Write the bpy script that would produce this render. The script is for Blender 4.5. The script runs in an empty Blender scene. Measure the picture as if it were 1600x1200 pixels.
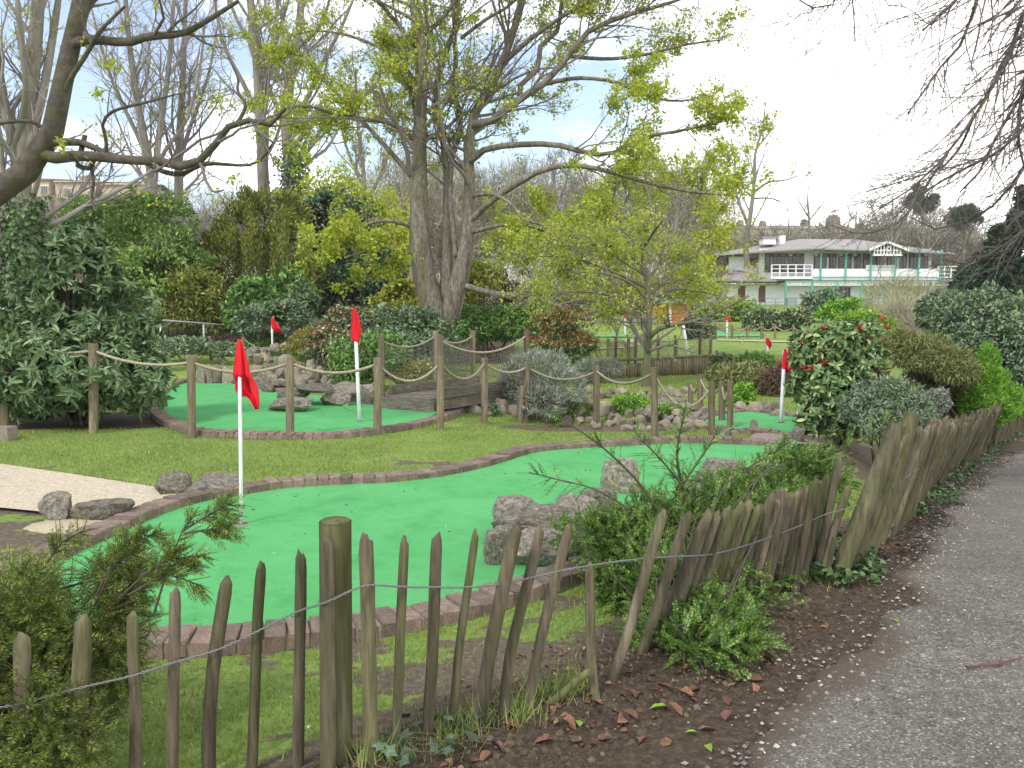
import bpy, bmesh, math, random
import numpy as np
from mathutils import Vector, Matrix, noise as mnoise

SC = bpy.context.scene
COL = SC.collection
rng = np.random.default_rng(11)
random.seed(11)
PI = math.pi

# ------------------------------------------------------------------ camera, sky, sun, exposure
F = 1250.0                                   # focal length in photo pixels (1600 wide)
PITCH = math.atan(110.0 / F)
CAMZ = 1.65
cam_d = bpy.data.cameras.new('camera')
cam_d.sensor_width = 36.0
cam_d.lens = F / 1600.0 * 36.0
cam_d.clip_start = 0.05
cam_d.clip_end = 3000.0
cam = bpy.data.objects.new('camera', cam_d)
cam.location = (0, 0, CAMZ)
cam.rotation_euler = (PI / 2 - PITCH, 0, 0)
COL.objects.link(cam)
SC.camera = cam

SUN_EL, SUN_ROT = math.radians(48), math.radians(215)
w = bpy.data.worlds.new('World')
SC.world = w
w.use_nodes = True
nt = w.node_tree
nt.nodes.clear()
def wn(t, **k):
    n = nt.nodes.new(t)
    for a, b in k.items():
        setattr(n, a, b)
    return n
def wl(a, b):
    nt.links.new(a, b)
sky = wn('ShaderNodeTexSky', sky_type='NISHITA', sun_disc=False, sun_elevation=SUN_EL, sun_rotation=SUN_ROT)
tc = wn('ShaderNodeTexCoord')
sep = wn('ShaderNodeSeparateXYZ'); wl(tc.outputs['Generated'], sep.inputs[0])
zc = wn('ShaderNodeMath', operation='MAXIMUM'); wl(sep.outputs['Z'], zc.inputs[0]); zc.inputs[1].default_value = 0.0
za = wn('ShaderNodeMath', operation='ADD'); wl(zc.outputs[0], za.inputs[0]); za.inputs[1].default_value = 0.22
dv = wn('ShaderNodeVectorMath', operation='DIVIDE')
cz = wn('ShaderNodeCombineXYZ'); [wl(za.outputs[0], cz.inputs[i]) for i in range(3)]
wl(tc.outputs['Generated'], dv.inputs[0]); wl(cz.outputs[0], dv.inputs[1])
cn = wn('ShaderNodeTexNoise'); cn.inputs['Scale'].default_value = 1.15; cn.inputs['Detail'].default_value = 7; cn.inputs['Roughness'].default_value = 0.55
wl(dv.outputs[0], cn.inputs['Vector'])
# the cloud bank thickens towards the east (to the right of the view)
xg = wn('ShaderNodeMath', operation='MULTIPLY_ADD'); wl(sep.outputs['X'], xg.inputs[0]); xg.inputs[1].default_value = 0.36; wl(cn.outputs['Fac'], xg.inputs[2])
zg = wn('ShaderNodeMath', operation='MULTIPLY_ADD'); wl(zc.outputs[0], zg.inputs[0]); zg.inputs[1].default_value = -0.22; wl(xg.outputs[0], zg.inputs[2])
cr = wn('ShaderNodeValToRGB'); wl(zg.outputs[0], cr.inputs[0])
cr.color_ramp.elements[0].position = 0.40; cr.color_ramp.elements[0].color = (0.10, 0.10, 0.10, 1)
cr.color_ramp.elements[1].position = 0.60; cr.color_ramp.elements[1].color = (1, 1, 1, 1)
sk2 = wn('ShaderNodeMixRGB', blend_type='MULTIPLY'); sk2.inputs[0].default_value = 1.0
wl(sky.outputs[0], sk2.inputs[1]); sk2.inputs[2].default_value = (1.25, 1.25, 1.25, 1)
mx = wn('ShaderNodeMixRGB'); wl(cr.outputs[0], mx.inputs[0]); wl(sk2.outputs[0], mx.inputs[1])
mx.inputs[2].default_value = (13.2, 13.0, 12.6, 1)
bg = wn('ShaderNodeBackground'); bg.inputs['Strength'].default_value = 0.1
wl(mx.outputs[0], bg.inputs['Color'])
wo = wn('ShaderNodeOutputWorld'); wl(bg.outputs[0], wo.inputs[0])

sl = bpy.data.lights.new('sun', 'SUN')
sl.energy = 1.5; sl.angle = math.radians(11); sl.color = (1.0, 0.95, 0.87)
so = bpy.data.objects.new('sun', sl)
_az = SUN_ROT                                # compass style: 0 = +Y, clockwise
_d = Vector((math.sin(_az) * math.cos(SUN_EL), math.cos(_az) * math.cos(SUN_EL), math.sin(SUN_EL)))
so.rotation_euler = _d.to_track_quat('Z', 'Y').to_euler()
so.location = _d * 60
COL.objects.link(so)

vs = SC.view_settings
vs.view_transform = 'Standard'; vs.look = 'None'; vs.exposure = 0.95; vs.gamma = 1.0; vs.use_curve_mapping = False
SC.cycles.max_bounces = 6
SC.cycles.diffuse_bounces = 3
SC.cycles.transparent_max_bounces = 4

# ------------------------------------------------------------------ object helpers
def tag(o, label=None, cat=None, group=None, kind=None):
    if label: o['label'] = label
    if cat: o['category'] = cat
    if group: o['group'] = group
    if kind: o['kind'] = kind
    return o
def empty(name, loc, label, cat, group=None, rz=0.0):
    o = bpy.data.objects.new(name, None)
    o.location = loc; o.rotation_euler = (0, 0, rz); o.empty_display_size = 0.2
    COL.objects.link(o)
    return tag(o, label, cat, group)
def link(name, me, parent=None, origin=None):
    """vertices are in world coordinates minus origin; children get a plain local offset"""
    o = bpy.data.objects.new(name, me)
    COL.objects.link(o)
    if parent is not None:
        o.parent = parent
    if origin is not None:
        o.location = origin
    return o

class Acc:
    """collects quads / triangles, builds one mesh"""
    def __init__(s):
        s.v = []; s.q = []; s.t = []; s.n = 0
    def add(s, v, q=None, t=None):
        v = np.asarray(v, np.float32).reshape(-1, 3)
        if q is not None and len(q): s.q.append(np.asarray(q, np.int32).reshape(-1, 4) + s.n)
        if t is not None and len(t): s.t.append(np.asarray(t, np.int32).reshape(-1, 3) + s.n)
        s.v.append(v); s.n += len(v)
        return s
    def mesh(s, name, mat, origin=(0, 0, 0), smooth=True):
        v = np.concatenate(s.v) - np.asarray(origin, np.float32)
        q = np.concatenate(s.q) if s.q else np.zeros((0, 4), np.int32)
        t = np.concatenate(s.t) if s.t else np.zeros((0, 3), np.int32)
        me = bpy.data.meshes.new(name)
        me.vertices.add(len(v)); me.vertices.foreach_set('co', v.astype(np.float32).ravel())
        nl = q.size + t.size
        me.loops.add(nl)
        me.loops.foreach_set('vertex_index', np.concatenate([q.ravel(), t.ravel()]).astype(np.int32))
        me.polygons.add(len(q) + len(t))
        st = np.concatenate([np.arange(len(q)) * 4, q.size + np.arange(len(t)) * 3]).astype(np.int32)
        me.polygons.foreach_set('loop_start', st)
        me.polygons.foreach_set('use_smooth', np.full(len(q) + len(t), smooth, bool))
        me.update(calc_edges=True)
        if mat: me.materials.append(mat)
        return me
    def build(s, name, mat, parent=None, origin=None, smooth=True):
        if origin is None:
            origin = tuple(parent.matrix_world_loc) if False else ((0, 0, 0) if parent is None else wloc(parent))
        me = s.mesh(name, mat, origin, smooth)
        o = bpy.data.objects.new(name, me)
        COL.objects.link(o)
        if parent is not None:
            o.parent = parent
            po = wloc(parent)
            o.location = (origin[0] - po[0], origin[1] - po[1], origin[2] - po[2])
        else:
            o.location = origin
        return o
def wloc(o):
    l = Vector((0, 0, 0))
    while o is not None:
        l = l + Vector(o.location); o = o.parent
    return tuple(l)

BOXQ = np.array([[0, 3, 2, 1], [4, 5, 6, 7], [0, 1, 5, 4], [1, 2, 6, 5], [2, 3, 7, 6], [3, 0, 4, 7]])
def box(acc, c, s, rz=0.0, ax=None):
    """axis-aligned (or yawed) box; ax: 3 axis vectors"""
    c = np.asarray(c, float); h = np.asarray(s, float) / 2
    if ax is None:
        ca, sa = math.cos(rz), math.sin(rz)
        ax = np.array([[ca, sa, 0], [-sa, ca, 0], [0, 0, 1]])
    k = np.array([[-1, -1, -1], [1, -1, -1], [1, 1, -1], [-1, 1, -1], [-1, -1, 1], [1, -1, 1], [1, 1, 1], [-1, 1, 1]]) * h
    acc.add(c + k @ np.asarray(ax), BOXQ)
    return acc
def bx(x0, x1, y0, y1, z0, z1, acc=None):
    acc = acc or Acc()
    return box(acc, ((x0 + x1) / 2, (y0 + y1) / 2, (z0 + z1) / 2), (x1 - x0, y1 - y0, z1 - z0))
def nrm(v):
    return v / np.maximum(np.linalg.norm(v, axis=-1, keepdims=True), 1e-9)
def beam(acc, a, b, w_, h_, up=(0, 0, 1)):
    a = np.asarray(a, float); b = np.asarray(b, float)
    d = nrm(b - a); s = nrm(np.cross(d, up)); u = np.cross(s, d)
    return box(acc, (a + b) / 2, (np.linalg.norm(b - a), w_, h_), ax=np.array([d, s, u]))
def tubes(acc, P, R, sides=4, caps=False):
    """P (N,K,3), R (N,K)"""
    P = np.asarray(P, float); R = np.asarray(R, float)
    if P.ndim == 2: P = P[None]; R = np.broadcast_to(R, P.shape[:2])
    N, K, _ = P.shape
    T = np.empty_like(P)
    T[:, 1:-1] = P[:, 2:] - P[:, :-2]; T[:, 0] = P[:, 1] - P[:, 0]; T[:, -1] = P[:, -1] - P[:, -2]
    T = nrm(T)
    m = nrm(P[:, -1] - P[:, 0])
    ref = np.where(np.abs(m[:, 2:3]) > 0.75, np.array([[1.0, 0.13, 0]]), np.array([[0.05, 0.1, 1.0]]))
    A = nrm(np.cross(T, ref[:, None, :])); B = np.cross(T, A)
    an = np.arange(sides) * 2 * PI / sides
    V = P[:, :, None, :] + R[:, :, None, None] * (A[:, :, None, :] * np.cos(an)[None, None, :, None] + B[:, :, None, :] * np.sin(an)[None, None, :, None])
    idx = np.arange(N * K * sides).reshape(N, K, sides)
    a = idx[:, :-1, :]; b = np.roll(a, -1, 2); c = idx[:, 1:, :]; d = np.roll(c, -1, 2)
    q = np.stack([a, b, d, c], -1).reshape(-1, 4)
    t = None
    if caps:
        fan = np.array([[0, i, i + 1] for i in range(1, sides - 1)])
        t = np.concatenate([idx[:, -1][:, fan].reshape(-1, 3), idx[:, 0][:, fan[:, ::-1]].reshape(-1, 3)])
    acc.add(V.reshape(-1, 3), q, t)
    return acc
def smooth_poly(pts, n, closed=False):
    """Catmull-Rom resample"""
    p = np.asarray(pts, float)
    M = len(p)
    if closed: ext = np.concatenate([p[-1:], p, p[:2]])
    else: ext = np.concatenate([2 * p[:1] - p[1:2], p, 2 * p[-1:] - p[-2:-1]])
    seg = M if closed else M - 1
    out = []
    for i in range(seg):
        a, b, c, d = ext[i], ext[i + 1], ext[i + 2], ext[i + 3]
        t = np.linspace(0, 1, n, endpoint=False)[:, None]
        out.append(0.5 * (2 * b + (c - a) * t + (2 * a - 5 * b + 4 * c - d) * t ** 2 + (3 * b - a - 3 * c + d) * t ** 3))
    if not closed: out.append(p[-1:])
    return np.concatenate(out)
def resample(p, step=None, n=None):
    p = np.asarray(p, float)
    d = np.concatenate([[0], np.cumsum(np.linalg.norm(np.diff(p, axis=0), axis=1))])
    if n is None: n = max(2, int(round(d[-1] / step)) + 1)
    s = np.linspace(0, d[-1], n)
    return np.stack([np.interp(s, d, p[:, k]) for k in range(p.shape[1])], 1)
def pip(poly, x, y):
    poly = np.asarray(poly)[:, :2]
    ins = np.zeros(np.shape(x), bool)
    j = len(poly) - 1
    for i in range(len(poly)):
        xi, yi = poly[i]; xj, yj = poly[j]
        c = ((yi > y) != (yj > y)) & (x < (xj - xi) * (y - yi) / ((yj - yi) if abs(yj - yi) > 1e-12 else 1e-12) + xi)
        ins ^= c
        j = i
    return ins
def seg_dist(poly, x, y, closed=True):
    poly = np.asarray(poly)[:, :2]
    m = np.full(np.shape(x), 1e9)
    n = len(poly)
    for i in range(n if closed else n - 1):
        a = poly[i]; b = poly[(i + 1) % n]; d = b - a
        L = max(float(d @ d), 1e-12)
        t = np.clip(((x - a[0]) * d[0] + (y - a[1]) * d[1]) / L, 0, 1)
        m = np.minimum(m, np.hypot(x - a[0] - t * d[0], y - a[1] - t * d[1]))
    return m
_lat = np.random.default_rng(3).random((64, 64, 64)).astype(np.float32)
def vnoise(p, sc=1.0, off=0.0):
    p = np.asarray(p, float) * sc + off + 1000.0
    i = np.floor(p).astype(int); f = p - i; f = f * f * (3 - 2 * f)
    i &= 63; j = (i + 1) & 63
    r = 0
    for a in (0, 1):
        wx = f[..., 0] if a else 1 - f[..., 0]; ia = (j if a else i)[..., 0]
        for b in (0, 1):
            wy = f[..., 1] if b else 1 - f[..., 1]; ib = (j if b else i)[..., 1]
            for c in (0, 1):
                wz = f[..., 2] if c else 1 - f[..., 2]; ic = (j if c else i)[..., 2]
                r = r + wx * wy * wz * _lat[ia, ib, ic]
    return r
def sm(a, b, t):
    t = np.clip((np.asarray(t, float) - a) / (b - a), 0, 1)
    return t * t * (3 - 2 * t)

# ------------------------------------------------------------------ terrain and pixel -> place
FX = np.array([[-4.0, -0.4], [-1.3, 2.1], [-0.13, 3.2], [0.46, 3.6], [1.15, 4.45], [1.95, 5.0], [3.4, 7.1], [5.4, 10.4], [10.0, 17.0], [13.3, 20.8], [30, 42], [60, 84]])
def fence_x(y):
    return np.interp(y, FX[:, 1], FX[:, 0])
def zt(x, y):
    x = np.asarray(x, float); y = np.asarray(y, float)
    z = np.interp(y, [-60, 23, 50, 90, 200, 600], [0, 0, .45, 2.6, 9, 24])
    z = z + sm(-4, -13, x) * sm(18, 32, y) * 0.62
    z = z - 0.6 * np.exp(-(((x - 1.4) / 1.9) ** 2 + ((y - 13.6) / 1.5) ** 2)) * sm(3.0, 2.2, x)
    slope = -np.clip(0.107 * (y - 5), 0, 1.28) * (1 - sm(26, 60, y))
    z = z + slope * sm(-2.2, 0.2, x - fence_x(y))
    # low bank of dug earth between the paling fence and the path
    u = x - fence_x(y)
    p3 = np.stack([x, y, 0 * x], -1)
    z = z + 0.07 * np.exp(-((u - 0.22) / 0.3) ** 2) * sm(0.5, 2.5, y) * (0.4 + 1.2 * vnoise(p3, 1.3))
    z = z + 0.05 * (vnoise(p3, 6.0) - .5) * np.exp(-((u - 0.3) / 0.35) ** 2) * sm(12, 6, y)
    return z
cp, sp = math.cos(PITCH), math.sin(PITCH)
def ray(px, py):
    dx = (np.asarray(px, float) - 800) / F; dy = -(np.asarray(py, float) - 600) / F
    yy = cp + dy * sp; zz = -sp + dy * cp
    return dx / yy, zz / yy                      # per metre of forward depth
def P(px, py, D):
    rx, rz = ray(px, py)
    return np.array([rx * D, D, CAMZ + rz * D])
_Ds = np.concatenate([np.arange(1.0, 30, .05), np.arange(30, 200, .25)])
def G(px, py, dz=0.0):
    rx, rz = ray(px, py)
    h = CAMZ + rz * _Ds - zt(rx * _Ds, _Ds) - dz
    k = np.argmax(h < 0)
    if h[k] >= 0: k = len(_Ds) - 1
    D = _Ds[k]
    if k > 0:
        D = _Ds[k - 1] + (_Ds[k] - _Ds[k - 1]) * h[k - 1] / (h[k - 1] - h[k] + 1e-9)
    return np.array([rx * D, D, CAMZ + rz * D])
def GL(pts, dz=0.0):
    return np.array([G(a, b, dz) for a, b in pts])

# ------------------------------------------------------------------ materials
def nodemat(name):
    m = bpy.data.materials.new(name); m.use_nodes = True
    n = m.node_tree; n.nodes.clear()
    out = n.nodes.new('ShaderNodeOutputMaterial')
    b = n.nodes.new('ShaderNodeBsdfPrincipled')
    n.links.new(b.outputs[0], out.inputs[0])
    return m, n, b, out
def nd(n, t, **k):
    x = n.nodes.new(t)
    for a, b in k.items(): setattr(x, a, b)
    return x
def coords(n, stretch=(1, 1, 1)):
    t = nd(n, 'ShaderNodeTexCoord'); oi = nd(n, 'ShaderNodeObjectInfo')
    ml = nd(n, 'ShaderNodeMath', operation='MULTIPLY'); n.links.new(oi.outputs['Random'], ml.inputs[0]); ml.inputs[1].default_value = 37.0
    ad = nd(n, 'ShaderNodeVectorMath', operation='ADD')
    n.links.new(t.outputs['Object'], ad.inputs[0]); n.links.new(ml.outputs[0], ad.inputs[1])
    mp = nd(n, 'ShaderNodeMapping'); mp.inputs['Scale'].default_value = stretch
    n.links.new(ad.outputs[0], mp.inputs[0])
    return mp.outputs[0], oi
def nse(n, vec, scale, detail=5, rough=0.6):
    t = nd(n, 'ShaderNodeTexNoise'); t.inputs['Scale'].default_value = scale; t.inputs['Detail'].default_value = detail; t.inputs['Roughness'].default_value = rough
    n.links.new(vec, t.inputs['Vector'])
    return t.outputs['Fac']
def ramp(n, fac, stops):
    r = nd(n, 'ShaderNodeValToRGB'); e = r.color_ramp.elements
    while len(e) < len(stops): e.new(0.5)
    for el, (p_, c_) in zip(e, stops):
        el.position = p_; el.color = (*c_, 1) if len(c_) == 3 else c_
    n.links.new(fac, r.inputs[0])
    return r.outputs[0]
def mix(n, fac, a, b, mode='MIX'):
    x = nd(n, 'ShaderNodeMixRGB', blend_type=mode)
    for i, v in enumerate((fac, a, b)):
        if isinstance(v, (int, float)): x.inputs[i].default_value = v
        elif isinstance(v, tuple): x.inputs[i].default_value = (*v, 1)
        else: n.links.new(v, x.inputs[i])
    return x.outputs[0]
def bump(n, b, h, strength, dist=0.01):
    bp = nd(n, 'ShaderNodeBump'); bp.inputs['Strength'].default_value = strength; bp.inputs['Distance'].default_value = dist
    n.links.new(h, bp.inputs['Height']); n.links.new(bp.outputs[0], b.inputs['Normal'])
def surf(name, c1, c2, scale=8, rough=0.85, bmp=0.4, dist=0.01, stretch=(1, 1, 1), third=None, tscale=2.5, trange=(.5, .65), var=0.15, fine=None, spec=0.3):
    """two-colour noise + optional third colour in patches + per-object value shift"""
    m, n, b, out = nodemat(name)
    vec, oi = coords(n, stretch)
    f = nse(n, vec, scale)
    c = ramp(n, f, [(.32, c1), (.68, c2)])
    if third:
        f3 = nse(n, vec, tscale, 4)
        k = ramp(n, f3, [(trange[0], (0, 0, 0)), (trange[1], (1, 1, 1))])
        c = mix(n, k, c, third)
    if fine:
        ff = nse(n, vec, fine, 2)
        kk = ramp(n, ff, [(.3, (.62, .62, .62)), (.7, (1.3, 1.3, 1.3))])
        c = mix(n, 1.0, c, kk, 'MULTIPLY')
    if var:
        hv = nd(n, 'ShaderNodeHueSaturation'); n.links.new(c, hv.inputs['Color'])
        mr = nd(n, 'ShaderNodeMapRange'); n.links.new(oi.outputs['Random'], mr.inputs[0])
        mr.inputs[3].default_value = 1 - var; mr.inputs[4].default_value = 1 + var
        n.links.new(mr.outputs[0], hv.inputs['Value']); c = hv.outputs[0]
    n.links.new(c, b.inputs['Base Color'])
    b.inputs['Roughness'].default_value = rough
    b.inputs['Specular IOR Level'].default_value = spec
    if bmp:
        fb = nse(n, vec, scale * 2.2, 6, .65)
        bump(n, b, fb, bmp, dist)
    return m
def plain(name, c, rough=0.6, var=0.0, metal=0.0):
    m, n, b, out = nodemat(name)
    vec, oi = coords(n)
    f = nse(n, vec, 6.0, 4)
    k = ramp(n, f, [(.3, tuple(x * .86 for x in c)), (.7, tuple(min(1, x * 1.1) for x in c))])
    n.links.new(k, b.inputs['Base Color'])
    b.inputs['Roughness'].default_value = rough; b.inputs['Metallic'].default_value = metal
    return m
def leafmat(name, stops, rough=0.5, trans=0.35, spec=0.35, k=1.0):
    """colour picked per leaf (random per island)"""
    m, n, b, out = nodemat(name)
    g = nd(n, 'ShaderNodeNewGeometry')
    c = ramp(n, g.outputs['Random Per Island'], [(a, tuple(x * k for x in q)) for a, q in stops])
    n.links.new(c, b.inputs['Base Color'])
    b.inputs['Roughness'].default_value = rough
    b.inputs['Specular IOR Level'].default_value = spec
    if trans:
        tr = nd(n, 'ShaderNodeBsdfTranslucent'); n.links.new(c, tr.inputs[0])
        ms = nd(n, 'ShaderNodeMixShader'); ms.inputs[0].default_value = trans
        n.links.new(b.outputs[0], ms.inputs[1]); n.links.new(tr.outputs[0], ms.inputs[2]); n.links.new(ms.outputs[0], out.inputs[0])
    return m

M = {}
M['stake'] = surf('split_chestnut', (.060, .049, .032), (.175, .145, .096), 13, .9, 1.0, .010, (1, 1, .10), third=(.092, .100, .036), tscale=4, trange=(.46, .64), var=.3, fine=60)
M['post'] = surf('round_post_wood', (.12, .098, .062), (.23, .19, .125), 8, .9, .6, .006, (1, 1, .1), third=(.10, .105, .04), tscale=3, trange=(.5, .68), var=.22, fine=50)
M['postgreen'] = surf('green_stained_post', (.068, .062, .036), (.155, .142, .082), 8, .9, .7, .008, (1, 1, .1), third=(.075, .085, .022), tscale=3, trange=(.42, .6), var=.12, fine=50)
M['deckwood'] = surf('deck_wood', (.11, .09, .07), (.21, .185, .15), 7, .9, .5, .006, (.25, .25, 1), third=(.09, .10, .05), tscale=2, trange=(.55, .7), var=.15, fine=40)
M['rope'] = surf('rope_fibre', (.20, .17, .12), (.38, .33, .245), 40, .95, .8, .004, (1, 1, 1), var=.15)
M['net'] = plain('net_cord', (.20, .185, .14), .95)
M['wire'] = plain('galvanised_wire', (.20, .20, .195), .6, metal=.3)
M['brick'] = surf('brick_paver', (.145, .102, .080), (.235, .175, .140), 14, .9, .35, .003, third=(.105, .108, .062), tscale=5, trange=(.54, .72), var=.28, fine=120)
M['joint'] = surf('joint_mortar', (.17, .14, .095), (.29, .24, .165), 18, .95, .5, .004, var=.05)
M['mortar'] = surf('mortar', (.34, .285, .185), (.47, .40, .275), 18, .95, .5, .004, var=.05)
M['rock'] = surf('limestone_rock', (.088, .077, .059), (.30, .268, .212), 5, .95, .9, .02, third=(.36, .335, .28), tscale=9, trange=(.56, .66), var=.25, fine=35)
M['rocktan'] = surf('tan_rock', (.19, .155, .115), (.42, .355, .275), 5, .95, .9, .02, third=(.13, .135, .075), tscale=7, trange=(.56, .66), var=.22, fine=35)
M['flag'] = surf('red_flag_cloth', (.60, .010, .022), (.68, .016, .03), 30, .8, .15, .002, var=.05)
M['pole'] = plain('white_pole', (.74, .75, .76), .4)
M['bark'] = surf('grey_bark', (.12, .10, .078), (.25, .22, .175), 7, .95, .9, .03, (1, 1, .25), third=(.105, .11, .045), tscale=1.6, trange=(.5, .68), var=.1, fine=28)
M['barkdark'] = surf('dark_bark', (.055, .047, .036), (.125, .108, .082), 8, .95, .8, .02, third=(.075, .08, .025), tscale=3.0, trange=(.5, .66), var=.1)
M['barkpale'] = surf('pale_bark', (.135, .122, .102), (.26, .235, .198), 4, .95, .5, .02, (1, 1, .3), third=(.13, .14, .08), tscale=1.0, trange=(.5, .7), var=.08)
M['barkmoss'] = surf('mossy_grey_bark', (.085, .078, .052), (.19, .175, .125), 9, .95, .8, .01, (1, 1, .3), third=(.10, .115, .045), tscale=3, trange=(.45, .65), var=.05)
M['twig'] = plain('twig', (.19, .165, .145), .95)
M['twigdark'] = plain('dark_twig', (.15, .125, .118), .95)
M['twigpale'] = plain('pale_twig', (.25, .225, .20), .95)
M['stem'] = plain('shrub_stem', (.075, .058, .042), .95)
# ------------------------------------------------------------------ outlines of the course (photo pixel -> ground)
def outline(pts, n=6):
    return smooth_poly(GL(pts)[:, :2], n, closed=True)
GREEN1 = outline([(55, 905), (120, 868), (190, 835), (262, 803), (320, 786), (385, 775), (450, 765), (530, 760), (600, 757), (660, 751), (722, 741), (778, 727), (818, 714), (850, 707), (900, 703), (980, 699), (1060, 695), (1130, 696),
                  (1200, 701), (1248, 705), (1226, 716), (1190, 729), (1160, 742), (1110, 775), (1050, 830), (960, 872), (880, 897), (790, 928), (680, 956), (570, 976), (480, 987), (390, 996), (280, 1003), (150, 1005), (60, 975)], 5)
GREEN2 = outline([(258, 650), (290, 669), (330, 679), (400, 683), (470, 684), (540, 681), (600, 674), (650, 664), (690, 651), (705, 641), (690, 633), (640, 632), (600, 629), (550, 622), (500, 620), (440, 615), (400, 608), (350, 598), (310, 596), (275, 604), (256, 622)], 5)
GREEN3 = outline([(385, 586), (430, 588), (475, 586), (480, 581), (455, 577.5), (420, 577), (395, 579)], 4)
GREENR = outline([(1100, 662), (1125, 650), (1170, 645), (1215, 650), (1262, 655), (1300, 664), (1310, 676), (1270, 684), (1230, 679), (1180, 674), (1140, 674)], 5)
PADR = GL([(1165, 691), (1180, 680), (1225, 681), (1262, 687), (1300, 692), (1290, 701), (1245, 696), (1200, 692)])[:, :2]
PADL = GL([(-420, 668), (-200, 695), (-60, 716), (0, 727), (100, 741), (240, 763), (262, 790), (215, 815), (150, 805), (60, 802), (0, 796), (-80, 790), (-300, 772), (-520, 720)])[:, :2]
PATHL = GL([(1098, 1290), (1148, 1200), (1205, 1120), (1222, 1072), (1262, 1034), (1337, 1012), (1366, 978), (1390, 940), (1416, 896), (1456, 850), (1476, 800), (1512, 770), (1548, 735), (1600, 690)])[:, :2]
PATHL = np.concatenate([[[-6, -2.4], [-2.2, -.2], [-.5, 1.3], [0.25, 2.1]], PATHL, [[14.6, 21.0], [31, 42], [61, 84]]])
_pl = resample(smooth_poly(PATHL, 6), .09)
_jn = np.stack([_pl[:, 0], _pl[:, 1], 0 * _pl[:, 0]], -1)
_tn = nrm(np.gradient(_pl, axis=0)); _nr = np.stack([_tn[:, 1], -_tn[:, 0]], 1)
_pl = _pl + _nr * ((vnoise(_jn, 2.2) - .5) * .22 + (vnoise(_jn, 7) - .5) * .12 + (vnoise(_jn, 19) - .5) * .06)[:, None]
_rt = resample(smooth_poly([[.5, -6.5], [2.2, -3.4], [3.6, -.6], [4.8, 2.2], [6.6, 5.4], [9.2, 9.2], [13.4, 14.6], [17.4, 19.4], [34, 40], [64, 82]], 6), n=len(_pl))
PATHPOLY = np.concatenate([_pl, _rt[::-1]])

def lawn_mask(x, y):
    """1 where grass grows"""
    u = x - fence_x(y)
    p3 = np.stack([x, y, 0 * x], -1)
    m = np.ones_like(x)
    n1 = vnoise(p3, .9); n2 = vnoise(p3, 4.0); n3 = vnoise(p3, 11.0)
    nn = .5 * n1 + .3 * n2 + .2 * n3
    near = sm(9, 5.5, y)
    m = m * (1 - near * sm(.38, .62, nn + .10 * (vnoise(p3, 23) - .5)) * .9)                       # worn patches inside the fence
    m = m * (1 - sm(.60, .68, nn) * sm(7.2, 8.4, y) * sm(9.4, 8.6, y))   # thin strip by the bricks
    edge = -0.25 + .5 * (n1 - .5) + .35 * (n2 - .5) + .3 * (n3 - .5)
    m = m * (1 - sm(edge - .30, edge + .10, u) * sm(60, 30, y))       # bare earth along the fence
    m = m * (1 - sm(1.0, .8, np.hypot((x + 6.4) / 2.1, (y - 12.3) / 1.2)))   # under the big evergreen
    m = m * (1 - sm(1.0, .75, np.hypot((x - 1.6) / 2.1, (y - 13.6) / 1.15)))  # rockery
    m = m * (1 - sm(1.05, .8, np.hypot((x - 5.0) / 1.9, (y - 10.8) / 1.6)))
    m = m * (1 - sm(24, 27, y + 0.25 * x + 2.0 * (n1 - .5)) * sm(1.5, -1, x)) # shaded beds at the back left
    return np.clip(m, 0, 1)
def dug_mask(x, y):
    u = x - fence_x(y)
    return np.clip(sm(-.55, -.05, u) * sm(60, 30, y) + sm(1.1, .8, np.hypot((x + 6.4) / 2.1, (y - 12.3) / 1.2)) + sm(23, 26, y), 0, 1)

# ground sheet
def grid(xs, ys):
    X, Y = np.meshgrid(xs, ys)
    nx, ny = len(xs), len(ys)
    i = np.arange(nx * ny).reshape(ny, nx)
    q = np.stack([i[:-1, :-1], i[:-1, 1:], i[1:, 1:], i[1:, :-1]], -1).reshape(-1, 4)
    return X.ravel(), Y.ravel(), q
xs = np.unique(np.round(np.concatenate([np.linspace(-700, -60, 14), np.linspace(-60, -14, 30), np.arange(-14, 16, .11), np.linspace(16, 60, 30), np.linspace(60, 700, 14)]), 3))
ys = np.unique(np.round(np.concatenate([np.linspace(-40, 0, 14), np.arange(0, 9, .06), np.arange(9, 22, .13), np.arange(22, 60, .6), np.linspace(60, 130, 24), np.linspace(130, 900, 16)]), 3))
gx, gy, gq = grid(xs, ys)
gz = zt(gx, gy)
gl = lawn_mask(gx, gy)
for poly in (GREEN1, GREEN2, GREENR, GREEN3, PADL, PADR):
    ins = pip(poly, gx, gy) | (seg_dist(poly, gx, gy) < .08)
    gl = np.where(ins, 0, gl); gz = np.where(ins, gz - .012, gz)
ip = pip(PATHPOLY, gx, gy)
gl = np.where(ip, 0, gl); gz = np.where(ip & (seg_dist(_pl, gx, gy, False) > .06), gz - .02, gz)
gm, n, b, out = nodemat('ground_soil_and_turf')
att = nd(n, 'ShaderNodeVertexColor', layer_name='turf')
t = nd(n, 'ShaderNodeTexCoord')
f1 = nse(n, t.outputs['Object'], 1.1, 6, .65); f2 = nse(n, t.outputs['Object'], 26, 5, .7); f3 = nse(n, t.outputs['Object'], 130, 3, .6)
soil = ramp(n, f2, [(.3, (.042, .030, .020)), (.55, (.088, .066, .046)), (.74, (.16, .13, .10))])
soil = mix(n, 1.0, soil, ramp(n, f3, [(.25, (.55, .55, .55)), (.75, (1.35, 1.35, 1.35))]), 'MULTIPLY')
turf = ramp(n, f1, [(.3, (.15, .225, .05)), (.52, (.205, .295, .068)), (.72, (.28, .345, .10))])
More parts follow.
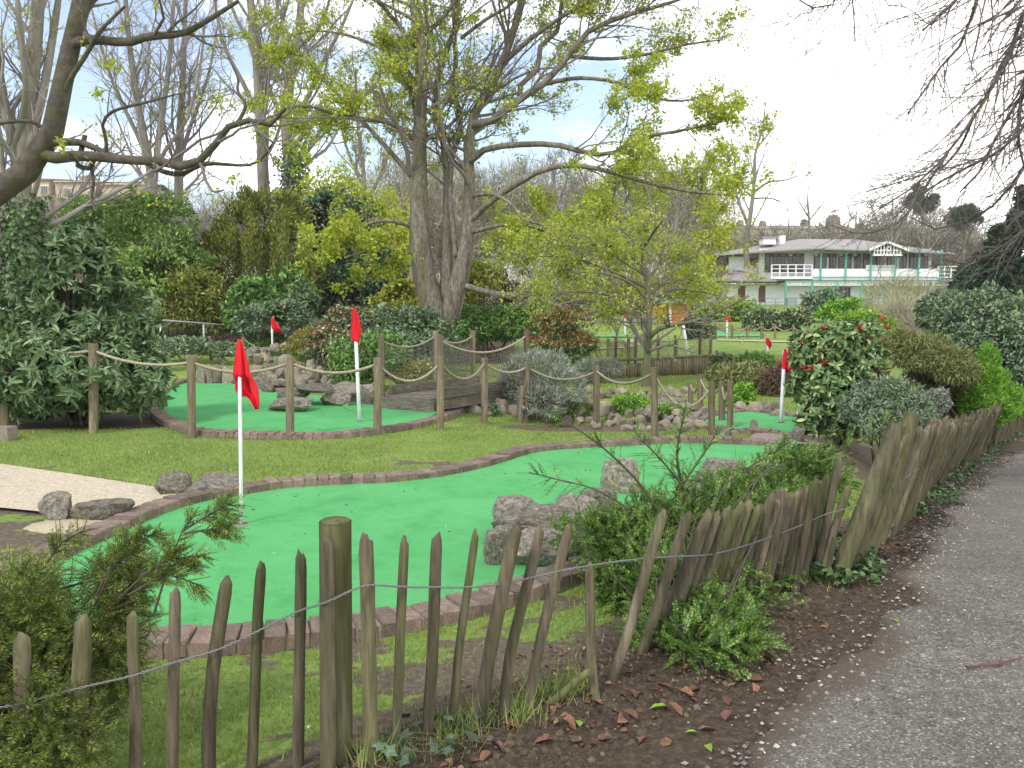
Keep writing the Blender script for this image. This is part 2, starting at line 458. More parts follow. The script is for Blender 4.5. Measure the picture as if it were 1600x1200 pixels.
turf = mix(n, 1.0, turf, ramp(n, f2, [(.25, (.62, .66, .6)), (.75, (1.25, 1.2, 1.2))]), 'MULTIPLY')
ad = nd(n, 'ShaderNodeMath', operation='MULTIPLY_ADD'); n.links.new(f2, ad.inputs[0]); ad.inputs[1].default_value = .55; _sr = nd(n, 'ShaderNodeSeparateColor'); n.links.new(att.outputs[0], _sr.inputs[0]); n.links.new(_sr.outputs[0], ad.inputs[2])
sx = nd(n, 'ShaderNodeSeparateColor'); n.links.new(att.outputs[0], sx.inputs[0])
dry = ramp(n, f2, [(.3, (.085, .066, .045)), (.55, (.15, .122, .086)), (.74, (.24, .205, .155))])
soil = mix(n, sx.outputs[1], dry, soil)
k = ramp(n, ad.outputs[0], [(.62, (0, 0, 0)), (.84, (1, 1, 1))])
n.links.new(mix(n, k, soil, turf), b.inputs['Base Color'])
b.inputs['Roughness'].default_value = .97; b.inputs['Specular IOR Level'].default_value = .15
bump(n, b, f2, .9, .03)
M['ground'] = gm
ga = Acc().add(np.stack([gx, gy, gz], 1), gq)
me = ga.mesh('ground', gm)
ca = me.color_attributes.new('turf', 'FLOAT_COLOR', 'POINT')
ca.data.foreach_set('color', np.stack([gl, dug_mask(gx, gy), gl, np.ones_like(gl)], 1).astype(np.float32).ravel())
tag(link('ground', me), 'lawn and bare earth of the park', None, None, 'structure')

# path
pm, n, b, out = nodemat('worn_asphalt')
t = nd(n, 'ShaderNodeTexCoord')
f1 = nse(n, t.outputs['Object'], 1.3, 8, .72); f2 = nse(n, t.outputs['Object'], 75, 3, .6); f3 = nse(n, t.outputs['Object'], 14, 5, .7)
vo = nd(n, 'ShaderNodeTexVoronoi'); vo.inputs['Scale'].default_value = 115; n.links.new(t.outputs['Object'], vo.inputs['Vector'])
v2 = nd(n, 'ShaderNodeTexVoronoi'); v2.inputs['Scale'].default_value = 38; n.links.new(t.outputs['Object'], v2.inputs['Vector'])
c = ramp(n, f1, [(.3, (.108, .099, .087)), (.7, (.165, .153, .136))])
c = mix(n, 1.0, c, ramp(n, f3, [(.3, (.76, .76, .75)), (.7, (1.18, 1.18, 1.18))]), 'MULTIPLY')
sv = nd(n, 'ShaderNodeSeparateColor'); n.links.new(vo.outputs['Color'], sv.inputs[0])
c = mix(n, 1.0, c, ramp(n, sv.outputs[0], [(.05, (.62, .61, .60)), (.5, (1.0, 1.0, .99)), (.86, (1.15, 1.13, 1.1)), (.95, (2.0, 1.95, 1.85))]), 'MULTIPLY')
# scattered pale chippings
s2 = nd(n, 'ShaderNodeSeparateColor'); n.links.new(v2.outputs['Color'], s2.inputs[0])
ch = nd(n, 'ShaderNodeMath', operation='LESS_THAN'); n.links.new(v2.outputs['Distance'], ch.inputs[0]); ch.inputs[1].default_value = .23
ck = nd(n, 'ShaderNodeMath', operation='GREATER_THAN'); n.links.new(s2.outputs[0], ck.inputs[0]); ck.inputs[1].default_value = .86
cm = nd(n, 'ShaderNodeMath', operation='MULTIPLY'); n.links.new(ch.outputs[0], cm.inputs[0]); n.links.new(ck.outputs[0], cm.inputs[1])
c = mix(n, cm.outputs[0], c, (.36, .34, .30))
ma = nd(n, 'ShaderNodeVertexColor', layer_name='mud'); ms = nd(n, 'ShaderNodeSeparateColor'); n.links.new(ma.outputs[0], ms.inputs[0])
mm = nd(n, 'ShaderNodeMath', operation='MULTIPLY_ADD'); n.links.new(f3, mm.inputs[0]); mm.inputs[1].default_value = .9; n.links.new(ms.outputs[0], mm.inputs[2])
c = mix(n, ramp(n, mm.outputs[0], [(.62, (0, 0, 0)), (1.0, (.85, .85, .85))]), c, (.085, .064, .045))
n.links.new(c, b.inputs['Base Color']); b.inputs['Roughness'].default_value = .93; b.inputs['Specular IOR Level'].default_value = .2
bump(n, b, vo.outputs['Distance'], .6, .006)
acc = Acc(); nc = 16
offs = np.concatenate([[0, .03, .07, .12, .18, .26, .36, .5], np.linspace(.7, 3.1, nc - 8)])
pts = _pl[:, None, :] + (_rt - _pl)[:, None, :] * (offs / 3.1)[None, :, None]
pz = zt(pts[..., 0], pts[..., 1])
pz = pz + .014
pz[:, 0] -= .03
i = np.arange(len(_pl) * nc).reshape(len(_pl), nc)
acc.add(np.concatenate([pts, pz[..., None]], -1).reshape(-1, 3), np.stack([i[:-1, :-1], i[:-1, 1:], i[1:, 1:], i[1:, :-1]], -1).reshape(-1, 4)[:, ::-1])
po = acc.build('path', pm)
pv_ = pts.reshape(-1, 2); v3 = np.stack([pv_[:, 0], pv_[:, 1], 0 * pv_[:, 0]], 1)
mud = np.exp(-np.tile(offs, (len(_pl), 1)).ravel() / .11) * (.3 + 1.1 * vnoise(v3, 2.6)) + .25 * sm(.62, .75, vnoise(v3, .8))
pc = po.data.color_attributes.new('mud', 'FLOAT_COLOR', 'POINT'); pc.data.foreach_set('color', np.stack([mud, mud, mud, 1 + 0 * mud], 1).astype(np.float32).ravel())
tag(po, 'grey worn asphalt path', None, None, 'structure')

# flat sheets inside outlines
def sheet(poly, z0, zoff):
    bm = bmesh.new()
    vs_ = [bm.verts.new((p[0], p[1], z0 if z0 is not None else float(zt(p[0], p[1])) + zoff)) for p in poly]
    f = bm.faces.new(vs_)
    f.normal_update()
    if f.normal.z < 0: f.normal_flip()
    bmesh.ops.triangulate(bm, faces=[f])
    return bm
fm, n, b, out = nodemat('green_felt')
t = nd(n, 'ShaderNodeTexCoord')
f1 = nse(n, t.outputs['Object'], .8, 5, .6); f2 = nse(n, t.outputs['Object'], 160, 3, .7); f3 = nse(n, t.outputs['Object'], 7, 6, .7)
c = ramp(n, f1, [(.3, (.080, .330, .105)), (.7, (.108, .385, .135))])
c = mix(n, 1.0, c, ramp(n, f2, [(.25, (.72, .78, .72)), (.75, (1.22, 1.16, 1.22))]), 'MULTIPLY')
c = mix(n, ramp(n, f3, [(.62, (0, 0, 0)), (.82, (.35, .35, .35))]), c, (.13, .30, .12))
f4 = nse(n, t.outputs['Object'], 2.3, 7, .75); c = mix(n, 1.0, c, ramp(n, f4, [(.28, (.70, .78, .70)), (.5, (1, 1, 1)), (.74, (1.16, 1.05, 1.12))]), 'MULTIPLY')
f5 = nse(n, t.outputs['Object'], 55, 2, .5); c = mix(n, ramp(n, f5, [(.70, (0, 0, 0)), (.78, (.5, .5, .5))]), c, (.12, .20, .09))
n.links.new(c, b.inputs['Base Color']); b.inputs['Roughness'].default_value = .95; b.inputs['Specular IOR Level'].default_value = .15
bump(n, b, f2, .5, .004)
M['felt'] = fm
M['tan'] = surf('tan_concrete', (.40, .335, .24), (.55, .475, .355), 22, .95, .6, .006, third=(.30, .26, .19), tscale=6, trange=(.58, .72), var=0, fine=90)
M['pad'] = surf('brown_grey_paving', (.20, .165, .135), (.28, .235, .20), 16, .95, .5, .006, var=0, fine=90)

def brick_meshes():
    out = []
    for k in range(5):
        bm = bmesh.new()
        bmesh.ops.create_cube(bm, size=1)
        for v in bm.verts:
            v.co.x *= .212; v.co.y *= .1; v.co.z *= .09
            v.co += Vector((rng.normal(0, .0016), rng.normal(0, .0016), rng.normal(0, .0016)))
        bmesh.ops.bevel(bm, geom=list(bm.edges), offset=.006, segments=1, affect='EDGES')
        me = bpy.data.meshes.new('brick'); bm.to_mesh(me); bm.free()
        me.materials.append(M['brick']); out.append(me)
    return out
BRICKS = brick_meshes()
def bricks(parent, line, zoff=.0, depth=.106, pitch=.109, flip=False, hz=.085):
    """soldier course along a world polyline: long side across the line, on its outer side"""
    p = resample(np.asarray(line)[:, :2], pitch)
    L = wloc(parent)
    tn = nrm(np.gradient(p, axis=0)); nr = np.stack([tn[:, 1], -tn[:, 0]], 1) * (-1 if flip else 1)
    for q, t_, m_ in zip(p, tn, nr):
        c = q + m_ * depth
        o = bpy.data.objects.new('brick', BRICKS[rng.integers(5)])
        o.location = (c[0] - L[0], c[1] - L[1], float(zt(*c)) + zoff + hz - .045 + rng.normal(0, .0045) + .012 * math.sin(c[0] * 2.1) * math.sin(c[1] * 1.7) - L[2])
        o.rotation_euler = (rng.normal(0, .022), rng.normal(0, .018), math.atan2(m_[1], m_[0]) + rng.normal(0, .024))
        o.parent = parent
        COL.objects.link(o)
def mortar_bed(parent, line, flip=False, zoff=.0, hz=.062):
    p = resample(np.asarray(line)[:, :2], .1)
    tn = nrm(np.gradient(p, axis=0)); nr = np.stack([tn[:, 1], -tn[:, 0]], 1) * (-1 if flip else 1)
    a = Acc()
    rows = []
    for off, z in ((.008, -.04), (.008, hz), (.203, hz), (.203, -.06)):
        c = p + nr * off
        rows.append(np.stack([c[:, 0], c[:, 1], zt(c[:, 0], c[:, 1]) + zoff + z], 1))
    V = np.stack(rows, 1); K = 4; i = np.arange(len(p) * K).reshape(len(p), K)
    a.add(V.reshape(-1, 3), np.stack([i[:-1, :-1], i[:-1, 1:], i[1:, 1:], i[1:, :-1]], -1).reshape(-1, 4))
    return a.build('mortar_bed', M['joint'], parent, smooth=False)
def green(poly, label, loc, z0=None, zoff=.016):
    e = empty('putting_green', loc, label, 'golf green', 'minigolf putting greens')
    bm = sheet(poly, z0, zoff)
    for v in bm.verts: v.co -= Vector(loc)
    me = bpy.data.meshes.new('felt'); bm.to_mesh(me); bm.free(); me.materials.append(fm)
    link('felt', me, e)
    return e
def signed_out(poly):
    a = np.asarray(poly); s = np.sum(a[:, 0] * np.roll(a[:, 1], -1) - np.roll(a[:, 0], -1) * a[:, 1])
    return s
def near_idx(poly, w_):
    return int(np.argmin(np.hypot(poly[:, 0] - w_[0], poly[:, 1] - w_[1])))
def run(poly, pa, pb):
    """stretch of the closed outline from pixel pa to pixel pb in outline order"""
    i, j = near_idx(poly, G(*pa)), near_idx(poly, G(*pb))
    return poly[i:j + 1] if j >= i else np.concatenate([poly[i:], poly[:j + 1]])
def hole(parent, w_, z):
    a = Acc()
    an = np.linspace(0, 2 * PI, 20, endpoint=False)
    for r0, r1, z0, z1 in ((.062, .054, z + .003, z + .006), (.054, .052, z + .006, z - .0)):
        A = np.stack([w_[0] + r0 * np.cos(an), w_[1] + r0 * np.sin(an), 0 * an + z0], 1); B = np.stack([w_[0] + r1 * np.cos(an), w_[1] + r1 * np.sin(an), 0 * an + z1], 1)
        i = np.arange(20); j = (i + 1) % 20
        a.add(np.concatenate([A, B]), np.stack([i, j, j + 20, i + 20], 1))
    a.build('cup_rim', M['cup'], parent)
    d = Acc(); A = np.stack([w_[0] + .053 * np.cos(an), w_[1] + .053 * np.sin(an), 0 * an + z + .0025], 1)
    d.add(np.concatenate([A, [[w_[0], w_[1], z + .0025]]]), None, np.stack([np.arange(20), (np.arange(20) + 1) % 20, np.full(20, 20)], 1))
    d.build('cup', M['cupdark'], parent)
M['cup'] = plain('cup_rim_plastic', (.30, .29, .27), .6)
M['cupdark'] = plain('cup_inside', (.12, .06, .045), .9)

g1 = green(GREEN1, 'large front bright green felt minigolf hole with brick edging behind the paling fence', (-.5, 7.0, 0), z0=.016)
sgn = signed_out(GREEN1) > 0
far1 = run(GREEN1, (58, 902), (1240, 704)); right1 = run(GREEN1, (1248, 705), (1165, 740)); near1 = run(GREEN1, (955, 874), (60, 975))
for ln in (far1, right1, near1):
    mortar_bed(g1, ln, not sgn); bricks(g1, ln, flip=not sgn)
hole(g1, G(377, 822), .016)
g2 = green(GREEN2, 'rounded bright green felt minigolf hole behind the rope fence by the net bridge', (-3.0, 12.5, 0), z0=.016)
sg2 = signed_out(GREEN2) > 0
fr2 = run(GREEN2, (256, 622), (705, 641)); bk2 = run(GREEN2, (445, 615), (258, 620))
for ln in (fr2, bk2):
    mortar_bed(g2, ln, not sg2); bricks(g2, ln, flip=not sg2)
hole(g2, G(562, 661), .016)
a = Acc(); A_, B_ = G(528, 634), G(605, 670)
beam(a, A_ + [0, 0, .0185], B_ + [0, 0, .0185], .012, .003); a.build('felt_seam', M['cupdark'], g2)
g3 = green(GREEN3, 'small far green felt minigolf hole at the foot of the left flag', tuple(G(430, 582)), zoff=.03)
bricks(g3, GREEN3, flip=not (signed_out(GREEN3) > 0), pitch=.2); hole(g3, G(427, 580), float(G(427, 580)[2]) + .03)
gr = green(GREENR, 'small green felt minigolf hole in front of the red tipped shrub on the right', tuple(G(1200, 660)), z0=.018)
rb = np.concatenate([GREENR, GREENR[:1]]); mortar_bed(gr, rb, not (signed_out(GREENR) > 0), zoff=-.03); bricks(gr, rb, flip=not (signed_out(GREENR) > 0), zoff=-.03)
hole(gr, G(1220, 662), float(G(1220, 662)[2]) + .03)

def slab(name, poly, mat, label, th=.03):
    bm = sheet(poly, None, th)
    me = bpy.data.meshes.new(name); bm.to_mesh(me); bm.free(); me.materials.append(mat)
    return tag(link(name, me), label, None, None, 'structure')
slab('pavement', PADL, M['tan'], 'tan crazed concrete pad left of the front green', .018)
slab('pavement', PADR, M['pad'], 'brown paved strip between the front green and the right hand green', .03)
# far greens and light paths on the back lawn
for pts, lab in (([(925, 524), (1000, 524), (1000, 527.5), (925, 527.5)], 'flat strip of green felt on the back lawn before the timber fence'),
                 ([(1096, 519), (1128, 517.5), (1150, 523), (1190, 524), (1188, 527), (1110, 527)], 'far green felt strip beside the back rope fence')):
    pl = GL(pts)[:, :2]
    e = green(pl, lab, tuple(G(*pts[0])), zoff=.05)
    bricks(e, np.concatenate([pl, pl[:1]]), flip=not (signed_out(pl) > 0), pitch=.8)
for pts in ([(976, 531), (996, 531), (998, 540), (985, 544), (976, 541)], [(930, 545), (975, 543), (976, 545), (930, 547)], [(1120, 531.5), (1240, 534), (1240, 536), (1120, 533)], [(395, 546), (450, 541), (478, 545), (440, 549), (400, 551)]):
    slab('pavement', GL(pts)[:, :2], M['tan'], 'pale narrow path across the back lawn', .04)

# ------------------------------------------------------------------ chestnut paling fence
def stake_mesh(p0, p1, w_, bend=0.0, fac=.62):
    """irregular split pale; p0 base, p1 tip (relative)"""
    p0 = np.asarray(p0, float); p1 = np.asarray(p1, float)
    d = nrm(p1 - p0); L = np.linalg.norm(p1 - p0)
    s = nrm(np.cross(d, [0.0, 1.0, 0.05])); s = s if s[0] > 0 else -s
    f = np.cross(s, d)
    ns = 7; an = np.arange(ns) * 2 * PI / ns + rng.uniform(0, 1)
    rad = rng.uniform(.82, 1.12, ns)
    ts = np.array([0, .2, .4, .6, .78, .93, .978, 1.0]); sc = np.array([1.04, 1.02, 1, .99, .99, .97, .86, .45])
    V = []
    b1, b2 = rng.normal(0, .006, 2)
    for t_, k in zip(ts, sc):
        c = p0 + d * L * t_ + s * (bend * math.sin(PI * t_) * L + b1 * math.sin(5 * t_)) + f * b2 * math.sin(4 * t_)
        r = rad * (1 + rng.normal(0, .035, ns)) * k
        V.append(c + s * (np.cos(an) * r * w_ / 2)[:, None] + f * (np.sin(an) * r * w_ / 2 * fac)[:, None])
    V = np.array(V); K = len(ts); V[-1] += d * (rng.normal(0, .006, (ns, 1)) + (np.cos(an + rng.uniform(0, 6)) * .010)[:, None])
    i = np.arange(K * ns).reshape(K, ns)
    a = Acc(); a.add(V.reshape(-1, 3), np.stack([i[:-1], np.roll(i[:-1], -1, 1), np.roll(i[1:], -1, 1), i[1:]], -1).reshape(-1, 4), [[i[-1, 0], i[-1, k], i[-1, k + 1]] for k in range(1, ns - 1)])
    return a
fence = empty('paling_fence', (0.6, 4.0, 0), 'weathered chestnut paling fence with wired stakes leaning along the path', 'fence')
WIRE1 = []; WIRE2 = []
def stake(top, base, wpx, D=None, bend=0.0, name='stake', mat='stake', post=False, fr=None, dtop=0.0, wires=True):
    g = G(*base) if D is None else P(*base, D)
    D = g[1]
    tp = P(*top, D + dtop)
    tp[0] = tp[0]
    w_ = wpx * D / F
    base_w = g - nrm(tp - g) * .06
    if post:
        a = Acc(); n_ = 9
        pts = np.linspace(base_w, tp, n_); tubes(a, pts[None], np.full((1, n_), w_ / 2) * (1 + rng.normal(0, .015, n_)), 14)
        c = pts[-1]; d = nrm(pts[-1] - pts[-2]); 
        tubes(a, np.array([c - d * .001, c + d * .006])[None], np.array([[w_ / 2 * .995, w_ / 2 * .82]]), 14, caps=True)
    else:
        a = stake_mesh(base_w, tp, w_, bend)
    o = a.build(name, M[mat], fence, origin=tuple(g))
    if wires:
        L = np.linalg.norm(tp - g)
        t1 = (fr if fr else .66)
        WIRE1.append(g + (tp - g) * t1 + np.array([0, -w_ * .42, 0])); WIRE2.append(g + (tp - g) * .12 + np.array([0, -w_ * .42, 0]))
    return o
left_stakes = [((-135, 1050), (-150, 1290), 27, 0, .65), ((-50, 1018), (-56, 1275), 26, .01, .65), ((38, 992), (36, 1255), 27, .0, None), ((125, 965), (126, 1245), 29, 0, None), ((211, 955), (207, 1232), 20, .0, None), ((271, 920), (271, 1222), 22, .004, None), ((353, 905), (330, 1212), 24, -.022, None),
               ((412, 882), (395, 1205), 18, -.012, None), ((468, 866), (464, 1198), 20, .004, None)]
wy = {38: 1092, 125: 1068, 211: 1050, 271: 1030, 353: 1008, 412: 980, 468: 950, 514: 915, 572: 909, 634: 912, 684: 912, 741: 907, 803: 899, 840: 889, 888: 884, 916: 881, 1040: 868, 1078: 855}
def frac(top, base):
    return (base[1] - wy[top[0]]) / (base[1] - top[1]) if top[0] in wy else None
for top, base, wpx, bd, fr in left_stakes:
    stake(top, base, wpx, bend=bd, fr=fr or frac(top, base))
for k_ in range(12):                          # the fence runs on to the left, past the edge of the view
    t_ = .1 + .075 * k_; q_ = np.array([-1.55, 1.87]) * (1 - t_) + np.array([-4.0, -.4]) * t_; g_ = np.array([q_[0], q_[1], float(zt(q_[0], q_[1]))])
    stake_mesh(g_ - [0, 0, .06], g_ + [rng.normal(0, .02), rng.normal(0, .02), .78 + rng.normal(0, .03)], .05).build('stake', M['stake'], fence, origin=tuple(g_))
stake((524, 814), (526, 1192), 52, name='post', mat='postgreen', post=True, wires=False)
D_ = float(G(526, 1192)[1]) - .095
o = stake((514, 842), (514, 1225), 23, D=D_, fr=.76)
for top, base, wpx, bd in [((572, 836), (577, 1190), 25, 0), ((634, 842), (618, 1176), 17, .0), ((684, 836), (664, 1166), 21, .008), ((741, 831), (710, 1140), 16, -.01), ((806, 823), (748, 1135), 22, -.012), ((840, 822), (788, 1122), 20, -.012), ((888, 822), (825, 1108), 18, -.01), ((916, 880), (932, 1092), 15, .0),
                           ((1040, 800), (955, 1062), 18, .0), ((1078, 800), (1003, 1020), 18, -.006)]:
    stake(top, base, wpx, bend=bd, fr=frac(top, base))
o = stake((922, 1050), (858, 1098), 13, wires=False); tag(o, 'short fallen broken stake')
mid = [((1110, 798), (1040, 1000), 17), ((1136, 792), (1068, 985), 16), ((1160, 785), (1098, 972), 17), ((1172, 783), (1112, 962), 17), ((1192, 790), (1142, 952), 16), ((1206, 772), (1157, 946), 17), ((1226, 766), (1180, 935), 24), ((1255, 763), (1219, 920), 15), ((1273, 751), (1241, 928), 14), ((1292, 741), (1260, 899), 14), ((1313, 716), (1273, 899), 13), ((1325, 758), (1280, 897), 13), ((1303, 838), (1292, 912), 9)]
for top, base, wpx in mid:
    stake(top, base, wpx, fr=.62, wires=top[0] != 1303)
for top, base, wpx in [((1098, 812), (1022, 1008), 15), ((1124, 800), (1055, 990), 15), ((1150, 796), (1084, 978), 16), ((1183, 790), (1127, 958), 15), ((1216, 782), (1168, 940), 16), ((1236, 772), (1196, 930), 17), ((1246, 768), (1208, 925), 15), ((1264, 760), (1230, 922), 14), ((1284, 752), (1250, 912), 13)]:
    stake(top, base, wpx, wires=False)
stake((1403, 664), (1308, 902), 27, name='post', mat='postgreen', post=True, wires=False)
stake((1426, 646), (1352, 878), 24, name='post', mat='postgreen', post=True, wires=False)
for top, base, wpx in [((1398, 700), (1316, 896), 14), ((1408, 690), (1330, 884), 16), ((1418, 680), (1342, 878), 14), ((1430, 672), (1352, 872), 15), ((1440, 668), (1362, 862), 13), ((1447, 672), (1374, 850), 15)]:
    stake(top, base, wpx, fr=.6)
# dense far run: tops and feet follow two measured lines
tx = np.array([1450, 1475, 1500, 1530, 1560, 1600, 1640, 1700]); ty = np.array([664, 660, 658, 648, 634, 618, 604, 590])
bxp = np.array([1392, 1424, 1452, 1484, 1532, 1592, 1645, 1720]); by = np.array([838, 806, 765, 738, 712, 676, 652, 632])
s = 0.0; cum = np.concatenate([[0], np.cumsum(np.linalg.norm(np.diff(GL(list(zip(bxp, by)))[:, :2], axis=0), axis=1))])
while s < cum[-1]:
    b_ = (np.interp(s, cum, bxp), np.interp(s, cum, by)); t_ = (np.interp(s, cum, tx) + rng.normal(0, 4), np.interp(s, cum, ty) + rng.normal(0, 4.5))
    D = G(*b_)[1]
    w_ = rng.uniform(.036, .066)
    stake(t_, b_, w_ * F / D, fr=.6)
    s += w_ * rng.uniform(1.05, 1.6)
for top, base, wpx in [((1510, 655), (1462, 758), 16), ((1538, 640), (1496, 733), 14), ((1570, 632), (1540, 706), 12)]:
    stake(top, base, wpx, name='post', mat='postgreen', post=True, wires=False)
def twisted(pts, r=.0022, amp=.004, pitch=.035):
    p = resample(smooth_poly(pts, 4), .012)
    s = np.arange(len(p)) * .012
    a = Acc()
    for ph in (0, PI):
        q = p + np.stack([0 * s, amp * np.cos(s / pitch * 2 * PI + ph), amp * np.sin(s / pitch * 2 * PI + ph)], 1)
        tubes(a, q[None], np.full((1, len(q)), r), 4)
    return a
W1 = np.array(WIRE1); W2 = np.array(WIRE2)
W1 = W1[np.argsort(W1[:, 0] / W1[:, 1])]; W2 = W2[np.argsort(W2[:, 0] / W2[:, 1])]
for _ in range(3):
    W1[13:-1] = .25 * W1[12:-2] + .5 * W1[13:-1] + .25 * W1[14:]
for _ in range(4):
    W2[1:-1] = .25 * W2[:-2] + .5 * W2[1:-1] + .25 * W2[2:]
W1[:, 1] -= .008; W2[:, 1] -= .012
twisted(W1[:44]).build('wire', M['wire'], fence)

# ------------------------------------------------------------------ rope fences
def catenary(a, b, sag, n=13):
    t = np.linspace(0, 1, n)[:, None]
    p = np.asarray(a) * (1 - t) + np.asarray(b) * t
    p[:, 2] -= (4 * sag * t * (1 - t))[:, 0]
    return p
def post_mesh(g, tp, r, sides=12):
    n_ = 7
    g = np.asarray(g) - [0, 0, .08]
    pts = np.linspace(g, tp, n_)
    a = tubes(Acc(), pts[None], (np.full(n_, r) * (1 + rng.normal(0, .02, n_)))[None], sides)
    d = nrm(pts[-1] - pts[-2])
    tubes(a, np.array([tp - d * .001, tp + d * .008])[None], np.array([[r * .99, r * .85]]), sides, caps=True)
    return a
def rope_mesh(p, r=.017):
    p = resample(p, .035); N = len(p)
    a = Acc(); s = np.arange(N) * .035
    tubes(a, p[None], np.full((1, N), r * .8), 6)
    for ph in (0, 2.09, 4.19):           # the three strands of the laid rope
        q = p + np.stack([0 * s, r * .55 * np.cos(s * 42 + ph), r * .55 * np.sin(s * 42 + ph)], 1)
        tubes(a, q[None], np.full((1, N), r * .62), 4)
    return a
def rope_fence(posts, sags, label, group=None, ropefrac=.93, rr=.021, simple=False):
    """posts: (px, ytop, ybase, width px, xtop, D or None)"""
    W = []
    for (px, yt, yb, wd, xt, D) in posts:
        g = G(px, yb) if D is None else P(px, yb, D)
        tp = P(xt if xt else px, yt, g[1])
        W.append((g, tp, wd * g[1] / F / 2))
    e = empty('rope_fence', tuple(W[0][0]), label, 'rope fence', group)
    for g, tp, r in W:
        post_mesh(g, tp, r, 8 if simple else 12).build('post', M['post'], e, origin=tuple(g))
    for i, sg in enumerate(sags):
        if sg is None: continue
        (g0, t0, r0), (g1_, t1, r1) = W[i], W[i + 1]
        a = g0 + (t0 - g0) * ropefrac; b = g1_ + (t1 - g1_) * ropefrac
        c = catenary(a, b, sg)
        if simple: tubes(Acc(), c[None], np.full((1, len(c)), rr), 4).build('rope', M['rope'], e)
        else: rope_mesh(c, rr).build('rope', M['rope'], e)
    return e
rf = rope_fence([(-130, 524, 668, 15, None, None), (6, 530, 672, 15, None, None), (146, 538, 677, 14, None, None), (299, 557, 684, 13.5, None, None), (453, 558, 683, 13, None, None), (590, 560, 679, 13, None, None), (688, 559, 672, 12, None, None), (757, 560, 662, 11, None, None),
                 (820, 567, 660, 11, 824, None), (932, 573, 668, 10.5, None, None), (1023, 575, 683, 11, 1022, None), (1112, 598, 685, 10.5, None, None)],
                [.08, .07, .10, .13, .13, .25, .25, .13, .19, .18, .36],
                'front rope fence of thick sagging ropes between round timber posts across the lawn')
o = post_mesh(G(812, 660), P(816, 603, G(812, 660)[1]), .055).build('post_stub', M['post'], rf); 
box(Acc(), P(818, 638, G(812, 660)[1] - .08), (.055, .03, .09)).build('junction_box', M['wire'], rf)
rf2 = rope_fence([(1079, 597, 640, 8, None, 14.2), (1094, 586, 655, 9, 1094, 13.2), (1128, 596, 668, 10, None, 12.2), (1141, 597, 681, 9.5, None, 11.4)],
                 [.18, .20, .22], 'short cluster of tall timber posts hung with pale rope beside the right hand green')
rope_fence([(232, 531, 560, 6, None, None), (330, 530, 563, 6, None, None), (381, 527, 562, 6, None, None), (433, 536, 568, 6, None, None), (483, 537, 570, 6, None, None)], [.2, .2, .2, .2],
           'rope fence with thin posts beyond the left green', 'distant rope fences', simple=True)
rope_fence([(1118, 506, 529, 4.5, None, None), (1144, 508, 529, 4, None, None), (1168, 508, 529, 4, None, None), (1190, 507, 529, 4, None, None), (1211, 507, 529, 4, None, None), (1240, 509, 530, 4, None, None), (1262, 508, 531, 4, None, None)], [.25] * 6,
           'far rope fence below the pavilion shrubs', 'distant rope fences', rr=.035, simple=True)
rope_fence([(1120, 548, 566, 4, None, None), (1166, 547, 564, 4, None, None), (1194, 547, 572, 4, None, None), (1214, 560, 585, 4, None, None), (1236, 556, 585, 4, None, None)], [.2, .2, .2, .2],
           'low rope fence between the timber retaining fence and the tall shrub', 'distant rope fences', rr=.025, simple=True)

# ------------------------------------------------------------------ flags
def golf_flag(base, ytop, xtop, ypole, rows, label, folds=3, group='red flags in the holes', small=False, D=None):
    g = G(*base) if D is None else P(*base, D)
    D = g[1]; s = D / F
    e = empty('golf_flag', tuple(g), label, 'flag', group)
    tp = P(xtop, ytop, D)
    pp = np.linspace(g - [0, 0, .02], tp - [0, 0, .01], 4)
    r = max(.0125, (2.9 if not small else 1.6) * s) if D < 16 or small else 2 * s
    tubes(Acc(), pp[None], np.array([[r, r, r, r]]), 10 if not small else 6, caps=True).build('pole', M['pole'], e)
    # hanging cloth: rows of (y, xleft, xright) in photo pixels, gathered into folds
    rows = np.array(rows, float)
    ys = np.linspace(rows[0, 0], rows[-1, 0], 10 if small else 22)
    xl = np.interp(ys, rows[:, 0], rows[:, 1]); xr = np.interp(ys, rows[:, 0], rows[:, 2])
    U = np.linspace(0, 1, 9 if small else 21)
    V = []
    for k, (y, a, b_) in enumerate(zip(ys, xl, xr)):
        tt = k / (len(ys) - 1)
        xx = a + (b_ - a) * U
        yy = y + 0 * U
        q = np.array([P(x_, y_, D) for x_, y_ in zip(xx, yy)])
        amp = (r * 1.2 + (b_ - a) * s * .16 * min(1, tt * 2))
        dep = amp * (np.sin(U * folds * 2 * PI + 1.2 * tt) + .45 * np.sin(U * 11 + 3 * tt))
        polex = g[0] + (tp[0] - g[0]) * ((q[:, 2] - g[2]) / max(tp[2] - g[2], .01))
        near = np.exp(-((q[:, 0] - polex) / (r * 2.2)) ** 2)
        below = sm(ypole - 3, ypole + 3, y)
        # above ypole the sleeve wraps the front of the pole, below it the cloth hangs behind
        dep = dep * .8 * (1 - near) + near * (-(r + .006) * (1 - below) + (r + .012) * below) + (amp + r) * below * (1 - near)
        q[:, 1] += dep
        V.append(q)
    V = np.array(V); n_, m_ = V.shape[:2]; i = np.arange(n_ * m_).reshape(n_, m_)
    a = Acc(); a.add(V.reshape(-1, 3), np.stack([i[:-1, :-1], i[1:, :-1], i[1:, 1:], i[:-1, 1:]], -1).reshape(-1, 4))
    o = a.build('flag_cloth', M['flag'], e)
    md = o.modifiers.new('thickness', 'SOLIDIFY'); md.thickness = .003
    return e
golf_flag((377, 822), 533, 374, 592, [(530, 372.5, 377), (540, 370.5, 381), (560, 366.5, 386), (580, 363, 390), (595, 361, 393), (613, 359, 398), (616, 368, 399), (622, 384, 400), (632, 391, 402), (640, 397, 401)],
          'large red flag on a white pole in the front green')
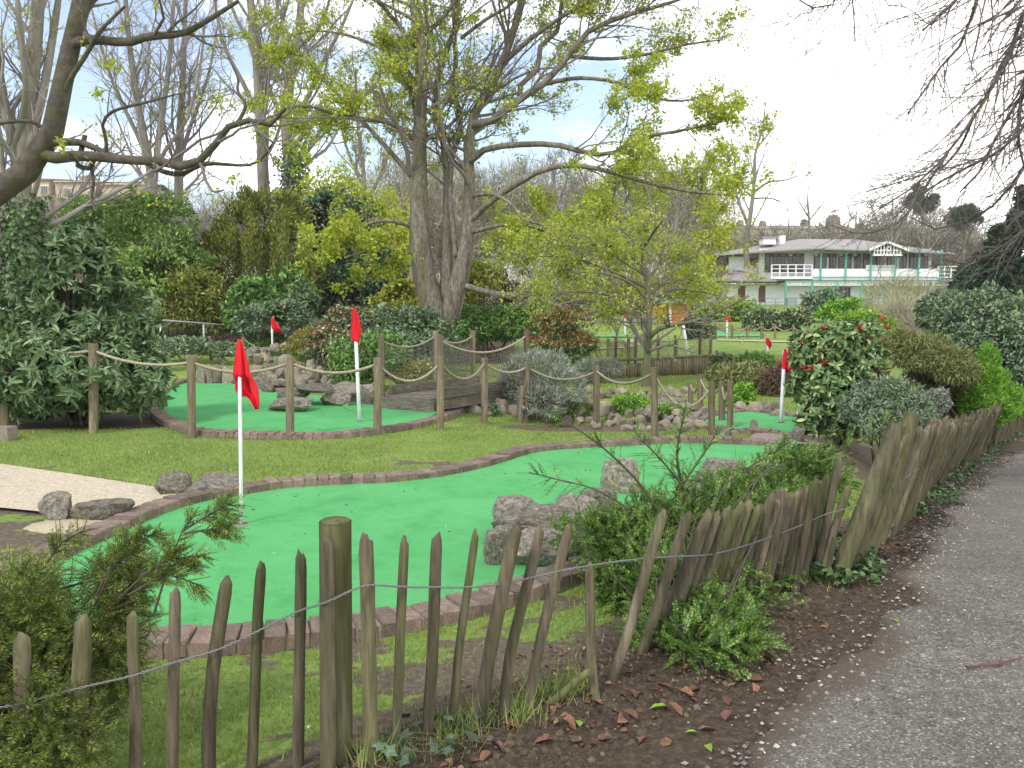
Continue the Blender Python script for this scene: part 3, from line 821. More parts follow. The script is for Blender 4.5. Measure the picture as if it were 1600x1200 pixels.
golf_flag((562, 661), 484, 554, 536, [(481, 552, 556), (492, 550.5, 560), (505, 548.5, 563), (520, 547, 564), (530, 548, 562), (540, 552, 559)],
          'tall red flag on a white pole in the green beside the net bridge', folds=2)
golf_flag((426, 577.5), 498, 425, 517, [(497, 424, 428), (506, 424, 433), (514, 425, 438), (518, 430, 439), (521, 434, 438)],
          'red flag on a white pole at the small far left green', small=True)
golf_flag((485, 556), 522, 484, 533, [(521, 483, 487), (528, 482.5, 490), (535, 484, 491), (538, 487, 490)],
          'tiny red flag above the rocks at the far left of the course', small=True)
golf_flag((1220, 662), 547, 1226, 579, [(545, 1224, 1227), (556, 1222, 1232), (570, 1221, 1236), (578, 1222, 1235), (583, 1228, 1233)],
          'red flag on a white pole in the right hand green by the tall shrub', folds=2)
golf_flag((1199, 575), 530, 1199, 543, [(528, 1196.5, 1200), (534, 1196, 1205), (540, 1198, 1206), (545, 1201, 1203)],
          'small red flag just above the tallest right hand flag', small=True)
golf_flag((1136, 529), 494, 1136, 503, [(494, 1134, 1139), (500, 1134, 1142), (505, 1137, 1141)], 'distant red flag by the back rope fence below the pavilion', small=True)
golf_flag((977, 527), 492, 977, 499, [(491, 974.5, 979), (496, 974, 981), (500, 976, 980)], 'distant red flag left of the slender tree trunk', small=True)
golf_flag((1013, 520), 481, 1012, 494, [(480, 1009.5, 1014), (487, 1009, 1016), (494, 1010, 1014)], 'distant red flag behind the slender tree trunk', small=True)

# ------------------------------------------------------------------ rocks
def rock_mesh(sub, seed, flat=.8, cuts=5, mat='rock', amp=.16, block=0.0):
    r_ = np.random.default_rng(seed)
    bm = bmesh.new(); bmesh.ops.create_icosphere(bm, subdivisions=sub, radius=1)
    co = np.array([v.co[:] for v in bm.verts])
    if block:
        co = co * (1 - block) + block * co / np.abs(co).max(1, keepdims=True) * .82
    for k in range(cuts):                    # planar faces like broken stone
        nv = nrm(r_.normal(0, 1, 3) * [1, 1, .7]); d = r_.uniform(.52, .8)
        h = co @ nv - d
        co = co - np.where(h > 0, h * .93, 0)[:, None] * nv
    co = co * (1 + amp * (vnoise(co, 1.7, seed * 3.1) - .5)[:, None] * 2 + .09 * (vnoise(co, 4.5, seed * 1.7) - .5)[:, None] * 2 + .05 * (vnoise(co, 11, seed)[:, None] - .5) * 2)
    co[:, 2] *= flat
    for v, c in zip(bm.verts, co): v.co = c
    me = bpy.data.meshes.new('rock'); bm.to_mesh(me); bm.free()
    me.materials.append(M[mat])
    me.polygons.foreach_set('use_smooth', np.ones(len(me.polygons), bool))
    try: me.set_sharp_from_angle(angle=math.radians(32))
    except Exception: pass
    return me
RK = [rock_mesh(4, 20 + k, .85, 8, amp=.10, block=.62) for k in range(5)]
RKS = [rock_mesh(3, 60 + k, .85, 9, 'rocktan' if k % 2 else 'rock', amp=.11, block=.4) for k in range(10)]
RKT = [rock_mesh(3, 90 + k, .85, 5, 'rocktan') for k in range(4)]
def rock(me, x0, x1, y0, y1, label, D=None, depth=.8, rz=None, sink=.25, group=None, tilt=.12, dy=0.0, gbase=True, name='rock'):
    """fills the photo box x0..x1, y0..y1 standing on the ground at y1"""
    g = G((x0 + x1) / 2, y1) if D is None else P((x0 + x1) / 2, y1, D)
    s = g[1] / F
    wx = (x1 - x0) * s; hz = (y1 - y0) * s
    sy = wx * depth
    # the top of the box is the back edge of the stone's upper face seen from above
    slope = (CAMZ - g[2]) / max(g[1], 1)
    hz = max(hz - sy * .35 * slope, hz * .6)
    o = bpy.data.objects.new(name, me)
    o.scale = (wx / 2 * 1.2, sy / 2 * 1.15, hz / 1.22)
    o.location = (g[0], g[1] + sy * .42 + dy, g[2] + hz * .40)
    o.rotation_euler = (rng.normal(0, tilt * .6), rng.normal(0, tilt * .6), (rng.normal(0, .25) if rz is None else rz))
    COL.objects.link(o)
    return tag(o, label, 'rock', group)
G1R = 'boulders on the front green'
# stone group in the front green
rock(RK[0], 752, 812, 818, 888, 'square dark grey boulder at the left end of the stone group on the front green', group=G1R, depth=.9, tilt=.05)
rock(RK[1], 792, 880, 825, 893, 'squat boulder right of the square dark one on the front green', group=G1R, tilt=.05)
rock(RK[2], 772, 845, 776, 826, 'pointed flat boulder at the back of the stone group on the front green', group=G1R, D=5.75)
rock(RK[3], 768, 905, 790, 848, 'broad pale topped boulder lying over the square dark boulder', group=G1R, D=5.55, depth=.6)
rock(RK[4], 845, 935, 776, 838, 'humped boulder in the middle of the stone group partly under leaves', group=G1R, D=5.7)
rock(RKS[0], 868, 897, 771, 800, 'small peaked stone on the back edge of the stone group', group=G1R, D=6.2)
rock(RK[0], 905, 965, 760, 835, 'grey stone half hidden by the bush behind the humped boulder', group=G1R, D=6.1)
rock(RK[1], 850, 925, 832, 895, 'rough boulder behind the leaning stakes at the front edge of the green', group=G1R, D=5.15)
rock(RK[2], 945, 1002, 716, 775, 'tall brown wedge shaped boulder standing alone in the middle of the front green', group=G1R, depth=.75, tilt=.05, rz=.3)
rock(RK[3], 1095, 1172, 718, 785, 'long domed boulder at the right end of the front green', group=G1R, D=7.3, depth=1.0)
rock(RK[4], 1060, 1110, 752, 800, 'weathered stone under the arching twigs right of the wedge boulder', group=G1R, D=7.0)
rock(RK[1], 1150, 1180, 735, 775, 'short stone beside the brick corner at the right end of the front green', group=G1R, D=7.3)
rock(RK[2], 1020, 1075, 785, 830, 'pale stone behind the bush at the near side of the front green', group=G1R, D=6.2)
def mound(x0, x1, y0, y1, label):
    g = G((x0 + x1) / 2, y1 - 3); s = g[1] / F
    o = bpy.data.objects.new('mortar_bed', rock_mesh(4, int(x0) + 200, .55, 2, 'mortar', .10))
    wx = (x1 - x0) * s
    o.scale = (wx * .55, wx * .34, (y1 - y0) * s * .75); o.location = (g[0], g[1] + wx * .2, g[2] - .012)
    COL.objects.link(o)
    return tag(o, label, 'mortar bed', 'mortar beds under the boulders')
mound(36, 172, 800, 832, 'cream mortar bed under the two boulders on the tan pad')
rock(RK[3], 50, 108, 770, 822, 'dark grey boulder left of the mortar seam on the tan pad', depth=.9, group='boulders bedded in cream mortar', tilt=.05)
rock(RK[0], 108, 192, 779, 822, 'grey boulder right of the mortar seam beside the brick edging', depth=.75, group='boulders bedded in cream mortar', tilt=.05, rz=.1)
mound(234, 318, 762, 785, 'cream mortar bed under the two boulders by the brick edging')
rock(RK[2], 241, 292, 738, 772, 'grey boulder at the corner of tan pad and lawn', depth=.9, group='boulders bedded in cream mortar', tilt=.05)
rock(RK[4], 284, 362, 741, 777, 'flat topped grey boulder against the brick edging of the front green', depth=.8, group='boulders bedded in cream mortar', tilt=.05)
# stones on the second green
G2R = 'stones on the second green'
rock(RK[1], 415, 484, 621, 645, 'low rounded boulder at the left foot of the stone arch on the second green', group=G2R, tilt=.04)
rock(RK[3], 497, 548, 612, 636, 'long boulder at the right foot of the stone arch on the second green', group=G2R, tilt=.04)
rock(RK[0], 432, 482, 607, 628, 'boulder behind the left foot of the stone arch', group=G2R, D=14.3)
rock(RK[2], 462, 515, 600, 613, 'flat slab bridging the gap of the stone arch', group=G2R, D=14.0, depth=.9, tilt=.02)
rock(RK[4], 505, 560, 598, 618, 'pale stone right of the bridging slab', group=G2R, D=14.6)
for k, (a_, b_, c_, d_) in enumerate([(395, 436, 578, 606), (420, 450, 592, 612), (445, 482, 583, 606), (470, 510, 580, 600), (500, 540, 588, 608), (392, 412, 572, 588), (528, 560, 592, 612), (548, 578, 590, 612), (455, 500, 572, 590), (500, 530, 575, 594), (405, 430, 600, 614), (533, 556, 612, 630), (560, 584, 606, 634), (571, 606, 602, 633), (540, 572, 594, 614),
                                     (600, 622, 604, 628), (575, 600, 594, 610)]):
    rock(RKS[k % 10], a_, b_, c_, d_, ['leftmost', 'second', 'tall', 'flat', 'pale', 'small dark', 'far right', 'right hand', 'long hindmost', 'hindmost', 'low front', 'narrow front', 'upright pale', 'big pale', 'sloping', 'last', 'stacked'][k] + (' tan' if k % 2 else ' grey') + ' stone in the bank ' + ['left of the arch', 'behind the arch', 'right of the arch by the tall flag'][0 if a_ < 440 else 1 if a_ < 515 else 2], group='stones in the bank behind the second green', tilt=.25)
for k, (a_, b_) in enumerate([(306, 322), (318, 334), (331, 349), (346, 362)]):
    rock(RKS[(k * 3) % 10], a_, b_, 571, 600, ['leftmost upright stone', 'second upright stone', 'third upright stone', 'rightmost upright stone'][k] + ' of the low wall behind the second green', group='upright stones of the low wall', depth=.7, tilt=.05)
for k, (a_, b_, c_, d_) in enumerate([(388, 408, 556, 568), (403, 425, 552, 566), (425, 440, 555, 570), (440, 470, 530, 545), (455, 485, 532, 552), (468, 500, 536, 556), (462, 480, 526, 538), (440, 456, 540, 556), (480, 515, 545, 565), (340, 356, 560, 570)]):
    rock(RKS[(k * 7) % 10], a_, b_, c_, d_, ('tan' if (k * 7) % 2 else 'grey') + ' stone ' + ['left of the small far flag pole', 'just left of the far flag hole', 'touching the small far flag hole', 'on top of the far heap under the tiny flag', 'in the middle of the far heap', 'at the right foot of the far heap', 'crowning the far heap', 'at the left foot of the far heap', 'right of the far heap by the red shrub', 'beyond the low stone wall'][k], group='stones among the distant left greens', tilt=.2)
tk2 = []; tries = 0
refs2 = [(400, 'near the low stone wall'), (430, 'left of the arch'), (465, 'above the bridging slab'), (500, 'above the right foot of the arch'), (530, 'right of the arch'), (562, 'behind the tall flag pole'), (585, 'beside the rope post near the tall flag')]
while len(tk2) < 46 and tries < 4000:
    tries += 1
    px = rng.uniform(392, 592); py = rng.uniform(np.interp(px, [390, 440, 592], [574, 574, 590]), np.interp(px, [390, 440, 520, 592], [600, 612, 612, 626])); rad = rng.uniform(6, 15)
    if any((px - a) ** 2 + ((py - b) * 1.7) ** 2 < (rad + c) ** 2 * .40 for a, b, c in tk2): continue
    tk2.append((px, py, rad)); me = RKS[rng.integers(10)]
    lab = f"{'tiny' if rad < 8 else 'small' if rad < 10.5 else 'medium' if rad < 13 else 'large'} {'tan' if me.materials[0].name.startswith('tan') else 'grey'} heaped stone {min(refs2, key=lambda r_: abs(r_[0] - px))[1]}, {'top' if py < 590 else 'middle' if py < 603 else 'foot'} of the heap"
    o = rock(me, px - rad, px + rad, py - rad * rng.uniform(.9, 1.4), py + 3, lab, group='stones heaped behind the second green', tilt=.4); o.rotation_euler.z = rng.uniform(0, 6.28); o.location.z += .10 + .012 * (604 - py) * (py < 604)
# rockery round the pond
def fits(px, py, rad, taken):
    return all((px - a) ** 2 + ((py - b) * 1.6) ** 2 > (rad + c) ** 2 * .46 for a, b, c in taken)
taken = []
lo = np.array([(705, 640), (760, 648), (830, 652), (900, 668), (960, 668), (1020, 676), (1075, 672), (1100, 664)]); hi = np.array([(705, 632), (760, 628), (830, 632), (900, 636), (960, 640), (1020, 645), (1075, 634), (1100, 640)])
tries = 0
while len(taken) < 105 and tries < 6000:
    tries += 1
    px = rng.uniform(700, 1102)
    yl = np.interp(px, lo[:, 0], lo[:, 1]); yh = np.interp(px, hi[:, 0], hi[:, 1])
    if rng.random() < .2: py = rng.uniform(614, 622); 
    else: py = rng.uniform(yh - 6, yl + 2)
    if py < 624 and not (915 < px < 1085): continue
    rad = rng.uniform(7, 17) * (1.05 if py > 635 else .75)
    if not fits(px, py, rad, taken): continue
    taken.append((px, py, rad))
    me = RKS[rng.integers(10)] if rng.random() < .6 else RKT[rng.integers(4)]
    tan_ = me.materials[0].name.startswith('tan'); big = 'tiny' if rad < 8.5 else 'small' if rad < 11 else 'medium' if rad < 14 else 'large'
    ref = min([(705, 'by the end of the net bridge'), (757, 'below the post right of the bridge end'), (820, 'by the leaning post with the metal box'), (870, 'under the grey green mound'), (905, 'beside the reeds'), (932, 'at the post right of the reeds'), (980, 'below the bright leafy clump'), (1023, 'at the pale timber post'), (1065, 'under the deepest sagging rope'), (1095, 'by the post cluster')], key=lambda r_: abs(r_[0] - px))[1]
    row = 'far bank' if py < 624 else 'back row' if py < (yl + yh) / 2 - 4 else 'middle row' if py < yl - 8 else 'front row'
    o = rock(me, px - rad, px + rad, py - rad * rng.uniform(.8, 1.25), py + 2, f"{big} {'tan' if tan_ else 'grey'} rockery stone {ref}, {row}", group='rockery stones around the pond', tilt=.4)
    o.rotation_euler.z = rng.uniform(0, 6.28)
rock(RKS[1], 1172, 1184, 656, 672, 'small upright stone at the left end of the right hand green', tilt=.05)
rock(RKS[4], 1118, 1146, 665, 685, 'flat stone at the foot of the post cluster', group='stones round the right hand green')
rock(RKS[6], 1240, 1262, 668, 694, 'dark stone at the right side of the brown paved strip', group='stones round the right hand green')
rock(RKS[5], 1206, 1238, 640, 652, 'low stone at the back edge of the right hand green', group='stones round the right hand green')
for k, (a_, b_) in enumerate([(1170, 1192), (1188, 1212), (1148, 1172), (1206, 1228)]):
    rock(RKS[(k * 3 + 1) % 10], a_, b_, 628, 643, ['middle stone', 'stone behind the flag pole', 'leftmost stone', 'rightmost stone'][k] + ' of the low kerb behind the right hand green', group='low kerb stones behind the right hand green')
rock(RKS[2], 959, 967, 534, 544, 'lone stone at the foot of the bare sapling on the back lawn')
rock(RKS[3], 976, 983, 536, 544, 'lone stone at the tip of the pale path on the back lawn')

# ------------------------------------------------------------------ net bridge
A0 = np.array([-1.36, 13.35, .10]); ax_ = nrm(np.array([1.35, 2.05, 0.0])); sd = np.array([-ax_[1], ax_[0], 0]); BW, BL = 1.02, 2.9
br = empty('net_bridge', tuple(A0), 'small timber footbridge with net sides and sagging ropes over the pond', 'bridge')
def bp(u, v, z): return A0 + ax_ * u + sd * v + np.array([0, 0, z])
npl = 19
for k in range(npl):
    u = (k + .5) * BL / npl
    a = Acc(); box(a, bp(u, BW / 2, .10), (BL / npl - .008, BW, .035), ax=np.array([ax_, sd, [0, 0, 1]])); a.build('deck_plank', M['deckwood'], br, smooth=False)
for v in (0.0, BW):
    a = Acc(); box(a, bp(BL / 2, v, .0), (BL + .1, .08, .17), ax=np.array([ax_, sd, [0, 0, 1]])); a.build('side_beam', M['deckwood'], br, smooth=False)
    a = Acc(); box(a, bp(BL / 2 + .1, v + (.06 if v else -.06), .20), (BL - .2, .045, .17), ax=np.array([ax_, sd, [0, 0, 1]])); a.build('kick_board', M['deckwood'], br, smooth=False)
a = Acc(); box(a, bp(-.07, BW / 2, .0), (.10, BW + .16, .19), ax=np.array([ax_, sd, [0, 0, 1]])); a.build('end_beam', M['deckwood'], br, smooth=False)
pn = {}
for nm, u, v, zt_ in (('n0', .1, -.13, 1.20), ('n1', BL - .12, -.13, 1.22), ('f0', .05, BW + .13, 1.18), ('f1', 1.55, BW + .13, 1.22), ('f2', BL - .12, BW + .13, 1.2)):
    b_ = bp(u, v, 0); b_[2] = min(float(zt(b_[0], b_[1])), .1) - .05
    t_ = bp(u, v, zt_); pn[nm] = t_
    post_mesh(b_, t_, .052).build('post', M['post'], br)
for a_, b_, sg in (('n0', 'n1', .26), ('f0', 'f1', .16), ('f1', 'f2', .14)):
    p = catenary(pn[a_] - [0, 0, .1], pn[b_] - [0, 0, .1], sg, 17)
    rope_mesh(p, .02).build('rope', M['rope'], br)
    top = resample(p - [0, 0, .02], n=41); bot = top.copy(); bot[:, 2] = A0[2] + .14
    a = Acc()
    rows = np.linspace(0, 1, 13)
    for r_ in rows[1:]:
        tubes(a, (top * (1 - r_) + bot * r_ + rng.normal(0, .004, top.shape))[None], np.full((1, 41), .0045), 3)
    cols = np.linspace(0, 40, 33).astype(int)
    cc = np.stack([np.linspace(top[c], bot[c], 6) for c in cols]); tubes(a, cc + rng.normal(0, .005, cc.shape), np.full(cc.shape[:2], .0045), 3)
    a.build('net', M['net'], br)

# ------------------------------------------------------------------ timber retaining fence on the back lawn
tf0, tf1 = G(948, 592), G(1112, 584)
e = empty('timber_fence', tuple(tf0), 'low retaining fence of upright half logs with net topped posts on the back lawn', 'fence')
N = 40
hl = tubes(Acc(), np.array([[0, 0, -.1], [0, 0, .2], [0, 0, .46], [0, 0, .48]])[None], np.array([[.05, .05, .05, .03]]), 7, caps=True).mesh('half_log', M['post'])
for k in range(N):
    t_ = k / (N - 1); g = tf0 * (1 - t_) + tf1 * t_
    o = link('half_log', hl, e); gl_ = wloc(e)
    z_ = float(zt(g[0], g[1])) - gl_[2] + (.06 * t_)
    o.location = (g[0] - gl_[0], g[1] - gl_[1], z_ + rng.normal(0, .012)); o.rotation_euler.z = rng.uniform(0, 6); o.scale = (1, 1, 1 - .32 * (1 - t_))
pl = []
for px in (950, 967, 980, 991, 1026, 1054, 1062, 1093, 1111):
    t_ = (px - 948) / 164; g = tf0 * (1 - t_) + tf1 * t_ + np.array([0, .10 if px not in (967, 1062) else .9, 0]); g[2] = float(zt(g[0], g[1]))
    tp = g + [0, 0, 1.0 + .06 * t_]; post_mesh(g, tp, .042, 8).build('post', M['post'], e); pl.append(tp)
pl2 = [p for p in pl if True]
for a_, b_ in zip(pl2[:-1], pl2[1:]):
    c = catenary(a_ - [0, 0, .06], b_ - [0, 0, .06], .06, 9); tubes(Acc(), c[None], np.full((1, 9), .016), 4).build('rope', M['rope'], e)
    acc = Acc(); lo_ = c.copy(); lo_[:, 2] -= .46
    for r_ in np.linspace(.1, 1, 8): tubes(acc, (c * (1 - r_) + lo_ * r_)[None], np.full((1, 9), .004), 3)
    cc = np.stack([np.linspace(x_, y_, 3) for x_, y_ in zip(resample(c, n=15), resample(lo_, n=15))]); tubes(acc, cc, np.full(cc.shape[:2], .004), 3)
    acc.build('net', M['net'], e)
a = Acc(); beam(a, tf0 + [0, -.02, .45], tf1 + [0, -.02, .52], .07, .06); a.build('top_rail', M['post'], e)

# ------------------------------------------------------------------ pale metal fence on the left bank
M['bluewhite'] = plain('pale_grey_metal', (.50, .56, .60), .5)
mp = [(-60, 478, 520), (120, 490, 534), (190, 496, 540), (250, 500, 546), (318, 505, 546), (385, 511, 548), (446, 515, 548), (505, 518, 548), (560, 521, 548)]
W = []
for i_, (px, yt, yb) in enumerate(mp):
    D = np.interp(px, [-60, 250, 446, 560], [23, 27, 33, 37]); tp = P(px, yt, D); W.append(tp)
e = empty('metal_fence', tuple(W[0] - [0, 0, 1.2]), 'pale grey metal tube fence with wire mesh along the left bank', 'fence')
for tp in W:
    b_ = tp.copy(); b_[2] = float(zt(b_[0], b_[1])) - .1
    tubes(Acc(), np.array([b_, tp])[None], np.array([[.035, .035]]), 8, caps=True).build('post', M['bluewhite'], e)
for a_, b_ in zip(W[:-1], W[1:]):
    tubes(Acc(), np.array([a_, b_])[None], np.array([[.028, .028]]), 6).build('rail', M['bluewhite'], e)
    acc = Acc(); L_ = np.linalg.norm(b_ - a_); H_ = 1.05
    ns = int((L_ + H_) / .12); seg = []
    for k in range(ns):                      # diagonal mesh wires both ways
        o_ = k * .12 - H_
        for sgn_ in (1, -1):
            t0, t1 = max(o_, 0), min(o_ + H_, L_)
            if t1 <= t0: continue
            z0, z1 = (t0 - o_), (t1 - o_)
            p0 = a_ + (b_ - a_) * t0 / L_ - [0, 0, (z0 if sgn_ > 0 else H_ - z0)]; p1 = a_ + (b_ - a_) * t1 / L_ - [0, 0, (z1 if sgn_ > 0 else H_ - z1)]
            seg.append([p0, p1])
    tubes(acc, np.array(seg), np.full((len(seg), 2), .0018), 3); acc.build('wire_mesh', M['wire'], e)

# ------------------------------------------------------------------ pavilion
PD = 90.0
def px2(px, py, d=0.0):
    p = P(px, py, PD); p[1] += d
    return p
def X_(px): return (px - 800) / F * PD / (cp) if False else P(px, 440, PD)[0]
def Z_(py): return P(1300, py, PD)[2]
M['white'] = plain('white_paint', (.74, .74, .73), .6)
M['greenpaint'] = plain('green_paint', (.055, .36, .27), .5)
M['roof'] = surf('slate_roof', (.22, .20, .185), (.32, .295, .275), 1.2, .8, .3, .02, (1, 6, 6), var=.04)
M['brownwood'] = plain('red_brown_wood', (.13, .055, .04), .6)
M['glass'] = plain('window_glass', (.045, .05, .055), .08)
M['glassb'] = plain('brown_blind_glass', (.16, .12, .09), .25)
M['beam'] = plain('grey_blue_beam', (.22, .27, .30), .6)
pv = empty('pavilion', (float(X_(1320)), PD, float(Z_(475))), 'two storey white pavilion with green posts, balcony and low grey hipped roof', 'building')
def pbox(name, x0, x1, y0, y1, d0, d1, mat, par=None, mir=None):
    a = Acc(); bx(X_(x0), X_(x1), PD + d0, PD + d1, Z_(y1), Z_(y0), a)
    return a.build(name, M[mat], par or pv, smooth=False)
pbox('lower_wall', 1140, 1512, 446, 486, 1.6, 11, 'white')
pbox('upper_wall', 1195, 1470, 386, 437, 2.2, 11, 'white')
pbox('balcony_floor', 1203, 1492, 436, 438.5, .0, 2.2, 'beam')
# windows of the upper floor: brown frames and glass
for x0, x1 in ((1204, 1266), (1282, 1318), (1321, 1357), (1360, 1394), (1398, 1430), (1434, 1464)):
    f_ = pbox('window', x0, x1, 394, 424, 2.1, 2.2, 'brownwood')
    nb = max(3, int((x1 - x0) / 6)); ed = np.linspace(x0 + .8, x1 - .8, nb + 1)
    for i in range(nb):
        pbox('pane', ed[i] + .45, ed[i + 1] - .45, 399, 422, 2.06, 2.12, 'glass' if rng.random() < .6 else 'glassb', f_)
        if i % 2 == 0: pbox('fanlight', ed[i] + .3, ed[i + 1] - .3, 394.6, 397.8, 2.06, 2.12, 'white' if rng.random() < .4 else 'glass', f_)
for px in (1303, 1343, 1415, 1449):
    pbox('curtain', px - 1.2, px + 2.2, 400, 419, 2.02, 2.05, 'white')
# roof as hips
def roof(name, pts, faces, mat='roof', par=None):
    a = Acc(); V = np.array([px2(*p) for p in pts]); V = V.copy()
    q = [f for f in faces if len(f) == 4]; t_ = [f for f in faces if len(f) == 3]
    a.add(V, q if q else None, t_ if t_ else None)
    o = a.build(name, M[mat], par or pv, smooth=False)
    md = o.modifiers.new('thickness', 'SOLIDIFY'); md.thickness = .16
    return o
roof('roof', [(1130, 395.5, 1.5), (1203, 392, -.6), (1268, 388.5, -.9), (1345, 391, -.9), (1487, 396, -.6), (1500, 392, 12), (1280, 366, 5.5), (1372, 367, 5.5), (1210, 376, 7), (1120, 390, 12), (1290, 380, 14), (1370, 380, 14)],
     [(0, 1, 2, 8), (2, 3, 7, 6), (8, 2, 6), (3, 4, 7), (4, 5, 7), (0, 8, 9), (8, 6, 10), (8, 10, 9), (6, 7, 11, 10), (7, 5, 11)])
for pa, pb in (((1130, 396.5, 1.4), (1268, 389.5, -.95)), ((1268, 389.5, -.95), (1350, 392, -.95)), ((1410, 393.6, -.8), (1487, 397, -.65))):
    a = Acc(); beam(a, px2(*pa), px2(*pb), .12, .16); a.build('gutter', M['beam'], pv, smooth=False)
pbox('roof_lantern', 1208, 1229, 366, 377, 4, 5.5, 'white'); pbox('lantern_cap', 1206, 1231, 364.5, 366.5, 3.8, 5.7, 'roof')
pbox('chimney', 1241, 1249, 361, 376, 5, 5.8, 'white')
# gable with white fretwork
g_ = roof('gable_roof', [(1348, 392, -1.3), (1378, 378.5, -1.3), (1412, 393, -1.3), (1378, 376, 4), (1345, 386, 4), (1415, 386, 4)], [(0, 1, 3, 4), (1, 2, 5, 3)])
a = Acc(); beam(a, px2(1349, 392.3, -1.42), px2(1378, 379.8, -1.42), .1, .24); beam(a, px2(1378, 379.8, -1.42), px2(1411, 393.2, -1.42), .1, .24); a.build('bargeboard', M['white'], pv, smooth=False)
a = Acc()
for k, px in enumerate(np.linspace(1357, 1397, 9)):
    tp = 400; yt = np.interp(px, [1352, 1378, 1408], [391, 382, 391]) + 1
    bx(X_(px - .9), X_(px + .9), PD - 1.2, PD - 1.1, Z_(tp), Z_(yt), a)
bx(X_(1355), X_(1400), PD - 1.22, PD - 1.08, Z_(401), Z_(398), a); bx(X_(1358), X_(1397), PD - 1.21, PD - 1.09, Z_(393), Z_(391.6), a)
an = np.linspace(0, 2 * PI, 17); cxy = px2(1380, 391, -1.25)
tubes(a, np.stack([cxy[0] + .26 * np.cos(an), cxy[1] + 0 * an, cxy[2] + .26 * np.sin(an)], 1)[None], np.full((1, 17), .06), 4)
a.build('gable_fretwork', M['white'], pv, smooth=False)
for px in (1280, 1319, 1358, 1396, 1432, 1467):
    pbox('upper_post', px - 1.1, px + 1.1, 390, 438, -.35, -.2, 'greenpaint')
for px in (1228, 1269, 1308, 1346, 1383, 1420, 1453, 1490):
    pbox('lower_post', px - 1.3, px + 1.3, 438.5, 482, -.1, .08, 'greenpaint')
pbox('balcony_fascia', 1268, 1466, 420, 435.4, -.12, .0, 'white')
a = Acc()
for px in np.arange(1269, 1466, 1.75): bx(X_(px), X_(px + 1.0), PD - .13, PD - .02, Z_(437.6), Z_(435.2), a)
a.build('scalloped_valance', M['white'], pv, smooth=False)
a = Acc(); bx(X_(1268), X_(1466), PD - .16, PD - .13, Z_(434.6), Z_(432.2), a); a.build('fascia_stripe', M['beam'], pv, smooth=False)
def railing(x0, x1, y0, y1, d, n_):
    a = Acc()
    for y in (y0, y0 + (y1 - y0) * .33, y0 + (y1 - y0) * .66, y1): bx(X_(x0), X_(x1), PD + d, PD + d + .08, Z_(y + .55), Z_(y - .55), a)
    a.build('balcony_rail', M['white'], pv, smooth=False)
    for px in np.linspace(x0, x1, n_):
        pbox('baluster', px - .8, px + .8, y0, y1 + .6, d - .02, d + .1, 'white')
railing(1204, 1267, 414, 432.5, -.3, 6); railing(1463, 1493, 416.5, 433.5, -.3, 4); railing(1352, 1395, 415, 421, -.25, 4)
pbox('balcony_edge', 1203, 1268, 432.8, 436, -.3, .2, 'white')
# lattice frieze under the balcony
a = Acc()
for y in (440, 445.6): bx(X_(1229), X_(1490), PD - .06, PD + .0, Z_(y + .5), Z_(y - .5), a)
a.build('frieze_rail', M['white'], pv, smooth=False)
a = Acc()
for px in np.arange(1230, 1489, 2.0): bx(X_(px), X_(px + .85), PD - .05, PD - .01, Z_(445.2), Z_(440.3), a)
a.build('frieze_slats', M['white'], pv, smooth=False)
pbox('frieze_beam', 1226, 1492, 438.6, 439.6, -.12, .06, 'greenpaint')
d1 = pbox('door', 1160, 1171, 446, 470, 1.5, 1.62, 'brownwood'); pbox('door', 1193, 1203, 446, 472, 1.5, 1.62, 'brownwood')
pbox('door', 1460, 1467, 446, 474, 1.5, 1.62, 'brownwood'); w_ = pbox('entrance', 1318, 1338, 448, 474, 1.5, 1.62, 'glass')
for px in (1323, 1331): pbox('door_leaf', px - .8, px + .8, 448, 474, 1.44, 1.5, 'brownwood', w_)
roof('annex_roof', [(1112, 437.5, -.5), (1212, 438.5, -.5), (1216, 434, 7), (1108, 434, 7), (1166, 419, 3.2)], [(0, 1, 4), (1, 2, 4), (2, 3, 4), (3, 0, 4)])
pbox('annex_beam', 1116, 1208, 438.5, 441.5, -.3, -.1, 'brownwood')
pbox('stair_wall', 1150, 1196, 398, 432, 3, 3.3, 'white')
for k in range(4): pbox('stair_window', 1178 + k * 7, 1184 + k * 7, 400, 409 + 3.4 * k, 2.6, 2.9, 'brownwood')
pbox('side_roof', 1466, 1516, 437, 440, -.5, 5, 'roof'); pbox('side_wall', 1493, 1512, 440, 482, .5, 5, 'brownwood')
# two dark cabinets and railing before it
pbox('cabinet', 1229, 1243, 465, 480, -.6, -.1, 'beam')
e = empty('railing', tuple(px2(1140, 480, -8)), 'thin dark metal railing in front of the white pavilion', 'railing')
for k, px in enumerate(np.linspace(1100, 1500, 26)):
    p = P(px, 466, PD - 8); a = Acc(); tubes(a, np.array([[p[0], p[1], p[2] - 1.5], p])[None], np.array([[.03, .03]]), 5); a.build('post', M['wire'], e)
a = Acc()
for dz in (0, .4, .8): p, q = P(1100, 466, PD - 8), P(1500, 466, PD - 8); tubes(a, np.array([p - [0, 0, dz], q - [0, 0, dz]])[None], np.array([[.02, .02]]), 4)
a.build('rails', M['wire'], e)

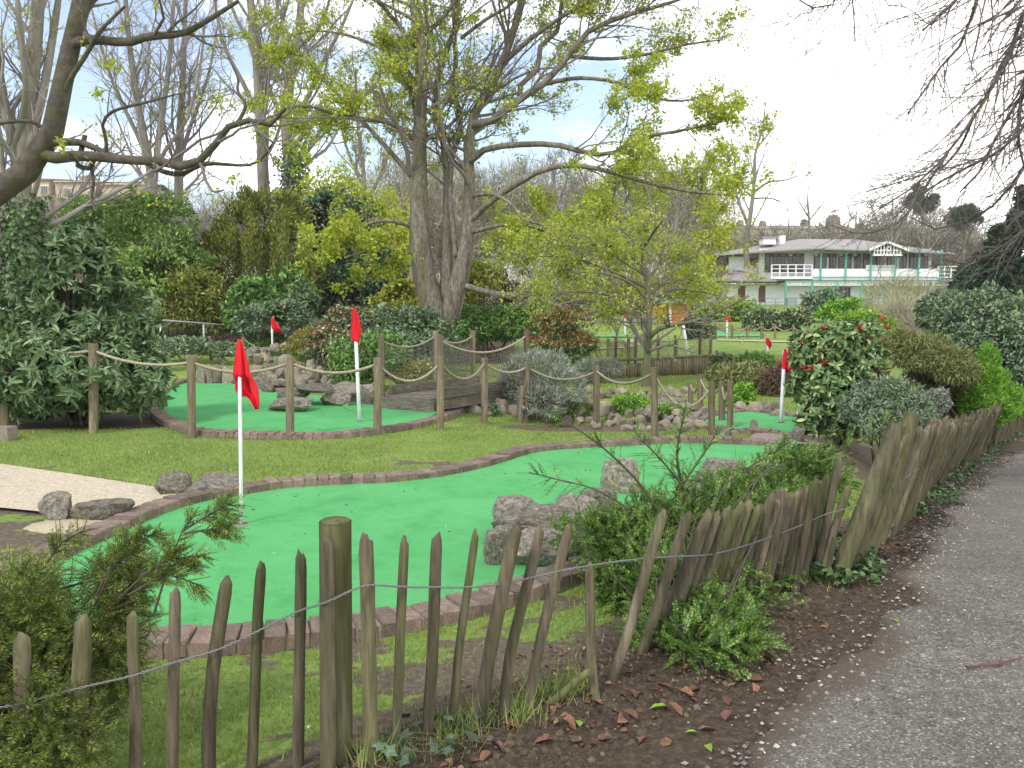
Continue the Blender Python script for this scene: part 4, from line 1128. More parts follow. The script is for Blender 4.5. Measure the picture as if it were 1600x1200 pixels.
# ------------------------------------------------------------------ stone terraces
M['stone'] = surf('honey_stone', (.42, .345, .235), (.55, .465, .335), .8, .9, .2, .02, var=.03)
M['slate'] = surf('grey_slate', (.13, .135, .15), (.20, .205, .22), 1.0, .8, .2, .02, var=.03)
M['chim'] = surf('stained_stone', (.17, .13, .105), (.30, .24, .185), 1.0, .9, .2, .02, var=.03)
def terrace(D, x0, x1, ytop, ybase, label, wins, chims, slope=0.0, ridge=8):
    s = D / F
    e = empty('stone_terrace', tuple(P((x0 + x1) / 2, ybase, D)), label, 'building', 'honey stone terraces beyond the park')
    def px_(x, y, d=0): p = P(x, y, D + d); p[0] = P(x, y, D)[0]; p[2] = P(x, y, D)[2]; return p
    dy = lambda x: slope * (x - x0)
    def qbox(name, xa, xb, ya, yb, d0, d1, mat, par=None):
        pa = px_(xa, ya + dy(xa)); pb = px_(xb, yb + dy(xa))
        a = Acc(); bx(pa[0], pb[0], D + d0, D + d1, pb[2], pa[2], a)
        return a.build(name, M[mat], par or e, smooth=False)
    nseg = max(1, int((x1 - x0) / 60)); xs_ = np.linspace(x0, x1, nseg + 1)
    for a_, b_ in zip(xs_[:-1], xs_[1:]):
        qbox('wall', a_, b_, ytop, ybase, 0, 9, 'stone'); qbox('cornice', a_ - .3, b_, ytop - 1.2, ytop + 1, -.35, .0, 'stone'); qbox('string_course', a_, b_, ytop + 26, ytop + 27.2, -.15, 0.0, 'stone')
        pts = np.array([px_(a_, ytop + dy(a_)), px_(b_, ytop + dy(a_)), px_(b_, ytop - ridge + dy(a_)), px_(a_, ytop - ridge + dy(a_))]); pts[2:, 1] += 4.5
        p2 = pts.copy(); p2[:2, 1] += 9.0
        ac = Acc().add(np.concatenate([pts, p2[:2]]), [[0, 1, 2, 3], [5, 4, 3, 2][::-1]], None); o = ac.build('roof', M['slate'], e, smooth=False)
    for (xa, xb, ya, yb) in wins:
        f_ = qbox('window', xa, xb, ya, yb, -.12, .06, 'white')
        mx_ = (xb - xa) / 2
        cols, rws = 3, 4
        for i in range(cols):
            for j in range(rws):
                wx = (xb - xa - 1.6) / cols; wy_ = (yb - ya - 1.6) / rws
                qbox('pane', xa + .8 + i * wx + .15 * wx * .5, xa + .8 + (i + 1) * wx - .15 * wx * .5, ya + .8 + j * wy_ + .1 * wy_, ya + .8 + (j + 1) * wy_ - .1 * wy_, -.16, -.1, 'glass', f_)
    for (xa, xb, ya, yb) in chims:
        c = qbox('chimney', xa, xb, ya, yb, 2.5, 5, 'chim')
        for k in range(4):
            xx = xa + (xb - xa) * (k + .5) / 4; qbox('chimney_pot', xx - .9, xx + .9, ya - 3, ya, 3.2, 4.2, 'chim', c)
    return e
terrace(110, -60, 232, 276, 470, 'long honey coloured stone terrace with sash windows behind the trees on the left',
        [(64, 77, 308, 329), (100, 113, 310, 331), (137, 150, 312, 333), (172, 185, 314, 335), (200, 213, 315, 336), (64, 76, 283, 297), (100, 112, 285, 299), (137, 149, 287, 301), (172, 184, 288, 302), (205, 217, 289, 303), (18, 32, 305, 327), (64, 77, 345, 368)],
        [(108, 127, 261, 281), (163, 180, 268, 284), (184, 202, 266, 284)], slope=.055)
terrace(185, 1120, 1330, 356, 440, 'far honey stone terrace on the hill above the pavilion roof', [(x_, x_ + 5, 362, 372) for x_ in range(1135, 1320, 14)] , [(1160, 1167, 344, 352), (1196, 1203, 345, 352), (1262, 1269, 344, 352), (1304, 1320, 336, 352)], slope=.0, ridge=7)
terrace(200, 1335, 1460, 362, 440, 'distant grey roofed terrace behind the bare wood right of the pavilion gable', [(x_, x_ + 4, 367, 375) for x_ in range(1345, 1450, 14)], [(1350, 1360, 350, 358), (1418, 1428, 348, 358)], ridge=8)

# shed and glasshouse behind the slender tree
sh = empty('shed', tuple(G(1048, 525)), 'orange timber shed with a grey roof at the back of the lawn', 'shed')
SD = 60.0
def sbox(name, x0, x1, y0, y1, d0, d1, mat, par=None):
    p, q = P(x0, y1, SD), P(x1, y0, SD); a = Acc(); bx(p[0], q[0], SD + d0, SD + d1, p[2], q[2], a); return a.build(name, M[mat], par or sh, smooth=False)
M['orange'] = surf('orange_timber', (.40, .16, .04), (.52, .24, .07), 3, .8, .2, .01, (1, 1, 5), var=.05)
M['greyboard'] = surf('grey_board', (.22, .21, .195), (.33, .315, .29), 3, .9, .2, .01, (5, 1, 1), var=.05)
for k in range(4):
    sbox('board', 1022, 1076, 474 + k * 11, 484.4 + k * 11, -.02 + .02 * (k % 2), 2.5, 'orange')
sbox('roof', 1018, 1082, 466, 474, -.4, 3, 'beam'); sbox('corner_post', 1045, 1049, 474, 518, -.1, 0, 'white'); 
e2 = empty('board_fence', tuple(P(930, 520, 58)), 'grey board fence along the back of the far green', 'fence')
for k in range(34):
    x = 925 + k * 2.95; p, q = P(x, 521, 59), P(x + 2.7, 492 + rng.normal(0, .5), 59); a = Acc(); bx(p[0], q[0], 59, 59.05 + .02 * (k % 2), p[2], q[2], a); a.build('board', M['greyboard'], e2, smooth=False)
gp = G(1078, 560)
e3 = empty('white_pole', tuple(gp), 'leaning thin white pole beyond the retaining fence', 'pole')
p0, p1 = P(1077, 562, gp[1]), P(1066, 498, gp[1])
tubes(Acc(), np.array([p0 - [0, 0, .1], p1])[None], np.array([[.05, .05]]), 8, caps=True).build('shaft', M['white'], e3)
# ------------------------------------------------------------------ vegetation helpers
def rdir(n):
    return nrm(rng.normal(0, 1, (n, 3)))
def limb(pts, D, r, K=14, dD=None):
    """photo polyline at depth D (number or list) -> (points, radii); r in photo pixels (list) """
    m = len(pts)
    Ds = np.broadcast_to(np.asarray(D, float), (m,)).copy()
    if dD is not None: Ds = Ds + np.asarray(dD)
    w3 = np.array([P(a, b, d) for (a, b), d in zip(pts, Ds)])
    q = resample(smooth_poly(w3, 6), n=K)
    rr = np.interp(np.linspace(0, 1, K), np.linspace(0, 1, len(np.atleast_1d(r))), np.atleast_1d(r)) * np.mean(Ds) / F
    return q, rr
def sub(Pp, Rp, nper, t0=.25, t1=1.0, ang=(30, 65), lenr=.5, radr=.6, K2=6, wig=.18, trop=(0, 0, .12), lmin=.05, lmax=99, rmin=.002, flat=None):
    N, K, _ = Pp.shape
    seg = np.linalg.norm(np.diff(Pp, axis=1), axis=2); ln = seg.sum(1)
    idx = np.repeat(np.arange(N), nper)
    n = len(idx)
    t = rng.uniform(t0, t1, n)
    k = t * (K - 1); i = np.minimum(k.astype(int), K - 2); f = (k - i)[:, None]
    base = Pp[idx, i] * (1 - f) + Pp[idx, i + 1] * f
    rad = Rp[idx, i] * (1 - f[:, 0]) + Rp[idx, i + 1] * f[:, 0]
    tg = nrm(Pp[idx, i + 1] - Pp[idx, i])
    pr = rdir(n); pr = nrm(pr - tg * (pr * tg).sum(1, keepdims=True))
    if flat is not None: pr[:, 2] *= flat; pr = nrm(pr)
    a = np.radians(rng.uniform(*ang, n))[:, None]
    d = nrm(tg * np.cos(a) + pr * np.sin(a))
    L = np.clip(ln[idx] * lenr * (1.15 - .6 * t) * rng.uniform(.6, 1.3, n), lmin, lmax)
    r0 = np.maximum(np.minimum(rad * radr, rad * .95), rmin)
    pts = np.empty((n, K2, 3)); pts[:, 0] = base
    tr = np.asarray(trop, float)
    for j in range(1, K2):
        d = nrm(d + rng.normal(0, wig, (n, 3)) + tr)
        pts[:, j] = pts[:, j - 1] + d * (L / (K2 - 1))[:, None]
    R = np.maximum(r0[:, None] * np.linspace(1, .35, K2)[None], rmin * .8)
    return pts, R
def along(Pp, n, t0=.3, t1=1.0):
    N, K, _ = Pp.shape
    idx = rng.integers(0, N, n); t = rng.uniform(t0, t1, n); k = t * (K - 1); i = np.minimum(k.astype(int), K - 2); f = (k - i)[:, None]
    return Pp[idx, i] * (1 - f) + Pp[idx, i + 1] * f, nrm(Pp[idx, i + 1] - Pp[idx, i])
def leaf_geo(acc, pos, d, nv, L, W, shape='rhomb', fold=.25, droop=.12):
    n = len(pos)
    L = np.broadcast_to(np.asarray(L, float), (n,))[:, None]; W = np.broadcast_to(np.asarray(W, float), (n,))[:, None]
    d = nrm(d); s = nrm(np.cross(d, nv)); u = np.cross(s, d)
    if shape == 'rhomb':
        V = np.stack([pos, pos + d * L * .45 + s * W * .5 + u * W * fold, pos + d * L - u * L * droop, pos + d * L * .45 - s * W * .5 + u * W * fold], 1)
        i = np.arange(n)[:, None] * 4
        acc.add(V.reshape(-1, 3), None, np.concatenate([i + [[0, 1, 2]], i + [[0, 2, 3]]]))
    elif shape == 'oval':
        V = np.stack([pos, pos + d * L * .3 + s * W * .48 + u * W * fold, pos + d * L * .72 + s * W * .38 + u * (W * fold - L * droop * .5), pos + d * L - u * L * droop,
                      pos + d * L * .72 - s * W * .38 + u * (W * fold - L * droop * .5), pos + d * L * .3 - s * W * .48 + u * W * fold], 1)
        i = np.arange(n)[:, None] * 6
        acc.add(V.reshape(-1, 3), np.concatenate([i + [[0, 1, 2, 3]], i + [[0, 3, 4, 5]]]))
    else:                                     # thin strip (needle / twig)
        V = np.stack([pos - s * W * .5, pos + s * W * .5, pos + d * L], 1)
        i = np.arange(n)[:, None] * 3
        acc.add(V.reshape(-1, 3), None, i + [[0, 1, 2]])
    return acc
def lobes(lst):
    """(px, py, D, rx_px, ry_px[, depth ratio])"""
    C_, R_ = [], []
    for l in lst:
        px, py, D, rx, ry = l[:5]; dr = l[5] if len(l) > 5 else .9
        s = D / F; C_.append(P(px, py, D)); R_.append([rx * s, rx * s * dr, ry * s])
    return np.array(C_), np.array(R_)
def scatter(C_, R_, n, shell=.6, amp=.36, clump=None, cth=(.36, .56), inner=.72, nf=1.6, zmin=True):
    ar = (R_[:, 0] * R_[:, 1] + R_[:, 0] * R_[:, 2] + R_[:, 1] * R_[:, 2])
    out_p, out_n = [], []; got = 0
    for _ in range(6):
        m = int((n - got) * 1.8) + 50
        li = rng.choice(len(C_), m, p=ar / ar.sum()); d = rdir(m)
        fl = 1 + amp * 2 * (vnoise(d * 1.0 + li[:, None] * 7.7, nf) - .5) + amp * (vnoise(d + li[:, None] * 3.1, nf * 3) - .5)
        r = fl * (1 - shell * rng.random(m) ** 1.7)
        p = C_[li] + d * R_[li] * r[:, None]
        keep = np.ones(m, bool)
        for c, R1 in zip(C_, R_):
            q = np.linalg.norm((p - c) / R1, axis=1); keep &= (q > inner * .92) | False
        if zmin: keep &= p[:, 2] > zt(p[:, 0], p[:, 1]) + .01
        if clump: keep &= rng.random(m) < sm(cth[0], cth[1], vnoise(p, clump)) * .93 + .07
        out_p.append(p[keep]); out_n.append(nrm(d[keep] / R_[li[keep]])); got += int(keep.sum())
        if got >= n: break
    return np.concatenate(out_p)[:n], np.concatenate(out_n)[:n]
def base_of(C_, R_):
    k = int(np.argmin(C_[:, 2] - R_[:, 2])); x, y = C_[:, 0].mean(), C_[:, 1].mean()
    return (float(x), float(y), float(zt(x, y)))
def stems(root, C_, R_, mat, r=.03, per=2, name='stem', sides=5):
    b0 = np.array(wloc(root)); a = Acc()
    for c, R1 in zip(C_, R_):
        for k in range(per):
            e_ = c + rdir(1)[0] * R1 * .7; st = b0 + np.array([rng.normal(0, R_[:, 0].mean() * .18), rng.normal(0, .12), -.03])
            mid_ = st * .55 + e_ * .45 + np.array([0, 0, .15 * np.linalg.norm(e_ - st)]) + rng.normal(0, .06, 3)
            q = resample(smooth_poly([st, mid_, e_], 5), n=9); tubes(a, q[None], np.linspace(r, r * .3, 9)[None], sides)
    return a.build(name, M[mat], root)
def shrub(name, label, lst, n, L, W, mat, cat='shrub', group=None, shape='rhomb', outw=.7, rnd=.8, droop=-.1, stem='stem', sr=.03, nup=.5, lv=.3, extra=None, whorl=None, fold=.25, fdroop=.15, **kw):
    C_, R_ = lobes(lst); b0 = base_of(C_, R_)
    e = empty(name, b0, label, cat, group)
    p, nv = scatter(C_, R_, n, **kw)
    m = len(p)
    if whorl:
        ax = nrm(nv * outw + rng.normal(0, .4, (m, 3)) + [0, 0, .25])
        p = np.repeat(p, whorl, 0); ax = np.repeat(ax, whorl, 0); m = len(p)
        s = rdir(m); s = nrm(s - ax * (s * ax).sum(1, keepdims=True)); d = nrm(s + ax * rng.uniform(.1, .7, (m, 1)) + [0, 0, droop])
        up = nrm(ax + rng.normal(0, .25, (m, 3)))
    else:
        d = nrm(nv * outw + rng.normal(0, 1, (m, 3)) * rnd + [0, 0, droop]); up = nrm(nv * (1 - nup) + [0, 0, nup] + rng.normal(0, .35, (m, 3)))
    sc = rng.uniform(1 - lv, 1 + lv, m)
    a = leaf_geo(Acc(), p, d, up, L * sc, W * sc, shape, fold, fdroop)
    a.build('foliage', mat, e)['kind'] = 'stuff'
    if extra:
        for (nm, frac_, mt, only_top, LL, WW) in extra:
            k = rng.random(len(p)) < frac_
            if only_top: k &= p[:, 2] > np.quantile(p[:, 2], only_top)
            q = p[k]; a = leaf_geo(Acc(), q + rng.normal(0, .02, q.shape), nrm(d[k] + [0, 0, .8]), up[k], LL * sc[k], WW * sc[k], shape, fold, fdroop); a.build(nm, mt, e)['kind'] = 'stuff'
    if stem: stems(e, C_, R_, stem, sr)
    return e
def shoots(pos, d, L, m, nl, nw, ang=60, curve=.15, acc=None, st=None, sr=.0018, two=True):
    """leafy shoots: two ranks of small leaves along each"""
    N = len(pos); acc = acc or Acc()
    L = np.broadcast_to(np.asarray(L, float), (N,))
    K = 4; pts = np.empty((N, K, 3)); pts[:, 0] = pos; dd = nrm(d)
    for k in range(1, K):
        dd = nrm(dd + rng.normal(0, curve, (N, 3)) + [0, 0, -.06]); pts[:, k] = pts[:, k - 1] + dd * (L / (K - 1))[:, None]
    if st is not None: tubes(st, pts, np.broadcast_to(np.linspace(sr, sr * .4, K), (N, K)), 3)
    t = np.linspace(.06, 1, m); k = t * (K - 1); i = np.minimum(k.astype(int), K - 2); f = (k - i)[None, :, None]
    q = pts[:, i] * (1 - f) + pts[:, i + 1] * f; tg = nrm(pts[:, i + 1] - pts[:, i])
    up = nrm(rng.normal(0, .45, (N, 1, 3)) + [0, 0, 1.0]) + 0 * q
    s = nrm(np.cross(tg, up)); u = np.cross(s, tg)
    a = math.radians(ang)
    for sg in (1, -1):
        dir_ = tg * math.cos(a) + sg * s * math.sin(a) + rng.normal(0, .16, q.shape) + u * .15
        ll = nl * rng.uniform(.75, 1.15, (N, m)) * np.sin(PI * np.clip(t * .88 + .14, 0, 1))[None] ** .5
        leaf_geo(acc, q.reshape(-1, 3), dir_.reshape(-1, 3), u.reshape(-1, 3), ll.ravel(), (nw * ll / nl).ravel(), 'rhomb', .1, .05)
    return acc, st
def bare_tree(name, label, limbs, levels, leaf=None, group=None, bark='bark', twig='twig', cat='tree', base=None, sides=8, solo=0):
    """limbs: list of (pts, radii); levels: list of kwargs for sub(); leaf: dict"""
    b0 = base if base is not None else limbs[0][0][0]
    e = empty(name, tuple(np.asarray(b0, float)), label, cat, group)
    a = Acc()
    for q, r_ in limbs: tubes(a, q[None], r_[None], sides)
    a.build('trunk', M[bark], e)
    limbs = limbs[solo:]
    Pp = np.stack([q for q, r_ in limbs]); Rp = np.stack([r_ for q, r_ in limbs])
    ln = np.linalg.norm(np.diff(Pp, axis=1), axis=2).sum(1)
    a = Acc(); last = None; allp = []
    for i, lv in enumerate(levels):
        lv = dict(lv); n_ = lv.pop('n'); dens = lv.pop('dens', None)
        if i == 0 and dens: n_ = np.maximum(1, (ln * dens)).astype(int)
        Pp, Rp = sub(Pp, Rp, n_, **lv)
        tubes(a, Pp, Rp, 5 if i == 0 else 3)
        allp.append(Pp)
    a.build('branches', M[twig], e)['kind'] = 'stuff'
    if leaf:
        src = np.concatenate([x[:, ::max(1, (x.shape[1] - 1) // 3)][:, :4] for x in allp[-leaf.get('lev', 1):]])
        ncl = leaf['n']; p, tg = along(src, ncl, leaf.get('t0', .3))
        if leaf.get('clump'):
            k = rng.random(len(p)) < sm(*leaf.get('cth', (.4, .6)), vnoise(p, leaf['clump'])) * .95 + .05; p = p[k]; tg = tg[k]
        if leaf.get('zmax'): 
            zl = leaf['zmax']; k = rng.random(len(p)) < 1 - .75 * sm(zl[0], zl[1], p[:, 2]); p = p[k]; tg = tg[k]
        per = leaf.get('per', 5); p = np.repeat(p, per, 0) + rng.normal(0, leaf['spread'], (len(p) * per, 3)); tg = np.repeat(tg, per, 0)
        d = nrm(tg * .3 + rng.normal(0, .8, p.shape) + [0, 0, leaf.get('droop', -.1)])
        sc = rng.uniform(.65, 1.3, len(p))
        leaf_geo(Acc(), p, d, nrm(rng.normal(0, .6, p.shape) + [0, 0, .8]), leaf['L'] * sc, leaf['W'] * sc).build('leaves', leaf['mat'], e)['kind'] = 'stuff'
    return e

# leaf materials (reflectance of the leaves themselves)
LM = {}
LM['spring'] = leafmat('spring_leaf', [(0, (.20, .26, .018)), (.5, (.30, .36, .03)), (1, (.38, .38, .06))], .5, .45, k=1.43)
LM['springlow'] = leafmat('spring_leaf_yellow', [(0, (.15, .20, .020)), (.5, (.24, .29, .034)), (1, (.30, .30, .07))], .5, .45, k=1.75)
LM['laurel'] = leafmat('evergreen_leaf', [(0, (.036, .062, .023)), (.6, (.062, .100, .041)), (1, (.105, .15, .072))], .42, .12, .4, k=2.23)
LM['dome'] = leafmat('mid_green_leaf', [(0, (.06, .105, .024)), (.6, (.10, .155, .036)), (1, (.15, .20, .055))], .5, .25, k=2.33)
LM['yewfar'] = leafmat('yew_foliage', [(0, (.045, .062, .012)), (.6, (.085, .10, .018)), (1, (.15, .14, .025))], .6, .2, k=2.33)
LM['yew'] = leafmat('yew_needle', [(0, (.035, .070, .018)), (.5, (.072, .112, .022)), (.8, (.13, .165, .028)), (1, (.23, .23, .04))], .5, .3, k=2.1)
LM['holly'] = leafmat('dark_evergreen_leaf', [(0, (.018, .034, .015)), (.6, (.034, .056, .025)), (1, (.06, .088, .038))], .45, .1, .4, k=2.67)
LM['blue'] = leafmat('blue_green_leaf', [(0, (.040, .066, .034)), (.6, (.082, .118, .060)), (1, (.15, .19, .115))], .5, .15, k=2.03)
LM['hedge'] = leafmat('hedge_leaf', [(0, (.03, .065, .018)), (.6, (.065, .125, .03)), (1, (.13, .20, .045))], .42, .2, k=2.38)
LM['yellow'] = leafmat('golden_leaf', [(0, (.14, .18, .022)), (.6, (.30, .32, .045)), (1, (.46, .45, .12))], .5, .3, k=1.15)
LM['varieg'] = leafmat('variegated_leaf', [(0, (.04, .085, .03)), (.5, (.10, .16, .06)), (.75, (.30, .34, .18)), (1, (.5, .52, .34))], .45, .2, k=1.15)
LM['photinia'] = leafmat('photinia_leaf', [(0, (.032, .065, .022)), (.5, (.065, .11, .036)), (.85, (.12, .16, .06)), (1, (.22, .24, .12))], .4, .15, .45, k=2.29)
LM['red'] = leafmat('red_young_leaf', [(0, (.30, .035, .022)), (.6, (.48, .06, .03)), (1, (.50, .14, .06))], .45, .3)
LM['orange'] = leafmat('orange_young_leaf', [(0, (.34, .12, .04)), (.6, (.46, .18, .07)), (1, (.40, .28, .09))], .45, .3)
LM['grey'] = leafmat('grey_leaf', [(0, (.10, .115, .085)), (.6, (.17, .19, .145)), (1, (.26, .28, .22))], .7, .15, k=1.62)
LM['bush'] = leafmat('small_bright_leaf', [(0, (.035, .075, .016)), (.5, (.07, .14, .024)), (.85, (.13, .22, .035)), (1, (.22, .30, .07))], .42, .3, .4, k=1.75)
LM['conifer'] = leafmat('dark_conifer', [(0, (.012, .022, .012)), (1, (.035, .055, .026))], .6, .1, k=2.40)
LM['brightcon'] = leafmat('bright_conifer', [(0, (.05, .115, .012)), (.6, (.095, .20, .02)), (1, (.17, .28, .035))], .55, .25, k=2.1)
LM['straw'] = leafmat('straw_conifer', [(0, (.07, .085, .025)), (.6, (.135, .15, .05)), (1, (.20, .19, .09))], .7, .2, k=1.82)
LM['brown'] = leafmat('dead_twigs', [(0, (.06, .038, .026)), (1, (.13, .085, .058))], .9, .05, k=1.2)
LM['grass'] = leafmat('grass_blade', [(0, (.15, .235, .045)), (.5, (.235, .335, .075)), (.85, (.32, .39, .11)), (1, (.46, .42, .22))], .6, .35)
LM['reed'] = leafmat('reed_blade', [(0, (.10, .20, .03)), (1, (.20, .30, .07))], .5, .35)
LM['petal'] = leafmat('pale_petal', [(0, (.45, .43, .36)), (1, (.7, .68, .62))], .7, .2)
LM['litter'] = leafmat('dead_leaf', [(0, (.09, .05, .03)), (.5, (.17, .085, .05)), (.85, (.26, .15, .09)), (1, (.32, .24, .12))], .8, .1)
LM['ivy'] = leafmat('ivy_leaf', [(0, (.028, .055, .018)), (.6, (.055, .10, .030)), (1, (.11, .17, .06))], .4, .1, .4, k=1.4)
LM['woodtwig'] = leafmat('bare_twig_mass', [(0, (.085, .076, .055)), (.6, (.145, .130, .095)), (1, (.21, .19, .14))], .95, 0, k=1.95)
LM['wood2'] = leafmat('bare_twig_mass_olive', [(0, (.10, .095, .055)), (.6, (.165, .155, .085)), (1, (.23, .22, .13))], .95, 0, k=2.03)

# ------------------------------------------------------------------ grass
gacc = Acc()
def grass(n, x0, x1, y0, y1, h, w_):
    x = rng.uniform(x0, x1, n); y = rng.uniform(y0, y1, n)
    lm = lawn_mask(x, y); k = rng.random(n) < lm * 1.0
    for poly in (GREEN1, GREEN2, GREENR, GREEN3, PADL, PADR):
        ins = pip(poly, x, y); k &= ~ins
        if poly is GREEN1 or poly is GREEN2 or poly is GREENR: k &= seg_dist(poly, x, y) > .205
    k &= ~pip(PATHPOLY, x, y)
    k &= np.abs(x) < y * .72 + .5
    x, y = x[k], y[k]; p = np.stack([x, y, zt(x, y) - .004], 1)
    hh = h * rng.uniform(.5, 1.35, len(p)) * (.6 + .8 * vnoise(p, 1.7))
    d = nrm(rng.normal(0, .45, p.shape) * [1, 1, .1] + [0, 0, 1]); s = nrm(np.cross(d, rdir(len(p))))
    V = np.stack([p - s * w_ / 2, p + s * w_ / 2, p + d * hh[:, None]], 1)
    gacc.add(V.reshape(-1, 3), None, np.arange(len(p) * 3).reshape(-1, 3))
grass(90000, -2.8, 2.2, 2.2, 5.4, .038, .005)
grass(130000, -9, 5, 7.0, 11.6, .034, .010)
grass(25000, 2.0, 6.5, 5.2, 10.5, .04, .009)
grass(60000, -10, 8, 11.6, 17, .04, .014)
grass(60000, -2, 10, 17, 30, .05, .022)
# longer tufts at the foot of stakes, posts and bricks
def tufts(places, per, h, w_, rad):
    for c in places:
        q = np.asarray(c)[None, :2] + rng.normal(0, rad, (per, 2)); p = np.stack([q[:, 0], q[:, 1], zt(q[:, 0], q[:, 1]) - .005], 1)
        d = nrm(rng.normal(0, .5, p.shape) * [1, 1, .1] + [0, 0, 1]); s = nrm(np.cross(d, rdir(per))); hh = h * rng.uniform(.4, 1.3, per)
        gacc.add(np.stack([p - s * w_ / 2, p + s * w_ / 2, p + d * hh[:, None]], 1).reshape(-1, 3), None, np.arange(per * 3).reshape(-1, 3))
tufts([G(x_, y_) for x_, y_ in ((672, 1165), (690, 1170), (620, 1180), (715, 1145), (790, 1125), (812, 1120), (850, 1085), (880, 1090), (895, 1075), (745, 1135), (575, 1190), (1060, 1000), (1270, 905), (1300, 900))], 60, .14, .005, .045)
tufts([G(x_, y_) for x_, y_ in ((299, 684), (453, 683), (590, 679), (688, 672), (757, 662), (823, 660), (932, 668), (1023, 683), (1112, 685), (146, 677))], 50, .08, .008, .09)
ln_ = resample(near1[:, :2], .06); tufts(ln_ + signed_out(GREEN1) * 0, 5, .05, .006, .12)
go = gacc.build('grass', LM['grass'], smooth=False)
# blades must not stand on the felt
tag(go, 'short spring grass of the lawns', 'grass', None, 'stuff')

# ------------------------------------------------------------------ central tree
TD = 25.0
tl = []
def L_(pts, r, dD=0.0, D=TD, K=14):
    dd = np.linspace(0, dD, len(pts)); tl.append(limb(pts, D, r, K, dd))
L_([(686, 530), (682, 498), (666, 445), (656, 390), (655, 300), (656, 200), (659, 120), (655, 60), (648, 0), (642, -160)], [23, 22, 19, 15.5, 12.5, 11.5, 11.5, 9.5, 7.5, 5], -.6)
L_([(694, 530), (696, 480), (698, 430), (698, 350), (697, 243), (683, 202), (682, 135), (689, 95), (709, 61), (716, 0), (725, -120)], [18, 13, 9, 7, 6, 5.5, 5, 4.5, 4, 3.5, 2.5], 1.0)
L_([(694, 530), (700, 495), (717, 440), (730, 375), (734, 300), (732, 210), (745, 170), (765, 140), (790, 85), (805, 40), (818, 0), (845, -120)], [22, 20, 15.5, 12, 10, 9, 8.5, 7.5, 6.5, 5.5, 4.5, 3], .3)
L_([(712, 400), (703, 300), (708, 235), (722, 195), (708, 140), (712, 90), (706, 0), (690, -90)], [5, 5, 5, 4.5, 4, 3.5, 3, 2], 1.6)
L_([(738, 195), (775, 186), (803, 160), (848, 132), (888, 88), (918, 50), (970, 27), (1060, 0), (1120, -25)], [8, 7, 6.5, 6, 5, 4.5, 3.6, 2.6, 1.5], -1.5)
L_([(812, 150), (815, 130), (840, 108), (845, 70), (870, 50), (878, 0), (890, -60)], [5, 4.5, 4.5, 4, 3.6, 3, 2], .8)
L_([(735, 252), (762, 232), (830, 225), (880, 228), (930, 242), (975, 234), (1005, 215), (1070, 203), (1130, 190)], [6.5, 6, 5.5, 5, 4.5, 3.6, 3, 2.4, 1.4], -3)
L_([(738, 342), (770, 312), (810, 286), (850, 265), (900, 258), (960, 270), (1010, 285), (1075, 299), (1150, 306)], [6.5, 6, 5.5, 5, 4.3, 3.6, 3, 2.4, 1.4], -4)
L_([(740, 306), (768, 303), (798, 318), (818, 343), (850, 352), (870, 375)], [4, 3.5, 3, 2.5, 2, 1.4], -2.5)
L_([(724, 446), (773, 459), (834, 464), (884, 484), (908, 500), (955, 488), (1016, 476), (1065, 458)], [6.5, 5.5, 5, 5, 4.5, 3.6, 2.6, 1.5], -4)
L_([(738, 362), (800, 350), (860, 362), (905, 398), (935, 430), (945, 470)], [5, 4, 3.6, 3.2, 2.6, 1.5], -4.5)
L_([(646, 217), (610, 192), (560, 185), (520, 177), (480, 165), (430, 175)], [5.5, 5, 4.2, 3.6, 2.6, 1.5], -2)
L_([(642, 274), (600, 226), (565, 188), (530, 150), (500, 118), (470, 60)], [5, 4.2, 3.6, 3, 2.4, 1.4], 1)
L_([(648, 168), (632, 122), (617, 101), (585, 80)], [4, 3.2, 2.4, 1.4], -1)
L_([(652, 80), (620, 36), (590, 0), (560, -50)], [5, 4, 3.4, 2.4], -1)
L_([(655, 135), (620, 92), (565, 62), (500, 48), (455, 55)], [3.6, 3, 2.6, 2, 1.3], .8)
L_([(656, 360), (610, 345), (565, 352), (520, 365), (470, 372)], [4, 3.2, 2.8, 2.2, 1.3], -3)
L_([(665, 410), (620, 385), (575, 392), (540, 402)], [3, 2.5, 2.0, 1.3], -3)
L_([(790, 95), (830, 60), (880, 25), (940, -10), (1010, -60)], [5, 4, 3.4, 2.6, 2], -2)
L_([(720, 60), (760, 30), (800, 5), (850, -50)], [3.4, 3, 2.4, 2], -1)
L_([(848, 132), (900, 122), (960, 128), (1010, 150), (1060, 158), (1110, 150)], [4.5, 3.8, 3.2, 2.6, 2, 1.3], -2)
L_([(888, 88), (950, 92), (1010, 85), (1070, 70), (1130, 62)], [4, 3.4, 2.8, 2.1, 1.3], -2)
L_([(655, 60), (690, 30), (720, -10), (760, -60)], [4.5, 3.6, 3, 2], -1)
tl = [(q, r_ * .86) for q, r_ in tl]
LV = [dict(n=9, dens=2.1, t0=.36, ang=(28, 62), lenr=.36, radr=.36, K2=8, wig=.17, trop=(0, 0, .05), lmin=.8, lmax=4.0, rmin=.0085, flat=.55),
      dict(n=5, t0=.2, ang=(25, 60), lenr=.5, radr=.55, K2=6, wig=.17, trop=(0, 0, .03), lmin=.4, rmin=.007, flat=.7),
      dict(n=6, t0=.15, ang=(25, 60), lenr=.55, radr=.6, K2=5, wig=.17, trop=(0, 0, .02), lmin=.3, rmin=.0042)]
bare_tree('broad_tree', 'large many stemmed tree in fresh yellow green leaf standing behind the net bridge', tl, LV,
          dict(n=23000, per=5, spread=.08, L=.10, W=.07, mat=LM['spring'], clump=.6, cth=(.36, .58), lev=2, zmax=(7.0, 15)), base=G(692, 545))

